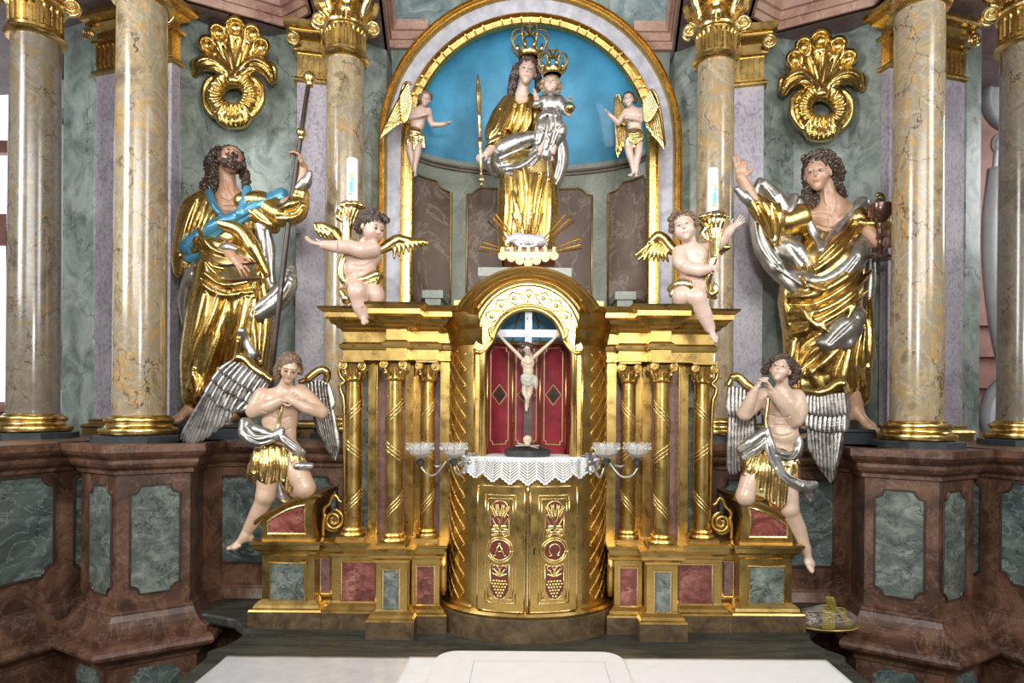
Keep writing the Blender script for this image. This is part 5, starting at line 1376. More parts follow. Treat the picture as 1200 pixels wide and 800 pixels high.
# ================================================================== LAMB ON THE BOOK WITH SEVEN SEALS
def lamb():
    D = 3.36; P = lambda px, py, q=0: U(px, py, D-q*D/F_PX); k = D/F_PX
    r = empty('book_of_seven_seals', (P(619, 300)[0], D, Z(305, D)), 'gilded closed book with seven hanging round seals on top of the arched cornice', 'book')
    a, b_ = P(588, 290), P(651, 290); z1 = P(0, 289.5)[2]; z0 = P(0, 301.5)[2]
    pg = MB(); pg.box(a[0]+.006, b_[0]-.006, D-.03, D+.12, z0+.008, z1-.010)
    pg.build('pages', 'goldbright', r)
    for zz_ in (z1-.010, z0): MB().box(a[0], b_[0], D-.045, D+.13, zz_, zz_+.009).build('cover', 'redpaint', r)
    MB().box(a[0]-.004, a[0]+.01, D-.045, D+.13, z0, z1).build('spine', 'goldflat', r)
    for px, py in ((589.5, 303), (599.6, 305), (609.3, 308.3), (619, 311), (628.5, 308.3), (638.6, 305), (648.8, 303)):
        g = MB(); c = P(px, py); c[1] = D-.052
        t = P(px, 292); g.box(c[0]-.0085, c[0]+.0085, D-.05, D-.045, c[2], t[2]); g.build('seal_ribbon', 'cream', r)
        g = MB(); rows = []
        for rr_, y in ((0, -.012), (.018, -.012), (.0185, -.015), (.0225, -.015), (.0235, -.010), (.0235, 0), (0, 0)): rows.append([(c[0]+rr_*math.cos(2*PI*i/24), c[1]+y, c[2]+rr_*math.sin(2*PI*i/24)) for i in range(24)])
        g.grid(rows, cv=True); g.build('seal', 'cream', r, True, 30)
    # rays behind
    rb = empty('ray_burst', (P(619, 291)[0], D+.14, z0-.02), 'burst of thin gilded rays spreading behind the little lamb', 'ray burst')
    yb = D+.10
    o = P(619, 296)
    for px, py in ((559, 288.5), (559.5, 282), (565, 277.5), (570, 252.5), (576, 247), (579.5, 243), (599, 243), (605, 250), (611, 243), (626, 243), (631, 250), (637, 243), (663, 244.5), (671, 247), (674, 253), (684, 272), (684, 280), (684, 285.5)):
        e = P(px, py); v = e-o; s0 = o+v*.22; sd = unit(np.cross(v, [0, 1, 0]))
        g = MB(); w0, w1 = .003, .005
        V = []
        for p, w_ in ((s0, w0), (e, w1)):
            V += [p-sd*w_, p+np.array([0, -.006, 0]), p+sd*w_, p+np.array([0, .004, 0])]
        V = [np.array([x[0], x[1]+.10, x[2]]) for x in V]
        g.add(V, [(0, 1, 5, 4), (1, 2, 6, 5), (2, 3, 7, 6), (3, 0, 4, 7), (0, 1, 2, 3), (4, 5, 6, 7)]); g.build('ray', 'goldflat', rb)
    MB().box(o[0]-.05, o[0]+.05, yb-.01, yb+.012, z0-.0, z1+.03).build('ray_mount', 'golddark', rb)
    lr = empty('lamb_figure', (P(619, 289.5)[0], D+.02, z1), 'small silvery white lamb lying on the book with seven seals', 'lamb figure')
    s = Sculpt(D-.0, .5)
    s.ell((617, 282), (20, 9, 7.5), k=3); s.ell((606, 280, 2), (9, 7, 7.5), k=3); s.ell((631, 283), (9, 8, 7), k=2)
    rnd = random.Random(4)
    for i in range(90): 
        a_ = rnd.uniform(-1, 1); b2 = rnd.uniform(-1, 1)
        s.ball((617+a_*20, 281.5+b2*6.0, 8*math.sqrt(max(0, 1-(a_*.9)**2-(b2*.8)**2))), 1.5, .6)
    s.ell((598.5, 280, 5), (5.5, 4.5, 4.2), (0, 15, 0), 1.5); s.cap((597, 281, 7), (594.5, 284, 8), 2.6, 1.8, 1.5); s.cap((602, 277, 4), (605, 279, 6), 1.2, 1.5, .6); s.cap((601, 276, 7), (604, 280, 9), 1.2, 1.3, .6)
    s.chain([(606, 286, 8), (611, 288.5, 10), (616, 288.5, 9)], [1.8, 1.4, 1.5]); s.chain([(628, 287, 8), (622, 288.7, 9), (619, 288.7, 9)], [1.8, 1.3, 1.3]); s.cap((639, 283), (641, 287), 1.6, 1.2)
    s.build('fleece', 'lambwhite', lr)
lamb()
# ================================================================== SCONCES
def sconce(m):
    D = 3.30; side = 'left' if m < 0 else 'right'
    r0 = {-1: ((492.5, 526), (532, 526), (556, 540)), 1: ((710.5, 526), (746.5, 526), (689, 541))}[m]
    P = lambda px, py, D_=D: U(px, py, D_)
    r = empty('candle_sconce', P(r0[2][0], r0[2][1], 3.38), f'two-armed sconce with clear glass drip bowls fixed {side} of the lace doily', 'sconce', 'glass-bowled sconces')
    for i, (px, py) in enumerate(r0[:2]):
        Dd = D-.10 if i == (0 if m > 0 else 1) else D-.06
        c = P(px, py, Dd); k = Dd/F_PX
        prof = [(3*k, -11*k), (5*k, -9.5*k), (11*k, -7*k), (13.5*k, -3*k), (15*k, 3*k), (16*k, 5.5*k), (15.2*k, 5.5*k), (14*k, 2.5*k), (12.4*k, -3*k), (10*k, -5.8*k), (2*k, -8*k)]
        g = MB(); g.lathe(prof, tuple(c), 36); bowl = g.build('glass_bowl', 'glass', r, True, 50)
        g = MB()
        for j in range(12):
            a = 2*PI*j/12; g.ball((c[0]+15.2*k*math.cos(a), c[1]+15.2*k*math.sin(a), c[2]+1.2*k), (.009, .009, .010), 8, 6)
            g.tube([(c[0]+16*k*math.cos(a+t), c[1]+16*k*math.sin(a+t), c[2]+(5.5+1.4*math.cos(t*6))*k) for t in np.linspace(-PI/12, PI/12, 5)], .0025, 5)
        g.build('cut_rim', 'glass', bowl, True)
        g = MB(); g.lathe([(1*k, -21*k), (3*k, -18.5*k), (5.4*k, -15*k), (5.5*k, -13*k), (3.6*k, -11.5*k), (3*k, -10*k)], tuple(c), 20); g.build('knob', 'pewter', r, True, 50)
        g = MB(); g.tube([c+np.array([0, 0, -8*k]), c+np.array([0, 0, 2*k]), c+np.array([0, 0, 15*k])], [.006, .004, .0008], 8); g.build('spike', 'pewter', r, True)
    s = lambda *L: spline([P(*q) for q in L], 6)
    if m < 0:
        arms = [s((493, 546, D-.05), (497, 552, D-.06), (503, 557, D-.05), (511, 555, D-.03), (518, 547, D), (526, 538, 3.32), (542, 534, 3.36), (555, 541, 3.37)), s((532, 546, D-.10), (534, 553, D-.10), (538, 556, D-.08), (542, 550, D-.04), (545, 540, 3.34), (552, 538, 3.37))]
        lf = (551, 541)
    else:
        arms = [s((747, 548, D-.05), (742, 556, D-.06), (735, 559, D-.05), (727, 557, D-.03), (719, 548, D), (713, 541, 3.32), (700, 536, 3.36), (690, 541, 3.37)), s((708, 548, D-.10), (705, 557, D-.10), (702, 559, D-.08), (698, 551, D-.04), (696, 540, 3.34), (690, 539, 3.37))]
        lf = (691, 541)
    for a_ in arms: MB().tube(a_, .0065, 8).build('arm', 'silver', r, True)
    g = MB(); q = P(519, 545, D-.02) if m < 0 else P(720, 545, D-.02); e = -1 if m < 0 else 1
    g.tube([q, q+np.array([.03*e, -.01, -.006]), q+np.array([.055*e, -.01, .004])], [.007, .006, .002], 8); g.build('thorn', 'silver', r, True)
    # acanthus leaf backplate
    g = MB(); c = P(lf[0], lf[1], 3.345)
    for j, (dx_, dz_) in enumerate(((-14, -3), (-11, 8), (-3, 12), (8, 11), (13, 3), (12, -8), (4, -13), (-7, -11))):
        feather(g, c+np.array([0, 0, 0]), c+np.array([dx_*.0042, -.02, dz_*.0042]), .019, (0, -1, .1), .007, True, 8)
    g.ball(tuple(c+np.array([0, -.02, 0])), .016); g.build('leaf', 'silver', r, True, 60)
sconce(-1); sconce(1)
# ================================================================== DISH WITH RIBBON BOW
def dish():
    c = U(969, 734, 3.53); c[2] = MENSA+.002
    r = empty('ribbon_dish', c, 'yellow oval dish with crumpled foil bundle and gauze bow, right end of the table', 'dish')
    MB().lathe([(.06, 0), (.13, .004), (.165, .018), (.172, .022), (.168, .026), (.13, .012), (.05, .008)], tuple(c), 40, 1, .62).build('plate', 'yellowdish', r, True, 50)
    s = Sculpt(3.53, .7); s.ell((955, 724), (22, 17, 12), k=4); s.ell((985, 725), (19, 15, 11), k=6); s.ell((968, 720), (16, 12, 12), k=5)
    rnd = random.Random(9)
    for i in range(26): s.fold([(940+rnd.uniform(0, 50), 716+rnd.uniform(0, 14)) for _ in range(3)], 1.3, 1.2, i % 2 == 0)
    s.build('foil_bundle', 'cellophane', r)
    # gauze ribbon: net of thin strands
    def net(name, rows):
        g = MB(); nn = len(rows[0])
        for rw in rows: g.tube(rw, .0016, 4)
        for j in range(nn): g.tube([rw[j] for rw in rows], .0013, 4)
        g.build(name, 'gauze', r)
    D = 3.36; P = lambda px, py, D_=D: U(px, py, D_)
    net('ribbon_tail', [[P(966+dx_+dy*.0, 716+dy*2, D-.02-.001*dy) for dx_ in np.linspace(-1-dy*.15, 13-dy*.1, 9)] for dy in range(0, 11)])
    def loop(c0, c1, w, up):
        rows = []
        for t in np.linspace(0, 2*PI, 17):
            cc = np.array(c0)*(1+math.cos(t))/2+np.array(c1)*(1-math.cos(t))/2; off_ = math.sin(t)*up
            rows.append([P(cc[0]+a, cc[1]+off_*-1+a*.1, D-.01*math.sin(t)-k_*.004) for k_, a in enumerate(np.linspace(-w/2, w/2, 6))])
        net('bow_loop', rows)
    loop((976, 713), (972, 700), 9, 3); loop((974, 714), (966, 710), 5, 3); loop((977, 714), (989, 715), 6, 3)
    g = MB(); g.ball(tuple(P(976, 714)), .014); g.build('knot', 'gauze', r)
    net('ribbon_tail', [[P(984+dx_+dy*.9, 718+dy*1.7, D-.01) for dx_ in np.linspace(0, 6, 5)] for dy in range(0, 9)])
dish()
# ================================================================== ROCAILLE SHELLS
def rocaille():
    D = 4.72; s = Sculpt(D, .8)
    # fluted fan
    ctr = (275, 92)
    lobes = [(-58, 36), (-39, 51), (-20, 58), (1, 61), (21, 57), (39, 49), (58, 35)]
    s.ell((275, 66, 3), (25, 7, 26), k=4); s.ell((275, 56, 2), (20, 7, 22), k=4)
    for i, (a, L) in enumerate(lobes):
        v = math.radians(a); t = (ctr[0]+math.sin(v)*L, ctr[1]-math.cos(v)*L, 9); md = (ctr[0]+math.sin(v)*L*.55, ctr[1]-math.cos(v)*L*.55, 7)
        s.chain([(ctr[0]+math.sin(v)*4, ctr[1]-math.cos(v)*4, 8), md, t], [3, 6.5, 10.5 if i != 3 else 12.5], 2)
        v2 = math.radians(a+2)
    for i, (a, L) in enumerate(lobes):
        v = math.radians(a)
        s.ell((ctr[0]+math.sin(v)*(L-1), ctr[1]-math.cos(v)*(L-1), 17), (6.5 if i != 3 else 8, 6.5, 7.5), (0, a, 0), 3, True)
        s.fold([(ctr[0]+math.sin(v)*L*.3, ctr[1]-math.cos(v)*L*.3), (ctr[0]+math.sin(v)*L*.85, ctr[1]-math.cos(v)*L*.85)], 1.6, 1.2, True)
    for a in (-57, -35, -11, 13, 34, 55):
        v = math.radians(a); s.chain([(ctr[0]+math.sin(v)*6, ctr[1]-math.cos(v)*6, 12), (ctr[0]+math.sin(v)*30, ctr[1]-math.cos(v)*30, 13), (ctr[0]+math.sin(v)*46, ctr[1]-math.cos(v)*46, 8)], [2, 2.6, 1.5], 1)
    # side leaf scrolls
    for sg, y0 in ((-1, 0), (1, 4)):
        X_ = lambda a: 273+sg*a
        s.chain([(X_(4), 93, 10), (X_(13), 82, 14), (X_(26), 74, 15), (X_(38), 76+y0, 13), (X_(45), 88+y0*1.6, 8)], [5, 7, 8.5, 8, 4], 1.5)
        s.chain([(X_(36), 70+y0, 11), (X_(47), 76+y0, 9), (X_(49.5), 88+y0, 6)], [5.5, 4.5, 2.5], 1.5)
        s.folds([[(X_(10), 86), (X_(20), 79), (X_(32), 80+y0), (X_(39), 90+y0)], [(X_(14), 79), (X_(24), 73), (X_(36), 73+y0), (X_(45), 84+y0)]], 1.8, 1.2, True)
    # wreath
    cx, cy = 273.3, 112
    for i in range(24):
        a = 2*PI*i/24; b_ = 2*PI*(i+1)/24; s.cap((cx+21*math.cos(a), cy-19*math.sin(a), 7), (cx+21*math.cos(b_), cy-19*math.sin(b_), 7), 8.8, 8.8, 2)
    s.chain([(257, 128, 5), (262, 140, 7), (274, 143, 8), (285, 140, 7), (290, 128, 5)], [7, 8, 8, 8, 7], 3)
    for i in range(20):
        a = 2*PI*i/20+.1; s.fold([(cx+11.5*math.cos(a), cy-9.5*math.sin(a)), (cx+21*math.cos(a+.05), cy-20*math.sin(a+.05)), (cx+29*math.cos(a), cy-28*math.sin(a))], 1.7, 1.2, True)
    for x in (262, 266.5, 271, 276, 281, 286): s.fold([(x, 124), (x-1+(x-274)*.1, 134), (x+(x-274)*.15, 147)], 1.5, 1, True)
    for sg in (-1, 1):
        s.chain([(cx+sg*8, 95, 6), (cx+sg*22, 92, 6), (cx+sg*33, 102, 6), (cx+sg*33.5, 120, 6), (cx+sg*25, 134, 5), (cx+sg*16, 138, 6)], [3.5, 4, 4, 3.8, 3.2, 3], 1)
    s.ell((cx, 95, 12), (7, 6, 5.5), k=2)
    c = U(273, 90, D); r = empty('shell_ornament', c)
    o = s.build('shell_ornament', 'gold', None)
    # re-centre mesh on its own origin
    V = np.empty(len(o.data.vertices)*3, np.float32); o.data.vertices.foreach_get('co', V); V = V.reshape(-1, 3)-c.astype(np.float32); o.data.vertices.foreach_set('co', V.ravel()); o.data.update()
    bpy.data.objects.remove(r); o.name = 'shell_ornament'; o.location = Vector(c)
    tag(o, 'gilded rocaille shell over a ridged wreath on the green wall above the staff-bearing saint', 'ornament', 'gilded rocaille shells')
    o2 = o.copy(); C.objects.link(o2); o2.scale.x = -1; o2.location = Vector(U(963.5, 105, D))
    tag(o2, 'gilded rocaille shell over a ridged wreath on the green wall above the chalice-bearing saint', 'ornament', 'gilded rocaille shells')
rocaille()
# ================================================================== SAINT WITH STAFF
def saint_left():
    D = 4.22; V = .95
    r = empty('saint_statue', (U(262, 490, D)[0], D, HB), 'bearded gilded saint statue gazing up, grasping a long staff, blue sash across the chest', 'statue')
    MB().stack([(U(212, 0, D)[0], D-.16), (U(335, 0, D)[0], D-.16), (U(335, 0, D)[0], D+.25), (U(212, 0, D)[0], D+.25)], [(0, HB), (0, HB+.07), (.01, HB+.08), (.01, HB+.095)]).build('base_slab', 'darkstone', r)
    s = Sculpt(D, .62); s.base = (.50, .29, .18)
    P_, R = head(s, (271, 188, 16), 18, 28, 30, 6, lips=(.40, .12, .1), cheek=(.50, .24, .17))
    s.chain([(266, 200, 6), (267, 214, 4), (268, 228, 2)], [9, 9, 12], 4); s.ell((270, 242, 3), (24, 12, 20), k=6)
    s.folds([[(262, 205), (265, 220), (272, 232)], [(272, 212), (273, 222), (275, 230)]], 1.4, 1.5); s.folds([[(258, 232), (268, 236), (278, 232)], [(262, 242), (277, 242)], [(264, 249), (277, 249)]], 1.0, 1.5, True)
    # raised right arm (image right): wrist and hand round the staff
    s.chain([(346, 232, 16), (354, 212, 18), (356, 196, 20)], [7, 6, 5], 3)
    hand(s, (356, 198, 20), (-.22, -.25, 1), (-.9, -.3, -.1), 26, .75, 1, .25)
    # left hand over the book
    s.chain([(258, 286, 14), (268, 296, 22), (276, 304, 28)], [8, 6.5, 5.5], 3)
    hand(s, (275, 302, 28), (.75, -.35, -.65), (-.2, .9, -.4), 29, .45, 1, .4)
    foot(s, (222, 478, 8), (-.9, -.45, -.42), (-.3, -.2, .9), 38); s.chain([(236, 462, 2), (224, 478, 7)], [8, 7], 2)
    foot(s, (274, 486, 10), (-.25, -.9, -.3), (0, -.3, 1), 34); s.chain([(276, 462, 2), (274, 488, 8)], [8, 7], 2)
    s.chain([(268, 262, -4), (256, 360, -6), (238, 458, 0)], [10, 8, 7], 2); s.chain([(270, 262, -4), (280, 360, -6), (276, 462, 2)], [10, 8, 7], 2); s.chain([(288, 246, -2), (318, 246, 4), (346, 234, 14)], [8, 7, 6.5], 2); s.chain([(250, 246, -2), (238, 272, 6), (258, 287, 13)], [8, 7, 7], 2)
    s.build('body', 'skin', r)
    # hair and beard
    s = Sculpt(D, .75)
    s.ell(P_(0, -.32, .42), (15, 16.5, 13.5), R, 3)
    s.chain([(256, 178, 8), (248, 192, 8), (249, 206, 8), (241, 218, 6), (240, 224, 6)], [7, 8, 7, 6, 3.5], 3); s.chain([(258, 196, 4), (253, 212, 6), (248, 222, 6)], [7, 7, 4], 3)
    s.chain([(282, 196, 2), (287, 206, 4), (288, 220, 4)], [5, 6, 4], 3)
    for e in (-1, 1): s.chain([P_(e*.66, .05, .1), P_(e*.58, .25, -.45), P_(e*.25, .5, -.85)], [2.6, 3.6, 4.2], 2, smooth=False)
    s.chain([P_(0, .62, -.78), P_(.02, .75, -1.12)], [6, 3.5], 2, smooth=False); s.cap(P_(-.28, .78, -.32), P_(0, .92, -.3), 1.5, 1.7, 1); s.cap(P_(.28, .78, -.32), P_(0, .92, -.3), 1.5, 1.7, 1)
    s.warp(hair_warp(s, .85, 1.3)); s.build('hair', 'hairbrown', r)
    # gold tunic
    s = Sculpt(D, V)
    s.ell((262, 275, -4), (34, 20, 50), k=8); s.ell((243, 250, -2), (24, 17, 30), (0, 10, 0), 6); s.ell((290, 252, -2), (28, 16, 26), (0, -8, 0), 6)
    s.chain([(262, 320, -2), (252, 370, -2), (240, 420, 0), (235, 462, 2)], [32, 31, 26, 20], 6); s.chain([(285, 310, -4), (292, 370, -2), (292, 430, 0), (285, 470, 0)], [28, 27, 22, 20], 8)
    # raised sleeve
    s.chain([(308, 240, 2), (330, 252, 10), (346, 246, 14), (352, 228, 16)], [15, 14, 14, 10], 4)
    # left sleeve to the book
    s.chain([(232, 262, 6), (236, 284, 14), (256, 288, 18)], [16, 13, 9], 4)
    s.ell((250, 392, 12), (17, 14, 44), (0, 12, 0), 8); s.ell((292, 385, 8), (12, 13, 42), k=8)
    # open neck
    s.ell((270, 236, 22), (15, 16, 22), None, 3, True)
    s.folds([[(262, 330), (250, 370), (232, 410), (222, 455)], [(275, 335), (262, 380), (246, 420), (236, 465)], [(290, 350), (283, 390), (265, 440), (252, 470)], [(300, 330), (296, 370), (300, 410), (290, 450)],
             [(240, 345), (232, 380), (224, 420)], [(310, 340), (312, 380), (308, 425)], [(300, 300), (308, 330), (312, 350)], [(275, 262), (288, 280), (300, 305), (305, 330)], [(288, 258), (296, 280), (306, 300)],
             [(228, 440), (234, 455), (232, 470)], [(280, 400), (276, 430), (270, 460)], [(330, 245), (342, 240), (352, 236)], [(326, 256), (342, 256), (354, 246)]], 4.6, 4, False, 1.5)
    s.folds([[(268, 340), (264, 390), (262, 440), (260, 475)]], 6, 4, True)
    s.folds([[(232, 268), (250, 292), (276, 300)], [(236, 296), (250, 312), (270, 316)], [(240, 320), (262, 334), (290, 330), (306, 318)], [(236, 332), (262, 346), (296, 342)]], 3.4, 3, False, 1)
    s.folds([[(238, 304), (254, 320), (280, 324)], [(236, 326), (262, 340), (294, 336)], [(292, 270), (302, 300), (308, 326)]], 2.6, 1.6, True)
    s.folds([[(256, 335), (243, 372), (228, 405), (219, 450)], [(269, 340), (256, 382), (240, 425), (229, 462)], [(283, 345), (273, 390), (256, 430), (244, 468)], [(297, 350), (290, 392), (282, 440)], [(304, 330), (305, 372), (303, 420)],
             [(282, 262), (292, 282), (303, 312)], [(334, 250), (346, 248), (354, 240)], [(268, 400), (262, 430), (258, 455)], [(238, 395), (228, 430)]], 3.6, 1.6, True)
    s.build('tunic', 'gold', r, keep=True); tun = s
    # cape on the left shoulder
    s = Sculpt(D, V)
    s.chain([(243, 233, 6), (229, 247, 8), (222, 270, 10), (214, 300, 10), (211, 318, 8)], [12, 16, 15, 12, 7], 5); s.chain([(248, 240, 8), (240, 262, 14), (228, 290, 14)], [12, 14, 10], 5)
    s.chain([(258, 262, 18), (282, 270, 18), (296, 290, 16), (312, 320, 10)], [7, 8, 9, 5], 3); s.chain([(284, 236, 10), (306, 236, 8), (330, 242, 6)], [10, 12, 9], 4)
    s.chain([(300, 250, 10), (318, 262, 6), (322, 268, 4)], [11, 9, 6], 4)
    s.folds([[(238, 235), (227, 262), (214, 300)], [(246, 240), (237, 270), (222, 305)], [(228, 238), (219, 262), (210, 295)], [(292, 246), (305, 258), (318, 264)]], 2.5, 2.5)
    s.folds([[(242, 238), (232, 266), (217, 306)], [(232, 236), (223, 262), (212, 298)], [(252, 246), (244, 262), (232, 286)]], 2.0, 2, True)
    s.build('cape', 'gold', r, keep=True); cape = s
    s = Sculpt(D, V)
    s.chain([(245, 226, 14), (250, 240, 18), (257, 249, 20)], [4.5, 4.5, 3], 2); s.chain([(290, 222, 12), (286, 236, 16), (280, 250, 20)], [5, 5, 4], 2)
    s.on(cape, [(219, 290), (234, 278), (256, 265), (280, 255), (304, 242), (330, 228)], [9, 12, 10, 9, 10, 8], 3.5, 2)
    s.on(cape, [(220, 302), (236, 292), (252, 276)], [6, 9, 6], 3, 2); s.chain([(310, 244, 14), (326, 240, 8), (332, 232, 8)], [5, 6, 4], 2)
    s.folds([[(224, 292), (244, 277), (270, 263), (300, 248), (324, 232)]], 1.6, 1.5, True); s.folds([[(222, 296), (244, 284), (262, 268)], [(290, 254), (312, 244), (330, 234)]], 1.4, 1.2)
    s.build('blue_lining', 'bluecloth', r)
    # silver drapery
    s = Sculpt(D, V)
    s.chain([(236, 306, 8), (226, 328, 8), (219, 352, 6), (218, 378, 4)], [9, 11, 9, 5], 4); s.chain([(228, 330, 12), (248, 336, 18), (266, 326, 20), (272, 312, 20)], [8, 9, 7, 4], 4)
    s.chain([(222, 318, 10), (236, 322, 14), (254, 332, 18)], [6, 7, 5], 3); s.chain([(222, 366, 6), (236, 352, 10), (254, 340, 14)], [5, 7, 5], 3)
    s.on(tun, [(342, 314, 4), (337, 334, 6), (324, 352, 8), (304, 366, 14), (284, 382, 16)], [5, 11, 13, 11, 5], 4, 3); s.chain([(338, 330, 2), (334, 350, 4), (326, 362, 4)], [5, 7, 3], 3)
    s.on(tun, [(284, 388), (290, 402), (297, 414), (292, 424)], [6, 7, 7, 4], 3, 3)
    s.chain([(256, 292, 20), (268, 290, 24), (276, 292, 24)], [5, 6, 4], 2); s.chain([(306, 262, 6), (312, 290, 4), (314, 320, 2), (322, 345, 2)], [8, 10, 8, 6], 3)
    s.chain([(350, 222, 18), (358, 214, 20), (363, 203, 22)], [6.5, 7, 3.5], 2); s.chain([(236, 458, 10), (240, 470, 10)], [5, 4], 2)
    s.folds([[(226, 320), (238, 330), (258, 334)], [(222, 340), (220, 360), (219, 376)], [(336, 326), (322, 348), (296, 368)], [(240, 344), (228, 358), (220, 374)], [(312, 270), (316, 300), (318, 330)]], 2.4, 2, True)
    s.folds([[(222, 326), (234, 336), (252, 342)], [(340, 322), (330, 344), (304, 362)], [(308, 270), (310, 300)]], 1.8, 1.5)
    s.build('silver_drapery', 'silver', r)
    # staff
    st = empty('pilgrim_staff', (*U(316, 490, D-.12)[:2], HB), 'long dark staff with two gilded knobs in the raised hand of the bearded saint', 'staff')
    A = lambda px, py, q: U(px, py, D-q*D/F_PX)
    MB().tube([A(362.5, 92, 24), A(353, 155, 24), A(338, 262, 22), (A(322, 400, 18)), A(313, 490, 14)], [.014, .015, .017, .018, .018], 10).build('shaft', 'wood', st, True)
    k = D/F_PX
    for px, py, R_ in ((363, 91, 7), (353, 155.5, 5.5)):
        c = A(px, py, 24); MB().lathe([(2*k, -R_*1.5*k), (R_*.6*k, -R_*1.4*k), (R_*.55*k, -R_*1.1*k), (R_*.7*k, -R_*.8*k), (R_*k, -R_*.3*k), (R_*k, R_*.2*k), (R_*.7*k, R_*.75*k), (R_*.3*k, R_*k)], tuple(c), 24).build('knob', 'gold', st, True, 60)
    # book
    bk_ = empty('gilt_book', A(278, 320, 24), 'small brown book with gilt page edges held by the bearded saint', 'book')
    fr_ = (A(277, 319, 30), unit((1, -.1, .05)), unit((-.05, -.3, 1)), unit((0, -1, -.3)))
    w_, h_ = 24*k, 8.5*k
    MB().face_prism([(-w_, -h_), (w_*.92, -h_), (w_*.92, h_*.8), (-w_, h_*.8)], (fr_[0]+fr_[3]*-.03, *fr_[1:]), .030).build('pages', 'goldbright', bk_)
    for z_ in (-1, 1):
        MB().face_prism([(-w_*1.05, z_*h_-.006), (w_, z_*h_-.006), (w_, z_*h_+.006), (-w_*1.05, z_*h_+.006)], (fr_[0]+fr_[3]*-.04, *fr_[1:]), .046).build('cover', 'chalice', bk_)
saint_left()
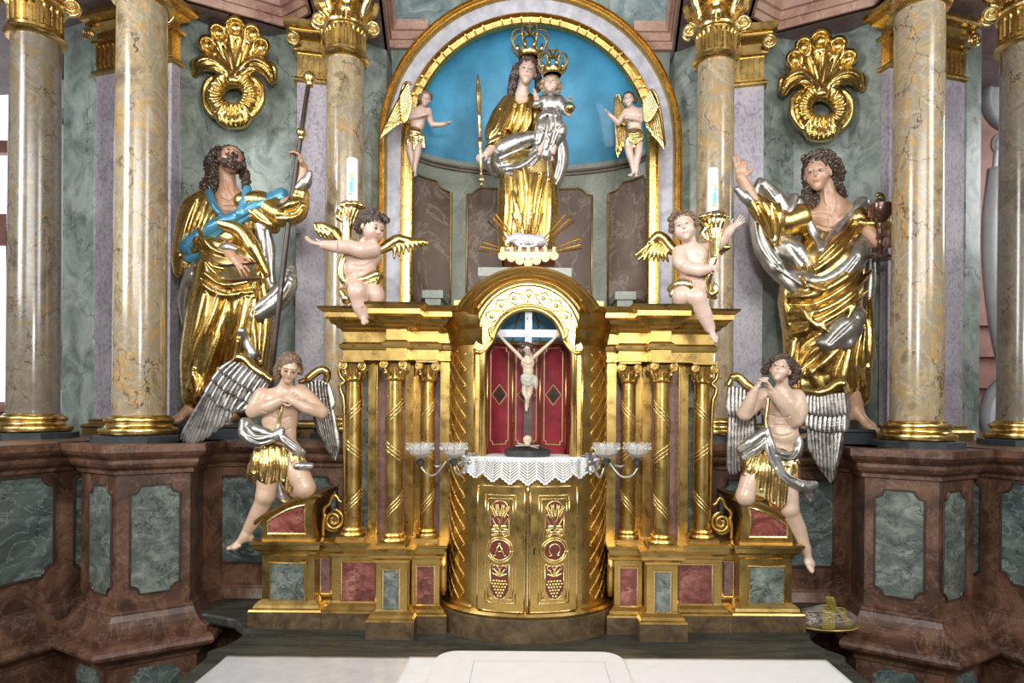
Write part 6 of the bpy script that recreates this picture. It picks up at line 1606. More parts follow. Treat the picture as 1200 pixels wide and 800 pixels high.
# ================================================================== SAINT WITH CHALICE
def saint_right():
    D = 4.22; V = .95
    r = empty('saint_statue', (U(965, 500, D)[0], D, HB), 'beardless gilded saint statue with long curls and bare chest, one hand raised, holding a chalice', 'statue')
    MB().stack([(U(880, 0, D)[0], D-.16), (U(1012, 0, D)[0], D-.16), (U(1012, 0, D)[0], D+.25), (U(880, 0, D)[0], D+.25)], [(0, HB), (0, HB+.07), (.01, HB+.08), (.01, HB+.095)]).build('base_slab', 'darkstone', r)
    s = Sculpt(D, .62); s.base = (.52, .32, .21)
    P_, R = head(s, (958, 204, 16), 19.5, -32, -6, -4, lips=(.42, .11, .09), cheek=(.55, .25, .18))
    s.chain([(966, 216, 4), (970, 230, 2), (976, 244, 0)], [9.5, 10, 14], 4); s.ell((978, 258, 0), (28, 13, 26), k=6); s.ell((958, 254, 2), (15, 10, 10), k=5); s.ell((998, 250, 0), (16, 11, 10), k=5)
    s.folds([[(966, 224), (968, 236), (972, 246)], [(976, 222), (978, 236), (978, 246)]], 1.4, 1.5); s.folds([[(952, 250), (966, 251), (975, 255)], [(984, 254), (996, 250)], [(972, 256), (971, 270)], [(958, 264), (972, 268), (988, 264)]], 1.1, 2, True)
    s.chain([(884, 238, 16), (876, 222, 18), (868, 208, 20)], [8, 7, 6], 3)
    hand(s, (869, 210, 20), (-.10, -.1, 1), (.35, .9, .1), 30, .3, -1, .3, bends=(.9, .75, .15, .1))
    s.chain([(1018, 272, 16), (1030, 284, 22)], [8, 7], 3); s.chain([(1050, 268, 10), (1044, 284, 20)], [6, 6], 3)
    hand(s, (1042, 284, 16), (-1, -.5, -.12), (-.2, .6, .3), 27, .6, 1, .2)
    s.chain([(996, 440, 4), (1000, 462, 6), (1004, 482, 6)], [11, 10, 8], 3); foot(s, (1003, 483, 8), (.75, -.7, -.42), (.2, -.2, 1), 42)
    foot(s, (940, 496, 10), (-.2, -.9, -.3), (0, -.3, 1), 36); s.chain([(944, 470, 2), (940, 494, 8)], [8, 7], 2)
    s.chain([(974, 270, -6), (985, 360, -8), (996, 442, 3)], [10, 9, 8], 2); s.chain([(970, 270, -6), (950, 380, -8), (944, 470, 2)], [10, 8, 7], 2); s.chain([(950, 254, 0), (918, 256, 6), (885, 240, 14)], [8, 7, 7], 2); s.chain([(1000, 252, 0), (1020, 268, 12)], [8, 7], 2); s.cap((1020, 268, 12), (1050, 268, 10), 6, 6, 2)
    s.build('body', 'skin', r)
    s = Sculpt(D, .75)
    s.ell(P_(.05, -.26, .48), (15.5, 17, 13.5), R, 3)
    s.chain([(944, 186, 14), (956, 181, 18), (970, 182, 14), (978, 192, 8)], [4.5, 5, 6, 6], 2); s.chain([(974, 188, 8), (982, 202, 6), (980, 216, 4), (986, 228, 2), (984, 232, 2)], [7, 7.5, 6.5, 6, 4], 3)
    s.chain([(946, 190, 8), (945, 206, 4), (947, 220, 4), (945, 234, 6), (950, 240, 6)], [4, 5, 6, 6.5, 5], 3); s.chain([(955, 226, 0), (952, 238, 2)], [6, 5], 3)
    s.warp(hair_warp(s, .85, 1.3)); s.build('hair', 'hairbrown', r)
    # gold robe
    s = Sculpt(D, V)
    s.ell((974, 290, -8), (40, 19, 44), k=8)
    s.chain([(965, 315, -6), (960, 350, -6), (962, 400, -4), (968, 440, -2)], [44, 46, 40, 34], 8); s.chain([(985, 380, -4), (995, 420, -2), (1002, 462, -2)], [28, 24, 17], 8); s.chain([(945, 400, -2), (940, 450, 0), (940, 478, 0)], [24, 22, 18], 8)
    s.chain([(936, 256, 4), (915, 262, 8), (898, 250, 12), (884, 236, 14)], [18, 17, 15, 10], 5); s.chain([(906, 262, 10), (908, 284, 10)], [12, 6], 4)
    s.chain([(1004, 258, 2), (1020, 266, 8), (1034, 262, 12)], [16, 13, 10], 4)
    # open chest
    s.ell((978, 246, 20), (25, 20, 24), None, 3, True); s.cap((972, 262, 20), (962, 286, 18), 13, 5, 3, True)
    s.folds([[(1006, 260), (990, 285), (965, 310), (940, 325)], [(998, 262), (980, 284), (960, 304)], [(1018, 300), (990, 325), (955, 345), (925, 348)], [(1020, 318), (995, 345), (960, 365), (928, 365)], [(1016, 340), (985, 365), (950, 385), (928, 392)],
             [(932, 312), (945, 332), (965, 340)], [(940, 360), (952, 378), (975, 392)], [(1000, 360), (975, 395), (950, 415), (935, 440)], [(990, 400), (965, 425), (945, 440)], [(1010, 370), (1010, 410), (1014, 450)], [(1018, 350), (1019, 395), (1018, 430)],
             [(996, 400), (988, 440), (985, 465)], [(930, 400), (926, 440), (925, 470)], [(948, 430), (960, 455), (975, 470)], [(922, 320), (921, 350), (922, 380)], [(895, 238), (902, 258), (906, 284)], [(880, 236), (892, 256), (900, 276)], [(912, 240), (912, 262), (910, 286)],
             [(1012, 262), (1026, 262), (1036, 258)], [(1010, 276), (1024, 276)]], 4.8, 4, False, 1.5)
    s.folds([[(1002, 262), (985, 285), (962, 307)], [(1020, 308), (992, 335), (955, 355), (925, 356)], [(1018, 328), (990, 355), (955, 374), (926, 378)], [(1005, 355), (975, 382), (945, 400), (930, 420)], [(985, 392), (960, 415), (940, 432)], [(1012, 380), (1004, 420), (1005, 455)],
             [(990, 410), (978, 440), (978, 465)], [(936, 400), (933, 440), (934, 465)], [(888, 240), (897, 258), (903, 280)], [(904, 240), (908, 262), (907, 285)], [(944, 300), (950, 318), (946, 340)]], 3.8, 1.6, True)
    s.build('robe', 'gold', r, keep=True); rob = s
    # silver mantle
    s = Sculpt(D, V)
    s.chain([(890, 212, 6), (884, 232, 2), (886, 262, 2), (894, 292, 6), (908, 312, 12)], [4, 6, 8, 10, 10], 3); s.on(rob, [(905, 308), (922, 322), (940, 328), (962, 331), (984, 320), (1003, 298), (1012, 280)], [12, 13, 12, 9, 13, 15, 9], 4.5, 3)
    s.chain([(896, 216, 8), (910, 232, 10), (922, 250, 14)], [6, 9, 7], 3); s.chain([(900, 228, 2), (914, 244, 2), (932, 262, 2)], [9, 13, 13], 5); s.chain([(892, 250, 0), (904, 272, 0), (924, 290, 2)], [8, 13, 12], 5); s.chain([(930, 232, 10), (926, 246, 16), (914, 262, 18), (908, 282, 16)], [6, 5, 4, 3], 2); s.on(rob, [(936, 236), (948, 262), (958, 282), (962, 292)], [5, 5, 5, 4], 3, 2)
    s.on(rob, [(1010, 238), (992, 256), (974, 278), (962, 294)], [8, 6, 5, 4], 3, 2); s.chain([(918, 290, 6), (932, 296, 12), (945, 312, 16)], [12, 12, 8], 4)
    s.chain([(900, 296, 6), (916, 322, 10), (932, 340, 14)], [6, 8, 6], 4); s.on(rob, [(962, 402), (978, 404), (992, 402)], [6, 7, 7], 4, 2); s.on(rob, [(1004, 368), (986, 386), (970, 402)], [9, 17, 11], 5, 3); s.on(rob, [(1006, 368), (999, 388), (993, 402)], [7, 10, 8], 5, 3)
    s.chain([(1020, 300, 0), (1020, 330, 0), (1017, 380, 0), (1021, 424, 0), (1017, 455, 0)], [5, 6, 5, 6, 3], 3)
    s.chain([(864, 222, 20), (874, 232, 20), (882, 238, 18)], [4, 6, 6], 2); s.chain([(880, 222, 18), (872, 230, 20)], [5, 5], 2); s.chain([(935, 448, 10), (955, 462, 10), (968, 470, 10)], [6, 8, 5], 3)
    s.folds([[(888, 240), (890, 270), (902, 300), (925, 322)], [(905, 308), (935, 328), (960, 334), (985, 324), (1006, 300)], [(1004, 372), (984, 390), (972, 402)], [(925, 288), (936, 304), (950, 318)]], 2.2, 2, True)
    s.folds([[(884, 250), (890, 285), (908, 312)], [(912, 316), (940, 332), (964, 338)], [(900, 222), (914, 240)]], 1.8, 1.5)
    s.build('silver_mantle', 'silver', r)
    # chalice with serpent
    A = lambda px, py, q: U(px, py, D-q*D/F_PX); k = D/F_PX
    ch = empty('chalice', A(1031, 306, 26), 'brown chalice with a serpent rising from its bowl, held by the beardless saint', 'chalice')
    c = A(1031, 303, 30)
    MB().lathe([(0, -1*k), (14*k, -1*k), (14.5*k, 1*k), (12*k, 3*k), (5*k, 6*k), (3*k, 9*k), (4.6*k, 12*k), (3*k, 15*k), (2.6*k, 20*k), (4.5*k, 24*k), (3*k, 27*k), (4*k, 31*k), (2.6*k, 35*k), (3*k, 40*k), (8*k, 43*k), (12*k, 49*k), (13*k, 57*k), (13.2*k, 60*k), (12*k, 60*k), (11*k, 50*k), (7*k, 45*k), (0, 43*k)], tuple(c), 36).build('cup', 'chalice', ch, True, 50)
    sp = spline([A(1030, 246, 30), A(1026, 240, 32), A(1029, 234, 30), A(1036, 234, 28), A(1035, 229, 30), A(1030, 227, 32), (A(1027, 230, 34))], 6)
    MB().tube(sp, [.010]*(len(sp)-8)+[.011]*3+[.013]*3+[.010, .005], 8).build('serpent', 'golddark', ch, True)
saint_right()
# ================================================================== KNEELING ANGELS
def wing_mesh(r, D, rows, width, name, mat, q=0, n=9, thick=.006, nrm=(0, -1, .1)):
    """rows: list of px curves from root to tip; feathers run from curve i to i+1"""
    k = D/F_PX; g = MB()
    def pt(c, t, q_): 
        t = t*(len(c)-1); i = min(int(t), len(c)-2); f = t-i
        p = (c[i][0]*(1-f)+c[i+1][0]*f, c[i][1]*(1-f)+c[i+1][1]*f); return U(p[0], p[1], D-q_*k)
    for j in range(len(rows)-1, 0, -1):
        m_ = n+ (2 if j < 2 else 0)
        for i in range(m_):
            t = i/(m_-1); a = pt(rows[j-1], t, q+3.0*(len(rows)-j)); b = pt(rows[j], t, q+3.0*(len(rows)-j)+.8); b = b+(b-a)*.16
            feather(g, a+np.array([0, -.0012*i, 0]), b+np.array([0, -.0012*i, 0]), width[j-1]*k, nrm, thick, True, 14)
    return g.build(name, mat, r, True, 70)
def angel_left():
    D = 3.55; V = .55
    r = empty('kneeling_angel', (*U(340, 580, D)[:2], 1.80), 'kneeling angel statue with arms crossed on the chest, silver wings, head bowed', 'statue', 'kneeling angel statues')
    s = Sculpt(D, V); s.base = (.60, .42, .30)
    P_, R = head(s, (339.5, 432, 14), 15.2, 22, -22, 8, lips=(.45, .16, .12), cheek=(.60, .33, .25))
    s.chain([(337, 444, 7), (334, 454, 3)], [6.5, 8], 4)
    s.ell((330, 472, 0), (25, 15, 19), (0, 6, 0), 6); s.ell((328, 492, 0), (21, 13.5, 20), k=6); s.ell((327, 510, 0), (20, 13, 14), k=6); s.ell((330, 530, 0), (24, 15, 18), k=5)
    for e, x in ((-1, 320), (1, 342)): s.ell((x, 470, 9), (11, 6, 8), k=4)
    s.chain([(308, 464, 0), (302, 474, 2), (297, 481, 4)], [10.5, 10, 8.5], 4); s.chain([(297, 482, 5), (313, 477, 16), (330, 469, 20)], [8.2, 7.4, 5], 2)
    s.chain([(352, 459, 0), (364, 470, 3), (376, 482, 6)], [9.5, 9.5, 8], 4); s.chain([(376, 483, 7), (360, 478, 18), (345, 470, 22)], [7.8, 6.6, 5], 2)
    hand(s, (329, 469, 20), (1, -.25, .25), (.1, .95, 0), 22, .15, -1, .25); hand(s, (346, 471, 23), (-1, -.2, .45), (0, 1, .1), 20, .2, 1, .25)
    # legs
    s.chain([(322, 535, 4), (316, 558, 8), (311, 580, 10)], [14, 13.5, 10.5], 4); s.ball((311, 581, 12), 9.5, 3); s.chain([(311, 582, 9), (302, 602, 4), (290, 622, 0), (286, 630, 0)], [9.8, 9.5, 6.2, 5.5], 3)
    foot(s, (287, 628, 2), (-.85, -.35, -.42), (-.45, -.45, .8), 30)
    s.chain([(340, 538, 4), (350, 556, 12), (358, 571, 14)], [14, 13, 11], 4); s.ball((358, 571, 14), 11, 3); s.chain([(356, 573, 12), (345, 575, -8), (338, 574, -24)], [10, 9, 6], 3)
    s.folds([[(318, 488), (327, 491), (338, 488)], [(328, 478), (328, 490)], [(320, 503), (331, 505), (340, 502)], [(308, 481), (318, 484)]], 1.0, 1.6, True)
    s.fold([(325, 513), (328, 514)], 1.6, 1, True)
    s.build('body', 'skin', r)
    s = Sculpt(D, .6); s.ell(P_(-.05, -.3, .42), (12.5, 14, 11.5), R, 2); s.chain([(330, 424, 10), (326, 434, 8), (325, 443, 8)], [5, 5.5, 4], 2); s.chain([(350, 428, 4), (352, 436, 2)], [4, 3.5], 2); s.chain([(333, 420, 18), (342, 418.5, 20), (351, 424, 14)], [3, 3.2, 3], 1.5)
    s.warp(hair_warp(s, 1.1, .9)); s.build('hair', 'hairmid', r)
    s = Sculpt(D, .7)
    s.ell((323, 535, 2), (27, 19, 20), k=5); s.chain([(305, 540, 6), (299, 554, 8), (301, 562, 8)], [11, 11, 6], 4); s.chain([(316, 545, 10), (315, 558, 12)], [15, 12], 4); s.chain([(336, 540, 10), (334, 556, 14), (337, 574, 14)], [13, 9, 4], 4); s.chain([(345, 538, 8), (352, 548, 12)], [12, 10], 3)
    xs = [(300, 522, 294, 552), (307, 524, 303, 562), (314, 526, 311, 566), (321, 526, 320, 562), (328, 526, 328, 562), (335, 528, 335, 574), (342, 530, 341, 570), (349, 534, 349, 552)]
    s.folds([[(a, b), ((a+c)/2+1.5, (b+d)/2), (c, d)] for a, b, c, d in xs], 2.6, 2)
    s.folds([[(a+3.5, b), ((a+c)/2+4.5, (b+d)/2), (c+4, d)] for a, b, c, d in xs], 2.2, 1.6, True)
    s.build('gold_skirt', 'goldbright', r)
    s = Sculpt(D, .7)
    s.chain([(286, 494, 8), (288, 508, 12), (300, 516, 18), (318, 512, 20), (330, 504, 18)], [5, 8, 7, 6.5, 4], 3); s.chain([(292, 494, 6), (300, 503, 14), (314, 507, 18)], [5, 6.5, 5], 3); s.chain([(286, 508, 10), (292, 518, 14), (304, 521, 18)], [4, 5, 4], 3)
    s.chain([(328, 508, 18), (336, 518, 20), (346, 526, 18), (354, 531, 12)], [4, 5.5, 6, 5], 3); s.chain([(345, 548, 18), (352, 546, 20), (364, 546, 16)], [4, 5.5, 4], 2); s.chain([(326, 560, 6), (330, 580, 4), (336, 586, 2)], [5, 7, 5], 3)
    s.folds([[(288, 500), (298, 510), (316, 509)], [(290, 512), (304, 518), (320, 514)], [(332, 512), (344, 522), (354, 528)]], 1.8, 1.5, True)
    s.build('silver_sash', 'silver', r)
    g = MB(); g.tube(spline([U(331, 468, D-.07), U(328.5, 484, D-.075), U(326, 498, D-.075), U(326, 506, D-.09)], 6), .010, 8, flat=.5); g.build('gold_ribbon', 'goldbright', r, True)
    # wings
    w = wing_mesh(r, D, [[(272, 424), (286, 427), (299, 436), (314, 449)], [(259, 434), (273, 443), (288, 452), (306, 463)], [(251, 446), (264, 457), (281, 466), (299, 474)], [(243, 461), (257, 474), (273, 481), (288, 480)]], [5.2, 5.4, 5.6], 'feathered_wing', 'silverdark', -22, 7, .006)
    wing_mesh(r, D, [[(257, 436), (250, 452), (256, 466), (272, 476)], [(218, 504), (226, 513), (243, 508), (268, 492)]], [4.6], 'flight_feathers', 'silverdark', -28, 9, .006)
    MB().tube(spline([U(272, 424, D+.10), U(279, 419, D+.09), U(288, 421, D+.08), U(298, 431, D+.07), U(310, 439, D+.05), U(320, 446, D+.04)], 6), [.014]*6+[.024]*19+[.018]*6, 12).build('gold_wing_edge', 'gold', r, True)
    wing_mesh(r, D, [[(356, 448), (366, 446), (376, 446), (384, 450)], [(362, 474), (370, 478), (380, 478), (388, 476)]], [6], 'feathered_wing', 'silverdark', -24, 6, .006)
    wing_mesh(r, D, [[(366, 472), (373, 474), (381, 476), (388, 474)], [(376, 506), (383, 520), (391, 532), (395, 522)]], [5], 'flight_feathers', 'silverdark', -28, 6, .006)
    MB().tube(spline([U(350, 448, D+.05), U(360, 444, D+.06), U(370, 436, D+.07), U(378, 433, D+.08), U(384, 438, D+.09), U(382, 446, D+.10)], 6), [.016]*6+[.024]*18+[.020]*7, 12).build('gold_wing_edge', 'gold', r, True)
angel_left()
def angel_right():
    D = 3.55; V = .55
    r = empty('kneeling_angel', (*U(895, 592, D)[:2], 1.80), 'kneeling angel statue with hands joined before the chin, silver wings, head turned up', 'statue', 'kneeling angel statues')
    s = Sculpt(D, V); s.base = (.62, .46, .35)
    P_, R = head(s, (914.5, 433.5, 14), 15.5, -30, 10, 12, lips=(.45, .16, .12), cheek=(.62, .36, .28))
    s.chain([(917, 446, 6), (917, 456, 3)], [6.5, 8.5], 4)
    s.ell((914, 474, 0), (24, 15, 20), (0, -4, 0), 6); s.ell((916, 494, 0), (20, 13.5, 18), k=6); s.ell((916, 510, 2), (20, 14, 14), k=5); s.ell((908, 532, 0), (25, 16, 18), k=5)
    for x in (904, 924): s.ell((x, 474, 9), (10, 6, 8), k=4)
    s.chain([(894, 464, 2), (883, 474, 8), (873, 484, 14)], [10, 9.5, 8.5], 4); s.chain([(873, 484, 15), (879, 470, 24), (885, 457, 30)], [8.2, 7, 4.8], 2)
    s.chain([(933, 466, 0), (936, 480, 6), (932, 492, 14)], [10.5, 10.5, 9], 4); s.chain([(931, 491, 16), (918, 474, 26), (905, 459, 32)], [8.5, 7.2, 5], 2)
    hand(s, (885, 457, 31), (.45, -.2, 1), (.9, .1, -.4), 21, .55, 1, .25); hand(s, (905, 459, 33), (-.6, -.2, 1), (-.9, .1, -.5), 22, .45, -1, .25)
    s.chain([(892, 540, 4), (880, 562, 8), (873, 580, 10)], [14, 12, 10], 4); s.ball((873, 581, 10), 10.5, 3); s.chain([(874, 582, 8), (886, 584, -8), (896, 582, -24)], [10, 9, 6], 3)
    s.chain([(914, 545, 4), (921, 570, 10), (925, 594, 12)], [14.5, 13.5, 10.5], 4); s.ball((925, 595, 13), 9.5, 3); s.chain([(926, 598, 10), (936, 620, 4), (944, 642, 2)], [9.5, 8.8, 5.5], 3)
    foot(s, (944, 642, 3), (.42, -.45, -.80), (.35, -.75, .5), 34)
    s.folds([[(905, 508), (917, 511), (928, 508)], [(914, 478), (914, 494)], [(902, 486), (912, 489)], [(916, 489), (926, 487)], [(906, 498), (925, 499)]], 1.0, 1.6, True)
    s.build('body', 'skin', r)
    s = Sculpt(D, .6); s.ell(P_(.05, -.3, .42), (12.8, 14, 11.5), R, 2); s.chain([(926, 424, 8), (932, 434, 6), (930, 445, 6), (925, 449, 8)], [5.5, 6.5, 5, 3.5], 2); s.chain([(905, 422, 16), (912, 418, 18), (921, 418, 16)], [3, 3, 4], 1.5); s.chain([(901, 430, 0), (897, 434, -2)], [5, 5], 2)
    s.warp(hair_warp(s, 1.1, .9, 1)); s.build('hair', 'hairbrown', r)
    s = Sculpt(D, .7)
    s.ell((904, 540, 2), (29, 19, 22), k=5); s.chain([(880, 545, 8), (876, 556, 10)], [10, 6], 4); s.chain([(893, 550, 10), (892, 574, 10)], [16, 13], 4); s.chain([(910, 556, 10), (912, 584, 12)], [16, 13], 4); s.chain([(925, 545, 8), (930, 575, 10)], [12, 8], 4)
    xs = [(884, 524, 874, 548), (888, 530, 880, 556), (893, 532, 888, 572), (899, 534, 896, 584), (906, 536, 904, 588), (913, 540, 912, 594), (920, 548, 920, 590), (927, 546, 928, 578), (932, 542, 934, 562)]
    s.folds([[(a, b), ((a+c)/2+1, (b+d)/2), (c, d)] for a, b, c, d in xs], 2.7, 2)
    s.folds([[(a+3.5, b), ((a+c)/2+4.5, (b+d)/2), (c+4, d)] for a, b, c, d in xs], 2.2, 1.6, True)
    s.build('gold_skirt', 'goldbright', r)
    s = Sculpt(D, .7)
    s.chain([(868, 526, 8), (880, 518, 14), (893, 508, 16), (899, 502, 14)], [5, 7, 6, 4], 3); s.chain([(872, 536, 8), (884, 528, 14), (896, 518, 18)], [4, 6, 5], 3)
    s.chain([(898, 505, 16), (902, 522, 22), (908, 540, 22), (916, 556, 22), (930, 566, 20), (944, 570, 16), (954, 568, 12)], [5, 6.5, 7, 7, 7, 7, 5], 3); s.chain([(905, 528, 20), (918, 534, 18), (930, 534, 12), (935, 522, 8)], [5, 6, 6, 4], 3); s.chain([(940, 572, 14), (948, 580, 12), (950, 585, 12)], [5, 5, 4], 3)
    s.chain([(928, 506, 4), (936, 518, 6), (934, 532, 8)], [4, 5, 5], 3)
    s.folds([[(872, 530), (888, 520), (898, 510)], [(902, 516), (908, 536), (918, 554), (940, 568)], [(910, 532), (926, 536), (934, 526)], [(897, 512), (901, 530), (909, 548)], [(925, 560), (940, 564), (952, 566)]], 1.8, 1.5, True)
    s.build('silver_sash', 'silver', r)
    g = MB(); g.tube(spline([U(901, 464, D-.08), U(899.5, 480, D-.085), U(898, 494, D-.085), U(899, 504, D-.09)], 6), .010, 8, flat=.5); g.build('gold_ribbon', 'goldbright', r, True)
    wing_mesh(r, D, [[(944, 462), (958, 464), (972, 462), (988, 460)], [(942, 480), (958, 484), (974, 484), (990, 482)], [(942, 496), (956, 502), (972, 504), (989, 502)]], [6, 6], 'feathered_wing', 'silverdark', -24, 10, .006)
    wing_mesh(r, D, [[(948, 496), (960, 500), (972, 500), (986, 500)], [(952, 528), (962, 544), (974, 558), (980, 536)]], [5.5], 'flight_feathers', 'silverdark', -28, 7, .006)
    MB().tube(spline([U(930, 457, D+.04), U(942, 458, D+.06), U(958, 460, D+.08), U(970, 457, D+.08), U(980, 450, D+.08), U(989, 451, D+.08), U(993, 461, D+.08)], 6), [.018]*12+[.026]*18+[.022]*7, 12).build('gold_wing_edge', 'gold', r, True)
    wing_mesh(r, D, [[(856, 452), (866, 454), (876, 456), (886, 460)], [(856, 482), (866, 484), (876, 484), (886, 484)]], [5.5], 'feathered_wing', 'silverdark', -24, 6, .006)
    wing_mesh(r, D, [[(857, 480), (865, 482), (874, 484), (882, 484)], [(856, 546), (864, 544), (874, 538), (884, 526)]], [5.5], 'flight_feathers', 'silverdark', -28, 6, .006)
    MB().tube(spline([U(853, 452, D+.08), U(858, 443, D+.08), U(865, 442, D+.08), U(874, 450, D+.07), U(884, 456, D+.06), U(894, 458, D+.04)], 6), [.016]*6+[.026]*19+[.018]*6, 12).build('gold_wing_edge', 'gold', r, True)
angel_right()
# ================================================================== PUTTI WITH CORNUCOPIAS
def gold_feather_wing(r, D, pts, name='wing', rad=6):
    s = Sculpt(D, .6); s.chain([(a, b, c) for a, b, c in pts['spine']], pts['rad'], 3)
    for f_ in pts['feathers']: s.chain(f_, [3.2, 3, 1.4], 1)
    for f_ in pts.get('grooves', []): s.fold(f_, 1.1, 1, True)
    return s.build(name, 'gold', r)
def candle(c, w, h, label):
    k = 3.35/F_PX; r = empty('pillar_candle', c, label, 'candle', 'white candles in the cornucopias')
    R_ = w/2*k
    MB().lathe([(R_, 0), (R_, h*k-.004), (R_-.003, h*k), (.004, h*k+.0)], tuple(c), 32).build('wax_body', 'wax', r, True, 50)
    MB().tube([(c[0], c[1], c[2]+h*k-.002), (c[0]+.001, c[1], c[2]+h*k+.008)], .0012, 6).build('wick', 'black', r)
    def patch(u0, u1, v0, v1, mat, nm, rd=0):
        b = MB(); rows = []
        for i in range(9):
            u = u0+(u1-u0)*i/8; a = -PI/2+u; e = 1-rd*abs(2*i/8-1)**2.5; vm = (v0+v1)/2
            rows.append([(c[0]+(R_+.0008)*math.cos(a), c[1]+(R_+.0008)*math.sin(a), c[2]+(vm+(v-vm)*e)*h*k) for v in (v0, v1)])
        b.grid(rows); b.build(nm, mat, r, True)
    patch(-.25, .45, .20, .46, 'bluepic', 'printed_robe', .4); patch(.0, .5, .46, .56, 'bluepic', 'printed_shoulder', .6); patch(-.2, .3, .54, .64, 'yellowpic', 'printed_halo', .8); patch(.0, .22, .56, .61, 'orangepic', 'printed_face', .6)
    patch(-.35, .25, .14, .20, 'orangepic', 'printed_cloud', .4); patch(.42, .52, .3, .5, 'yellowpic', 'printed_rays', .2); patch(-.42, -.32, .22, .44, 'yellowpic', 'printed_rays', .2); patch(-.1, .1, .64, .69, 'yellowpic', 'printed_crown', .2)
def putto_left():
    D = 3.42; V = .5
    r = empty('putto', (*U(425, 355, D)[:2], 2.83), 'seated putto with dark curls looking right, one arm reaching out to the left', 'statue', 'putti with cornucopias')
    s = Sculpt(D, V); s.base = (.60, .43, .35)
    P_, R = head(s, (437, 268, 16), 16.5, 48, -12, 8, True, lips=(.55, .14, .10), cheek=(.66, .36, .30))
    s.ell((430, 283, 8), (8, 8, 6), k=4)
    s.ell((428, 299, 4), (19, 14, 15), (0, 10, 0), 5); s.ell((422, 316, 5), (18.5, 15, 17), k=5); s.ell((423, 332, 4), (18, 14, 12), k=4)
    s.chain([(437, 292, 16), (424, 293, 24), (412, 290, 26)], [9.5, 9, 8], 2); s.chain([(410, 289, 26), (396, 289, 28), (379, 287, 30)], [8, 7.4, 5], 2)
    hand(s, (378, 286, 30), (-1, -.2, .12), (.1, -.5, .9), 20, .35, 1, .35)
    s.chain([(416, 292, 16), (410, 302, 12)], [7, 6], 2)
    s.chain([(420, 334, 14), (419, 342, 26)], [12, 11], 3); s.ball((419, 340, 26), 10.5, 2); s.chain([(419, 343, 26), (422, 358, 22), (426, 370, 20)], [9.5, 9, 6], 2)
    foot(s, (425, 369, 20), (.4, -.7, -.4), (.1, -.5, .8), 21); s.chain([(432, 336, 8), (440, 345, 18), (441, 352, 14)], [11, 10.5, 8], 3)
    s.folds([[(414, 324), (424, 326), (434, 322)], [(411, 310), (424, 312), (434, 308)], [(410, 336), (420, 332)]], .9, 1.4, True); s.fold([(423, 317), (424.5, 317.5)], 1.3, 1, True)
    s.fold([(396, 283), (396, 295)], 1.0, 1, True); s.fold([(413, 362), (428, 360)], .9, 1, True)
    s.build('body', 'skin', r)
    s = Sculpt(D, .55); s.ell(P_(-.02, -.28, .38), (14.5, 15.5, 13), R, 2); s.chain([(425, 256, 12), (420, 264, 12), (421, 270, 12)], [5, 6, 4], 2)
    rnd = random.Random(11)
    for i in range(34):
        a = rnd.uniform(0, 2*PI); z_ = rnd.uniform(-.15, 1); s.ball(P_(.78*math.sin(a)*math.sqrt(1-z_*z_*.8), -.28+.9*math.cos(a)*-abs(1) * math.sqrt(1-z_*z_*.8) if 0 else -.3-.85*abs(math.cos(a))*math.sqrt(1-z_*z_*.8), .38+.78*z_), rnd.uniform(2.2, 3.6), 1)
    for x, y in ((430, 252), (436, 250), (443, 251), (449, 254), (453, 258)): s.ball((x, y, 22), 3.6, 1.2)
    s.warp(hair_warp(s, 1.6, .9)); s.build('curls', 'hairbrown', r)
    s = Sculpt(D, .6); s.chain([(402, 343, 4), (406, 350, 8), (404, 353, 8)], [6, 6, 3], 2); s.chain([(412, 330, 18), (426, 328, 22), (440, 322, 18), (446, 322, 14)], [4, 5, 6, 4], 2); s.chain([(430, 334, 18), (438, 330, 18), (446, 326, 12)], [5, 6, 3], 2); s.chain([(428, 340, 14), (432, 350, 12)], [4, 3], 2)
    s.folds([[(416, 330), (430, 330), (444, 324)], [(428, 336), (440, 330)]], 1.4, 1, True); s.build('gold_drape', 'goldbright', r)
    cc = empty('cornucopia', U(405, 330, D-.02), 'curled gilded horn held by the putto looking right, with flared mouth under a candle', 'cornucopia', 'gilded cornucopias')
    s = Sculpt(D, .6)
    s.chain([(412, 244, 6), (410, 254, 8), (407, 268, 8), (406, 285, 8), (405, 298, 6), (401, 310, 6), (400, 322, 6), (404, 330, 6), (409, 326, 6)], [12, 8, 5.5, 5, 5, 5, 4.5, 4, 3], 3)
    for i in range(10):
        a = 2*PI*i/10; s.ball((412+13.5*math.cos(a), 240+1.8*math.cos(2*a), 6+12*math.sin(a)), 3.4, 2)
    s.ell((412, 236, 6), (9, 9, 4), None, 2, True)
    s.folds([[(x0, 243), ((x0+407)/2, 260), (x1, 290)] for x0, x1 in ((402, 403), (408, 405), (414, 407), (420, 409))], 1.3, 1.2, True)
    s.chain([(398, 246, 6), (396, 254, 8), (400, 258, 8)], [3, 3.5, 2.5], 2); s.build('horn', 'goldbright', cc)
    gold_feather_wing(r, D, dict(spine=[(446, 293, -2), (456, 287, -6), (466, 281, -8), (474, 282, -8), (486, 283, -10)], rad=[5, 7, 6.5, 6, 4],
        feathers=[[(456+i*4.2, 284-i*.2, -7), (462+i*5.0, 291-i*1.0, -6), (462+i*5.6, 302-i*2.4, -6)] for i in range(8)]+[[(484, 282, -9), (493, 282, -9), (501, 283, -9)], [(480, 285, -9), (488, 287, -9), (498, 287, -9)]]))
    gold_feather_wing(r, D, dict(spine=[(402, 284, -12), (392, 272, -14), (382, 266, -14), (372, 263, -14)], rad=[5, 6.5, 5, 3],
        feathers=[[(370+i*5, 264+i*1.2, -13), (372+i*5, 270+i*1.6, -12), (376+i*5.2, 277+i*1.5, -12)] for i in range(6)]))
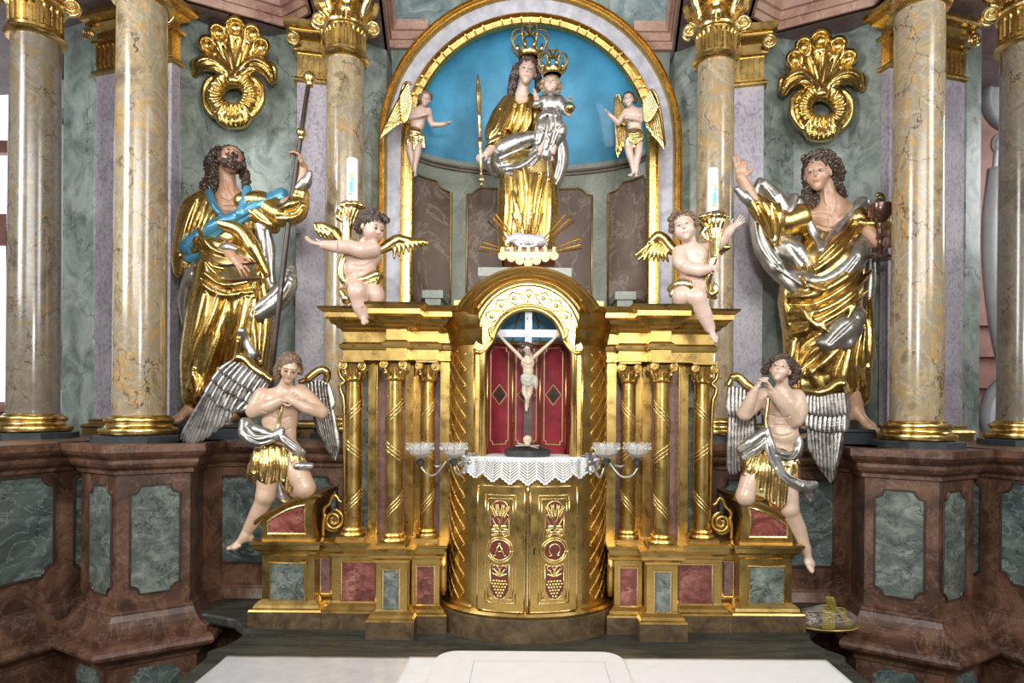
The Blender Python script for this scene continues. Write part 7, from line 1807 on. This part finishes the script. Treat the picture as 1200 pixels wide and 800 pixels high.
    c = U(412.8, 238, D-.03); candle(c, 13.5, 52, 'white candle with a blue-robed figure printed on it, above the putto looking right')
putto_left()
def putto_right():
    D = 3.42; V = .5
    r = empty('putto', (*U(810, 362, D)[:2], 2.83), 'seated putto facing forward with head tilted, one leg dangling over the cornice', 'statue', 'putti with cornucopias')
    s = Sculpt(D, V); s.base = (.64, .48, .40)
    P_, R = head(s, (801, 267, 16), 16.5, -14, 2, -14, True, lips=(.50, .10, .08), cheek=(.70, .38, .32))
    s.ell((807, 281, 8), (8, 8, 7), k=4)
    s.ell((812, 299, 4), (18.5, 14, 15), (0, 10, 0), 5); s.ell((813, 316, 5), (17, 14, 17), k=5); s.ell((812, 333, 4), (19, 15, 13), k=4)
    s.chain([(797, 296, 8), (797, 306, 14), (804, 313, 20)], [9, 9, 7.5], 2); s.chain([(805, 313, 22), (820, 316, 27), (830, 315, 28)], [7.5, 7, 5], 2)
    hand(s, (829, 315, 28), (1, -.2, .1), (0, .9, .1), 15, .5, -1, .3)
    s.chain([(826, 291, 2), (838, 288, 0), (846, 281, 0)], [8.5, 8, 7], 2); s.chain([(846, 281, 0), (852, 273, 4), (858, 266, 6)], [7, 6.5, 4.6], 2)
    hand(s, (857, 267, 6), (.75, -.1, .55), (-.3, -.8, .3), 18, .25, -1, .4)
    s.chain([(803, 337, 12), (799, 346, 22), (798, 352, 14)], [12, 11, 8], 3)
    s.chain([(815, 338, 12), (816, 348, 26)], [12, 11], 3); s.ball((817, 349, 26), 10.5, 2); s.chain([(818, 352, 26), (825, 368, 22), (832, 384, 20)], [9.5, 9, 6], 2)
    foot(s, (832, 384, 20), (.45, -.5, -.6), (.3, -.7, .6), 24)
    s.folds([[(803, 325), (813, 327), (823, 324)], [(801, 306), (812, 309), (824, 305)]], .9, 1.4, True); s.fold([(812, 330), (813.5, 330.5)], 1.3, 1, True); s.fold([(818, 372), (834, 366)], .9, 1, True)
    s.build('body', 'skin', r)
    s = Sculpt(D, .55); s.ell(P_(0, -.32, .42), (14.5, 15, 12.5), R, 2)
    rnd = random.Random(12)
    for i in range(30):
        a = rnd.uniform(0, 2*PI); z_ = rnd.uniform(-.2, 1); s.ball(P_(.8*math.sin(a)*math.sqrt(1-z_*z_*.8), -.3-.8*abs(math.cos(a))*math.sqrt(1-z_*z_*.8), .40+.74*z_), rnd.uniform(2.2, 3.4), 1)
    for x, y in ((787, 264), (786, 257), (790, 252), (796, 249.5), (803, 248.5), (810, 251), (814, 256), (816, 262), (787, 270)): s.ball((x, y, 20), 3.3, 1.2)
    s.warp(hair_warp(s, 1.6, .9, 2)); s.build('curls', 'hairmid', r)
    s = Sculpt(D, .6); s.chain([(787, 338, 18), (796, 333, 24), (806, 334, 26), (810, 342, 26)], [5, 6.5, 6, 3.5], 2); s.chain([(788, 345, 18), (798, 342, 24), (808, 348, 26)], [4, 4, 3], 2); s.chain([(826, 334, 14), (832, 344, 12), (838, 348, 8)], [4, 5, 3], 2)
    s.folds([[(788, 340), (798, 336), (808, 340)], [(790, 346), (800, 342)]], 1.5, 1, True); s.build('gold_drape', 'goldbright', r)
    cc = empty('cornucopia', U(833, 335, D-.02), 'curled gilded horn held by the forward-facing putto, with flared mouth under a candle', 'cornucopia', 'gilded cornucopias')
    s = Sculpt(D, .6)
    s.chain([(837, 258, 8), (838, 268, 10), (838, 282, 14), (836, 300, 20), (832, 318, 20), (828, 334, 16), (831, 345, 14), (838, 342, 14), (838, 335, 14)], [14, 9, 6.5, 5, 4.5, 4.5, 4.5, 4, 3], 3)
    for i in range(10):
        a = 2*PI*i/10; s.ball((836.5+15*math.cos(a), 253+1.5*math.cos(2*a), 8+12*math.sin(a)), 3.4, 2)
    s.ell((836, 249, 8), (10, 10, 4), None, 2, True)
    s.folds([[(x0, 256), ((x0+838)/2, 272), (x1, 300)] for x0, x1 in ((825, 834), (832, 836), (839, 838), (846, 840))], 1.4, 1.2, True)
    s.chain([(822, 262, 10), (826, 268, 12), (823, 274, 12), (826, 280, 12)], [3, 4, 3.5, 3], 2); s.build('horn', 'goldbright', cc)
    gold_feather_wing(r, D, dict(spine=[(800, 298, -4), (788, 292, -8), (778, 280, -8), (770, 277, -8), (762, 284, -8)], rad=[5, 7, 6.5, 6, 4],
        feathers=[[(786-i*4, 290-i*1.0, -7), (780-i*4.2, 298-i*.4, -6), (783-i*5.6, 306-i*.4, -6)] for i in range(6)]+[[(764, 283, -9), (754, 292, -9), (745, 299, -9)], [(764, 287, -9), (756, 297, -9), (748, 304, -9)]]))
    gold_feather_wing(r, D, dict(spine=[(832, 292, -8), (842, 290, -10), (850, 286, -12)], rad=[5, 6, 3], feathers=[[(840+i*3, 290, -10), (844+i*3, 293-i, -10), (846+i*3, 298-i*2.5, -10)] for i in range(4)]))
    c = U(835, 251.5, D-.03); candle(c, 13, 54, 'white candle with a blue-robed figure printed on it, above the forward-facing putto')
putto_right()
# ================================================================== SMALL ANGELS ON THE ARCH FRAME
def gilt_wing(r, D, rows, w, q, n):
    wing_mesh(r, D, rows, w, 'wing', 'goldbright', q, n, .006)
def small_angel_left():
    D = 4.80; V = .42
    r = empty('small_angel', U(488, 205, D), 'small angel on the frame left of the niche, arm stretched out to the right', 'statue', 'small angels on the arch frame')
    s = Sculpt(D, V); s.base = (.58, .42, .35)
    P_, R = head(s, (499, 116.5, 5), 8.2, 8, -14, 12, lips=(.45, .16, .14), cheek=(.6, .36, .3))
    s.cap((496, 124), (494, 128), 3, 4, 2); s.ell((492, 134), (10.5, 6.5, 9), (0, 8, 0), 3); s.ell((489, 145), (8.5, 6, 9), k=3); s.ell((486, 156), (9, 6.5, 8), k=2)
    s.chain([(502, 130), (504, 140, 2), (507, 146, 4)], [4, 3.6, 3], 1.5); s.chain([(507, 146, 4), (516, 146, 7), (522, 145, 8)], [3.2, 2.8, 2], 1)
    hand(s, (521, 145, 8), (1, -.2, 0), (0, 0, 1), 9, .25, 1, .3)
    s.chain([(483, 128), (481, 134, 3), (481, 138, 4)], [3.8, 3.6, 3.2], 1.5); s.chain([(481, 138, 5), (490, 136, 8), (498, 134, 9)], [3.2, 2.8, 2], 1); hand(s, (497, 134, 9), (1, -.1, .3), (0, 1, 0), 7, .3, 1)
    s.chain([(480, 162, 1), (480, 176, 3), (483, 190, 2)], [5, 4.4, 3], 1.5); s.cap((483, 190, 2), (485, 200), 3, 2, 1)
    s.chain([(490, 162, 2), (489, 178, 4), (487, 190, 3), (486, 200, 3)], [5, 4.5, 3.4, 2.2], 1.5); foot(s, (486.5, 200, 3), (.25, -.4, -.9), (.4, -.8, .3), 9)
    s.build('body', 'skin', r)
    s = Sculpt(D, .4); s.ell(P_(0, -.3, .42), (6.8, 7.4, 6.2), R, 1); s.chain([(493, 112, 5), (491.5, 118, 4)], [2.4, 2.2], 1); s.warp(hair_warp(s, 2.4, .5)); s.build('hair', 'hairmid', r)
    s = Sculpt(D, .45); s.ell((485.5, 159, 1), (11, 8.5, 11), k=2); s.chain([(478, 165, 3), (478, 172, 4)], [4.5, 2.5], 1.5); s.chain([(488, 166, 4), (485, 175, 5)], [5.5, 2.5], 1.5); s.chain([(495, 162, 3), (497, 173, 3)], [4, 2], 1.5)
    s.folds([[(476, 151), (484, 154), (495, 153)], [(476, 156), (486, 160), (497, 158)], [(477, 162), (485, 167), (495, 164)], [(480, 166), (479, 172)], [(490, 166), (487, 173)]], 1.2, 1); s.folds([[(476, 153.5), (485, 157), (496, 155.5)], [(477, 159), (486, 163.5), (496, 161)]], 1.0, .8, True)
    s.build('loincloth', 'goldbright', r)
    gilt_wing(r, D, [[(478, 98), (480, 108), (482, 118), (481, 128)], [(470, 112), (470, 124), (472, 136), (474, 142)], [(449, 155), (455, 152), (464, 146), (473, 142)]], [3.2, 3], 2, 8)
    MB().tube(spline([U(483, 98.5, D-.04), U(476, 97, D-.04), U(472, 103, D-.03), U(467, 118, D-.02), U(458, 138, D-.02), (U(448, 158, D-.02))], 5), .011, 8).build('wing_edge', 'gold', r, True)
small_angel_left()
def small_angel_right():
    D = 4.80; V = .42
    r = empty('small_angel', U(743, 205, D), 'small angel on the frame right of the niche, hand raised to the left', 'statue', 'small angels on the arch frame')
    s = Sculpt(D, V); s.base = (.60, .46, .39)
    P_, R = head(s, (736.5, 117, 5), 8.4, -14, -6, -6, lips=(.45, .16, .14), cheek=(.6, .36, .3))
    s.cap((738, 124), (741, 128), 3, 4, 2); s.ell((743, 135), (10, 6.5, 9), (0, -5, 0), 3); s.ell((744, 146), (8.5, 6, 9), k=3); s.ell((744, 156), (9.5, 6.5, 8), k=2)
    s.chain([(734, 131), (729, 138, 2), (724, 144, 4)], [4, 3.6, 3], 1.5); s.chain([(724, 144, 4), (718, 138, 7), (714, 134, 8)], [3.2, 2.8, 2], 1); hand(s, (714.5, 134, 8), (-.8, -.2, .5), (.3, 0, .9), 8, .3, -1, .3)
    s.chain([(751, 130), (752, 137, 3), (751, 141, 4)], [3.8, 3.6, 3.2], 1.5); s.chain([(751, 141, 5), (744, 139, 8), (737, 138, 9)], [3.2, 2.8, 2], 1); hand(s, (738, 138, 9), (-1, -.1, .1), (0, 1, 0), 7, .3, -1)
    s.chain([(736, 168, 1), (738, 180, 3), (741, 192, 2), (742.5, 202, 2)], [5, 4.4, 3.2, 2.1], 1.5); foot(s, (742.5, 202, 2), (-.7, -.5, -.45), (.0, -.8, .5), 10)
    s.chain([(749, 168, 1), (748, 180, 3), (746, 192, 2), (746, 202, 2)], [5, 4.4, 3.2, 2.1], 1.5); foot(s, (746, 202, 3), (-.1, -.7, -.7), (.0, -.8, .5), 9)
    s.build('body', 'skin', r)
    s = Sculpt(D, .4); s.ell(P_(0, -.3, .42), (7, 7.6, 6.4), R, 1); s.chain([(743, 112, 3), (744.5, 119, 2)], [2.6, 2.2], 1); s.warp(hair_warp(s, 2.4, .5)); s.build('hair', 'hairbrown', r)
    s = Sculpt(D, .45); s.ell((743.5, 160, 1), (11, 8.5, 10.5), k=2); s.chain([(736, 165, 3), (735, 170, 4)], [4.5, 2.5], 1.5); s.chain([(744, 166, 4), (743, 172, 5)], [5.5, 2.5], 1.5); s.chain([(751, 164, 3), (752, 170, 3)], [4, 2], 1.5)
    s.folds([[(734, 154), (743, 157), (753, 153)], [(734, 159), (744, 163), (754, 158)], [(736, 164), (744, 168), (753, 163)]], 1.2, 1); s.folds([[(734, 156.5), (743, 160), (753, 155.5)], [(735, 162), (744, 165.5), (753, 161)]], 1.0, .8, True)
    s.build('loincloth', 'goldbright', r)
    gilt_wing(r, D, [[(762, 107), (758, 114), (755, 120), (754, 128)], [(770, 124), (766, 132), (762, 138), (758, 142)], [(777, 168), (772, 163), (766, 158), (760, 150)]], [3, 2.8], 2, 7)
    MB().tube(spline([U(753, 124, D-.03), U(757, 119, D-.04), U(761, 113, D-.04), U(762, 106, D-.04), U(768, 110, D-.03), U(774, 132, D-.02), U(779, 170, D-.02)], 5), .011, 8).build('wing_edge', 'gold', r, True)
    gilt_wing(r, D, [[(722, 114), (726, 118), (731, 124)], [(722, 138), (727, 142), (732, 144)], [(724, 178), (728, 172), (733, 164)]], [2.6, 2.6], -8, 5)
    MB().tube(spline([U(733, 126, D+.02), U(729, 122, D+.02), U(727, 114, D+.02), U(724, 111, D+.02), U(721, 116, D+.02), U(721, 140, D+.02), U(724, 178, D+.02)], 5), .009, 8).build('wing_edge', 'gold', r, True)
small_angel_right()
# ================================================================== MADONNA AND CHILD
def crown(par, cx, cy_base, w, h, D, label, q=4, tilt=0):
    """cx, base y px, w base width, h total height px"""
    k = D/F_PX; c = U(cx, cy_base, D-q*k)
    R_ = w/2*k
    r = MB().lathe([(R_*.95, 0), (R_, .004), (R_*.98, .012), (R_*1.05, .03), (R_*1.08, .034), (R_*1.0, .036), (R_*.93, .03), (R_*.9, .0)], tuple(c), 32).build('crown', 'gold', par, True, 45)
    H = h*k*.72
    for i in range(8):
        a = 2*PI*(i+.5)/8; d = np.array([math.cos(a), math.sin(a), 0])
        g = MB(); bow = [(1.05, .18), (1.42, .36), (1.62, .62), (1.45, .88), (1.0, 1.0), (.5, .97), (.08, .86)]
        pts = spline([c+d*R_*u+np.array([0, 0, H*v]) for u, v in bow], 4); g.tube(pts, .0065, 6)
        for p in pts[2:-4:2]: g.ball(tuple(p+d*.006), .006, 6, 4)
        g.build('arch', 'golddark', r, True)
        g = MB(); b0 = c+d*R_*1.05+np.array([0, 0, .034]); 
        g.tube([b0, b0+np.array([0, 0, H*.18])+d*.004, b0+np.array([0, 0, H*.32])+d*.008], [.012, .016, .003], 8); g.ball(tuple(b0+d*.01+np.array([0, 0, H*.1])), .007, 6, 4)
        g.build('leaf', 'gold', r, True)
    t = c+np.array([0, 0, H*.86]); g = MB(); g.ball(tuple(t+np.array([0, 0, .012])), .016, 10, 8); g.build('globe', 'gold', r, True)
    g = MB(); e = h*k-H*.86-.02; g.box(t[0]-.004, t[0]+.004, t[1]-.003, t[1]+.003, t[2]+.02, t[2]+.02+e); g.box(t[0]-e*.32, t[0]+e*.32, t[1]-.003, t[1]+.003, t[2]+.02+e*.52, t[2]+.02+e*.52+.008)
    for p in ((-e*.32, e*.55), (e*.32, e*.55), (0, e)): g.ball((t[0]+p[0], t[1], t[2]+.022+p[1]), .007, 6, 5)
    g.build('cross', 'gold', r)
def madonna():
    D = 4.78; V = .8
    r = empty('madonna_statue', (*U(618, 300, D)[:2], 3.30), 'gilded and silvered crowned Madonna statue standing in the blue niche', 'statue')
    k = D/F_PX
    MB().stack([(U(570, 0, D)[0], D-.2), (U(665, 0, D)[0], D-.2), (U(665, 0, D)[0], D+.3), (U(570, 0, D)[0], D+.3)], [(.03, 2.66), (.03, 2.72), (0, 2.75), (0, 3.18), (.03, 3.22), (.03, 3.28)]).build('pedestal', 'nichegrey', r)
    s = Sculpt(D, .6); s.base = (.60, .43, .35)
    P_, R = head(s, (617.5, 85, 10), 14.8, 4, -8, 8, lips=(.45, .14, .12), cheek=(.62, .36, .30))
    s.chain([(614, 98, 6), (612, 108, 3)], [5.6, 7.5], 3); s.ell((612, 118, 0), (14, 9, 9), k=3)
    s.chain([(578, 172, 18), (571, 180, 22)], [5, 4.6], 2); hand(s, (570, 180, 22), (-.7, -.4, -.45), (.3, .7, -.1), 17, .75, 1)
    s.chain([(652, 152, 14), (656, 158, 18)], [5, 4.5], 2); hand(s, (657, 156, 20), (-.8, -.5, .2), (-.2, .8, .4), 15, .5, 1)
    s.chain([(608, 120, -2), (590, 146, 4), (578, 170, 17)], [6, 5, 4.6], 2); s.chain([(618, 120, -2), (642, 140, 2), (652, 152, 13)], [6, 5, 4.6], 2)
    s.build('body', 'skin', r)
    s = Sculpt(D, .6); s.ell(P_(0, -.30, .42), (12.6, 13.5, 12.5), R, 2); s.ell(P_(0, -.1, .85), (9, 9, 6), R, 2); s.chain([(606, 80, 8), (602, 92, 6), (600, 104, 4), (597, 114, 4)], [5, 5.5, 5, 3], 2); s.chain([(628, 82, 6), (631, 94, 2), (630, 104, 0)], [4, 4.5, 4], 2)
    s.warp(hair_warp(s, 1.1, .8)); s.build('hair', 'hairbrown', r)
    # mantle and dress in gold
    s = Sculpt(D, V)
    s.ell((613, 138, -2), (26, 15, 30), k=6); s.chain([(596, 122, 0), (588, 138, 4), (580, 156, 10), (582, 168, 14)], [10, 13, 12, 9], 4); s.chain([(586, 160, 12), (578, 170, 16)], [9, 7], 3); s.ell((640, 140, -6), (16, 12, 28), k=4)
    s.chain([(612, 200, -2), (612, 230, 0), (608, 262, 2), (604, 296, 2)], [28, 29, 26, 20], 6); s.chain([(628, 200, -4), (632, 240, -2), (632, 290, 0)], [24, 24, 19], 8)
    s.ell((611, 112, 14), (9, 9, 8), None, 2, True)
    s.folds([[(600, 122), (594, 140), (586, 156)], [(608, 124), (603, 142), (598, 158)], [(616, 122), (612, 142), (602, 160)], [(622, 128), (620, 145), (612, 160)], [(590, 126), (582, 146), (574, 162)],
             [(592, 194), (594, 240), (590, 282)], [(603, 194), (604, 245), (600, 290)], [(614, 196), (620, 240), (612, 285)], [(628, 206), (622, 235), (620, 280)], [(638, 205), (632, 230), (628, 262), (632, 290)], [(645, 215), (644, 250), (642, 285)], [(600, 225), (608, 255), (606, 290)], [(588, 160), (578, 166), (570, 172)]], 3.2, 2.6, False, 1)
    s.folds([[(604, 124), (599, 142), (592, 158)], [(612, 124), (608, 142), (600, 160)], [(586, 128), (578, 150)], [(598, 194), (599, 242), (595, 285)], [(609, 194), (612, 240), (606, 288)], [(622, 198), (620, 240), (616, 284)], [(633, 205), (627, 235), (624, 270)], [(642, 210), (638, 245), (637, 288)], [(618, 130), (616, 148), (608, 160)]], 2.6, 1.3, True)
    s.build('gold_dress', 'gold', r)
    s = Sculpt(D, V)
    s.chain([(584, 190, 12), (590, 176, 18), (604, 168, 20), (622, 162, 18), (640, 160, 12)], [8, 11, 11, 8, 6], 4); s.chain([(584, 196, 10), (598, 200, 18), (616, 194, 20), (632, 178, 16)], [6, 9, 9, 7], 4); s.chain([(580, 176, 6), (576, 192, 4), (582, 204, 4)], [6, 8, 5], 3)
    s.folds([[(586, 184), (604, 176), (630, 166)], [(586, 194), (606, 190), (628, 176)], [(592, 202), (612, 200), (628, 186)]], 1.8, 1.5, True); s.folds([[(586, 189), (606, 183), (630, 171)], [(590, 198), (610, 195), (628, 181)]], 1.5, 1.2)
    s.build('silver_wrap', 'silver', r)
    s = Sculpt(D, V)
    s.chain([(646, 150, 0), (654, 170, 2), (657, 190, 2), (650, 212, 2), (642, 228, 4)], [10, 11, 9, 9, 4], 4); s.chain([(636, 180, 10), (638, 205, 12), (634, 226, 12)], [7, 8, 4], 3); s.chain([(646, 258, 4), (644, 270, 6), (642, 284, 6)], [3, 5, 3], 2)
    s.folds([[(650, 165), (650, 190), (644, 218)], [(658, 172), (656, 196), (648, 218)], [(640, 185), (640, 210)]], 1.8, 1.5, True)
    s.build('silver_mantle', 'silver', r)
    crown(r, 620.5, 69.5, 27, 44, D, 'larger gilded openwork crown on the head of the Madonna', 8)
    # sceptre
    A = lambda px, py, q: U(px, py, D-q*k)
    sc = empty('sceptre', A(564, 218, 28), 'long turned gilded sceptre held upright in the hand of the Madonna', 'sceptre')
    top, bot = A(560, 86, 26), A(564.5, 219, 26); L = np.linalg.norm(top-bot); d = (top-bot)/L
    prof = [(0, .0005), (.012, .004), (.02, .010), (.035, .006), (.045, .016), (.06, .022), (.075, .020), (.085, .008), (.11, .012), (.13, .008), (.2, .009), (.3, .010), (.33, .016), (.35, .010), (.37, .018), (.40, .024), (.41, .012), (.44, .017), (.47, .010), (.5, .014), (.53, .012), (.6, .014), (.62, .020), (.64, .014), (.78, .022), (.84, .021), (.88, .017), (.92, .012), (.94, .016), (.96, .009), (1.0, .002)]
    MB().tube([bot+d*L*t for t, _ in prof], [r_ for _, r_ in prof], 14).build('rod', 'goldbright', sc, True)
    # child
    c = empty('child_figure', A(644, 160, 20), 'crowned child in a silver dress sitting on the arm of the Madonna', 'statue')
    s = Sculpt(D, .5); s.base = (.62, .46, .38)
    P2, R2 = head(s, (645.5, 99.5, 22), 10.6, -6, 2, 4, True, lips=(.5, .15, .12), cheek=(.66, .38, .32)); s.cap((645, 110, 18), (645, 114, 16), 4, 5, 2)
    s.chain([(630, 120, 20), (628, 112, 24)], [3.6, 3], 1); hand(s, (628, 112, 24), (-.2, -.2, 1), (-.6, .6, 0), 9, .3, 1)
    s.chain([(660, 126, 18), (667, 134, 22)], [3.8, 3], 1); hand(s, (666, 133, 22), (.3, -.5, .2), (0, 0, 1), 9, .8, 1)
    s.chain([(636, 165, 22), (633, 176, 22)], [4, 3.4], 1); foot(s, (633, 178, 22), (-.2, -.8, -.5), (0, -.6, .8), 10); s.chain([(650, 166, 20), (648, 178, 20)], [4, 3.4], 1); foot(s, (647, 184, 20), (0, -.8, -.5), (0, -.6, .8), 10)
    s.chain([(645, 112, 14), (644, 145, 12), (636, 165, 20)], [5, 6, 4], 2); s.cap((644, 145, 12), (650, 166, 19), 6, 4, 2); s.cap((645, 116, 14), (631, 121, 19), 4, 3.5, 2); s.cap((645, 116, 14), (660, 126, 17), 4, 3.5, 2)
    s.build('body', 'skin', c)
    s = Sculpt(D, .5); s.ell(P2(0, -.28, .4), (9.6, 9.6, 8.6), R2, 1.5); s.ell(P2(0, 0, .85), (7.5, 7.5, 4), R2, 1.5)
    for x, y in ((636, 96), (635, 102), (637, 107), (655, 97), (656, 103), (654, 108), (641, 92), (650, 92)): s.ball((x, y, 24), 2.6, 1)
    s.warp(hair_warp(s, 2.0, .7)); s.build('curls', 'hairblond', c)
    s = Sculpt(D, .6); s.ell((645, 122, 14), (13, 9, 12), k=3); s.chain([(636, 118, 16), (629, 122, 20)], [6, 5], 2); s.chain([(655, 118, 14), (664, 130, 18)], [6.5, 5.5], 2)
    s.ell((644, 142, 16), (15, 11, 14), k=4); s.chain([(636, 150, 20), (632, 164, 20), (632, 184, 16)], [9, 8, 5], 3); s.chain([(652, 148, 20), (656, 156, 20), (646, 176, 18)], [9, 8, 4], 3); s.chain([(642, 160, 20), (640, 182, 18)], [8, 5], 3)
    s.folds([[(636, 128), (638, 145), (632, 168)], [(644, 130), (646, 148), (640, 174)], [(652, 130), (656, 146), (648, 170)], [(632, 138), (640, 134), (656, 136)]], 1.8, 1.5); s.folds([[(640, 128), (642, 146), (636, 172)], [(648, 130), (651, 148), (644, 174)], [(660, 145), (652, 152), (644, 154)], [(632, 150), (640, 158), (646, 168)]], 1.6, 1.2, True)
    s.build('silver_dress', 'silver', c)
    crown(c, 647.5, 88.5, 22, 33, D-.12, 'smaller gilded openwork crown on the head of the child', 8)
    ob = empty('orb', A(668, 127, 30), 'small gilded orb with cross in the hand of the child', 'orb')
    p = A(667.5, 126, 28); g = MB(); g.ball(tuple(p), 6*k, 20, 14); g.build('globe', 'gold', ob, True); g = MB(); g.tube([p+np.array([6.1*k*math.cos(a), 6.1*k*math.sin(a), 0]) for a in np.linspace(0, 2*PI, 25)], .004, 6); g.build('band', 'bluecloth', ob, True)
    g = MB(); t = p+np.array([0, 0, 6*k]); g.box(t[0]-.005, t[0]+.005, t[1]-.004, t[1]+.004, t[2]-.004, t[2]+.045); g.box(t[0]-.018, t[0]+.018, t[1]-.004, t[1]+.004, t[2]+.02, t[2]+.03); g.build('cross', 'gold', ob)
madonna()
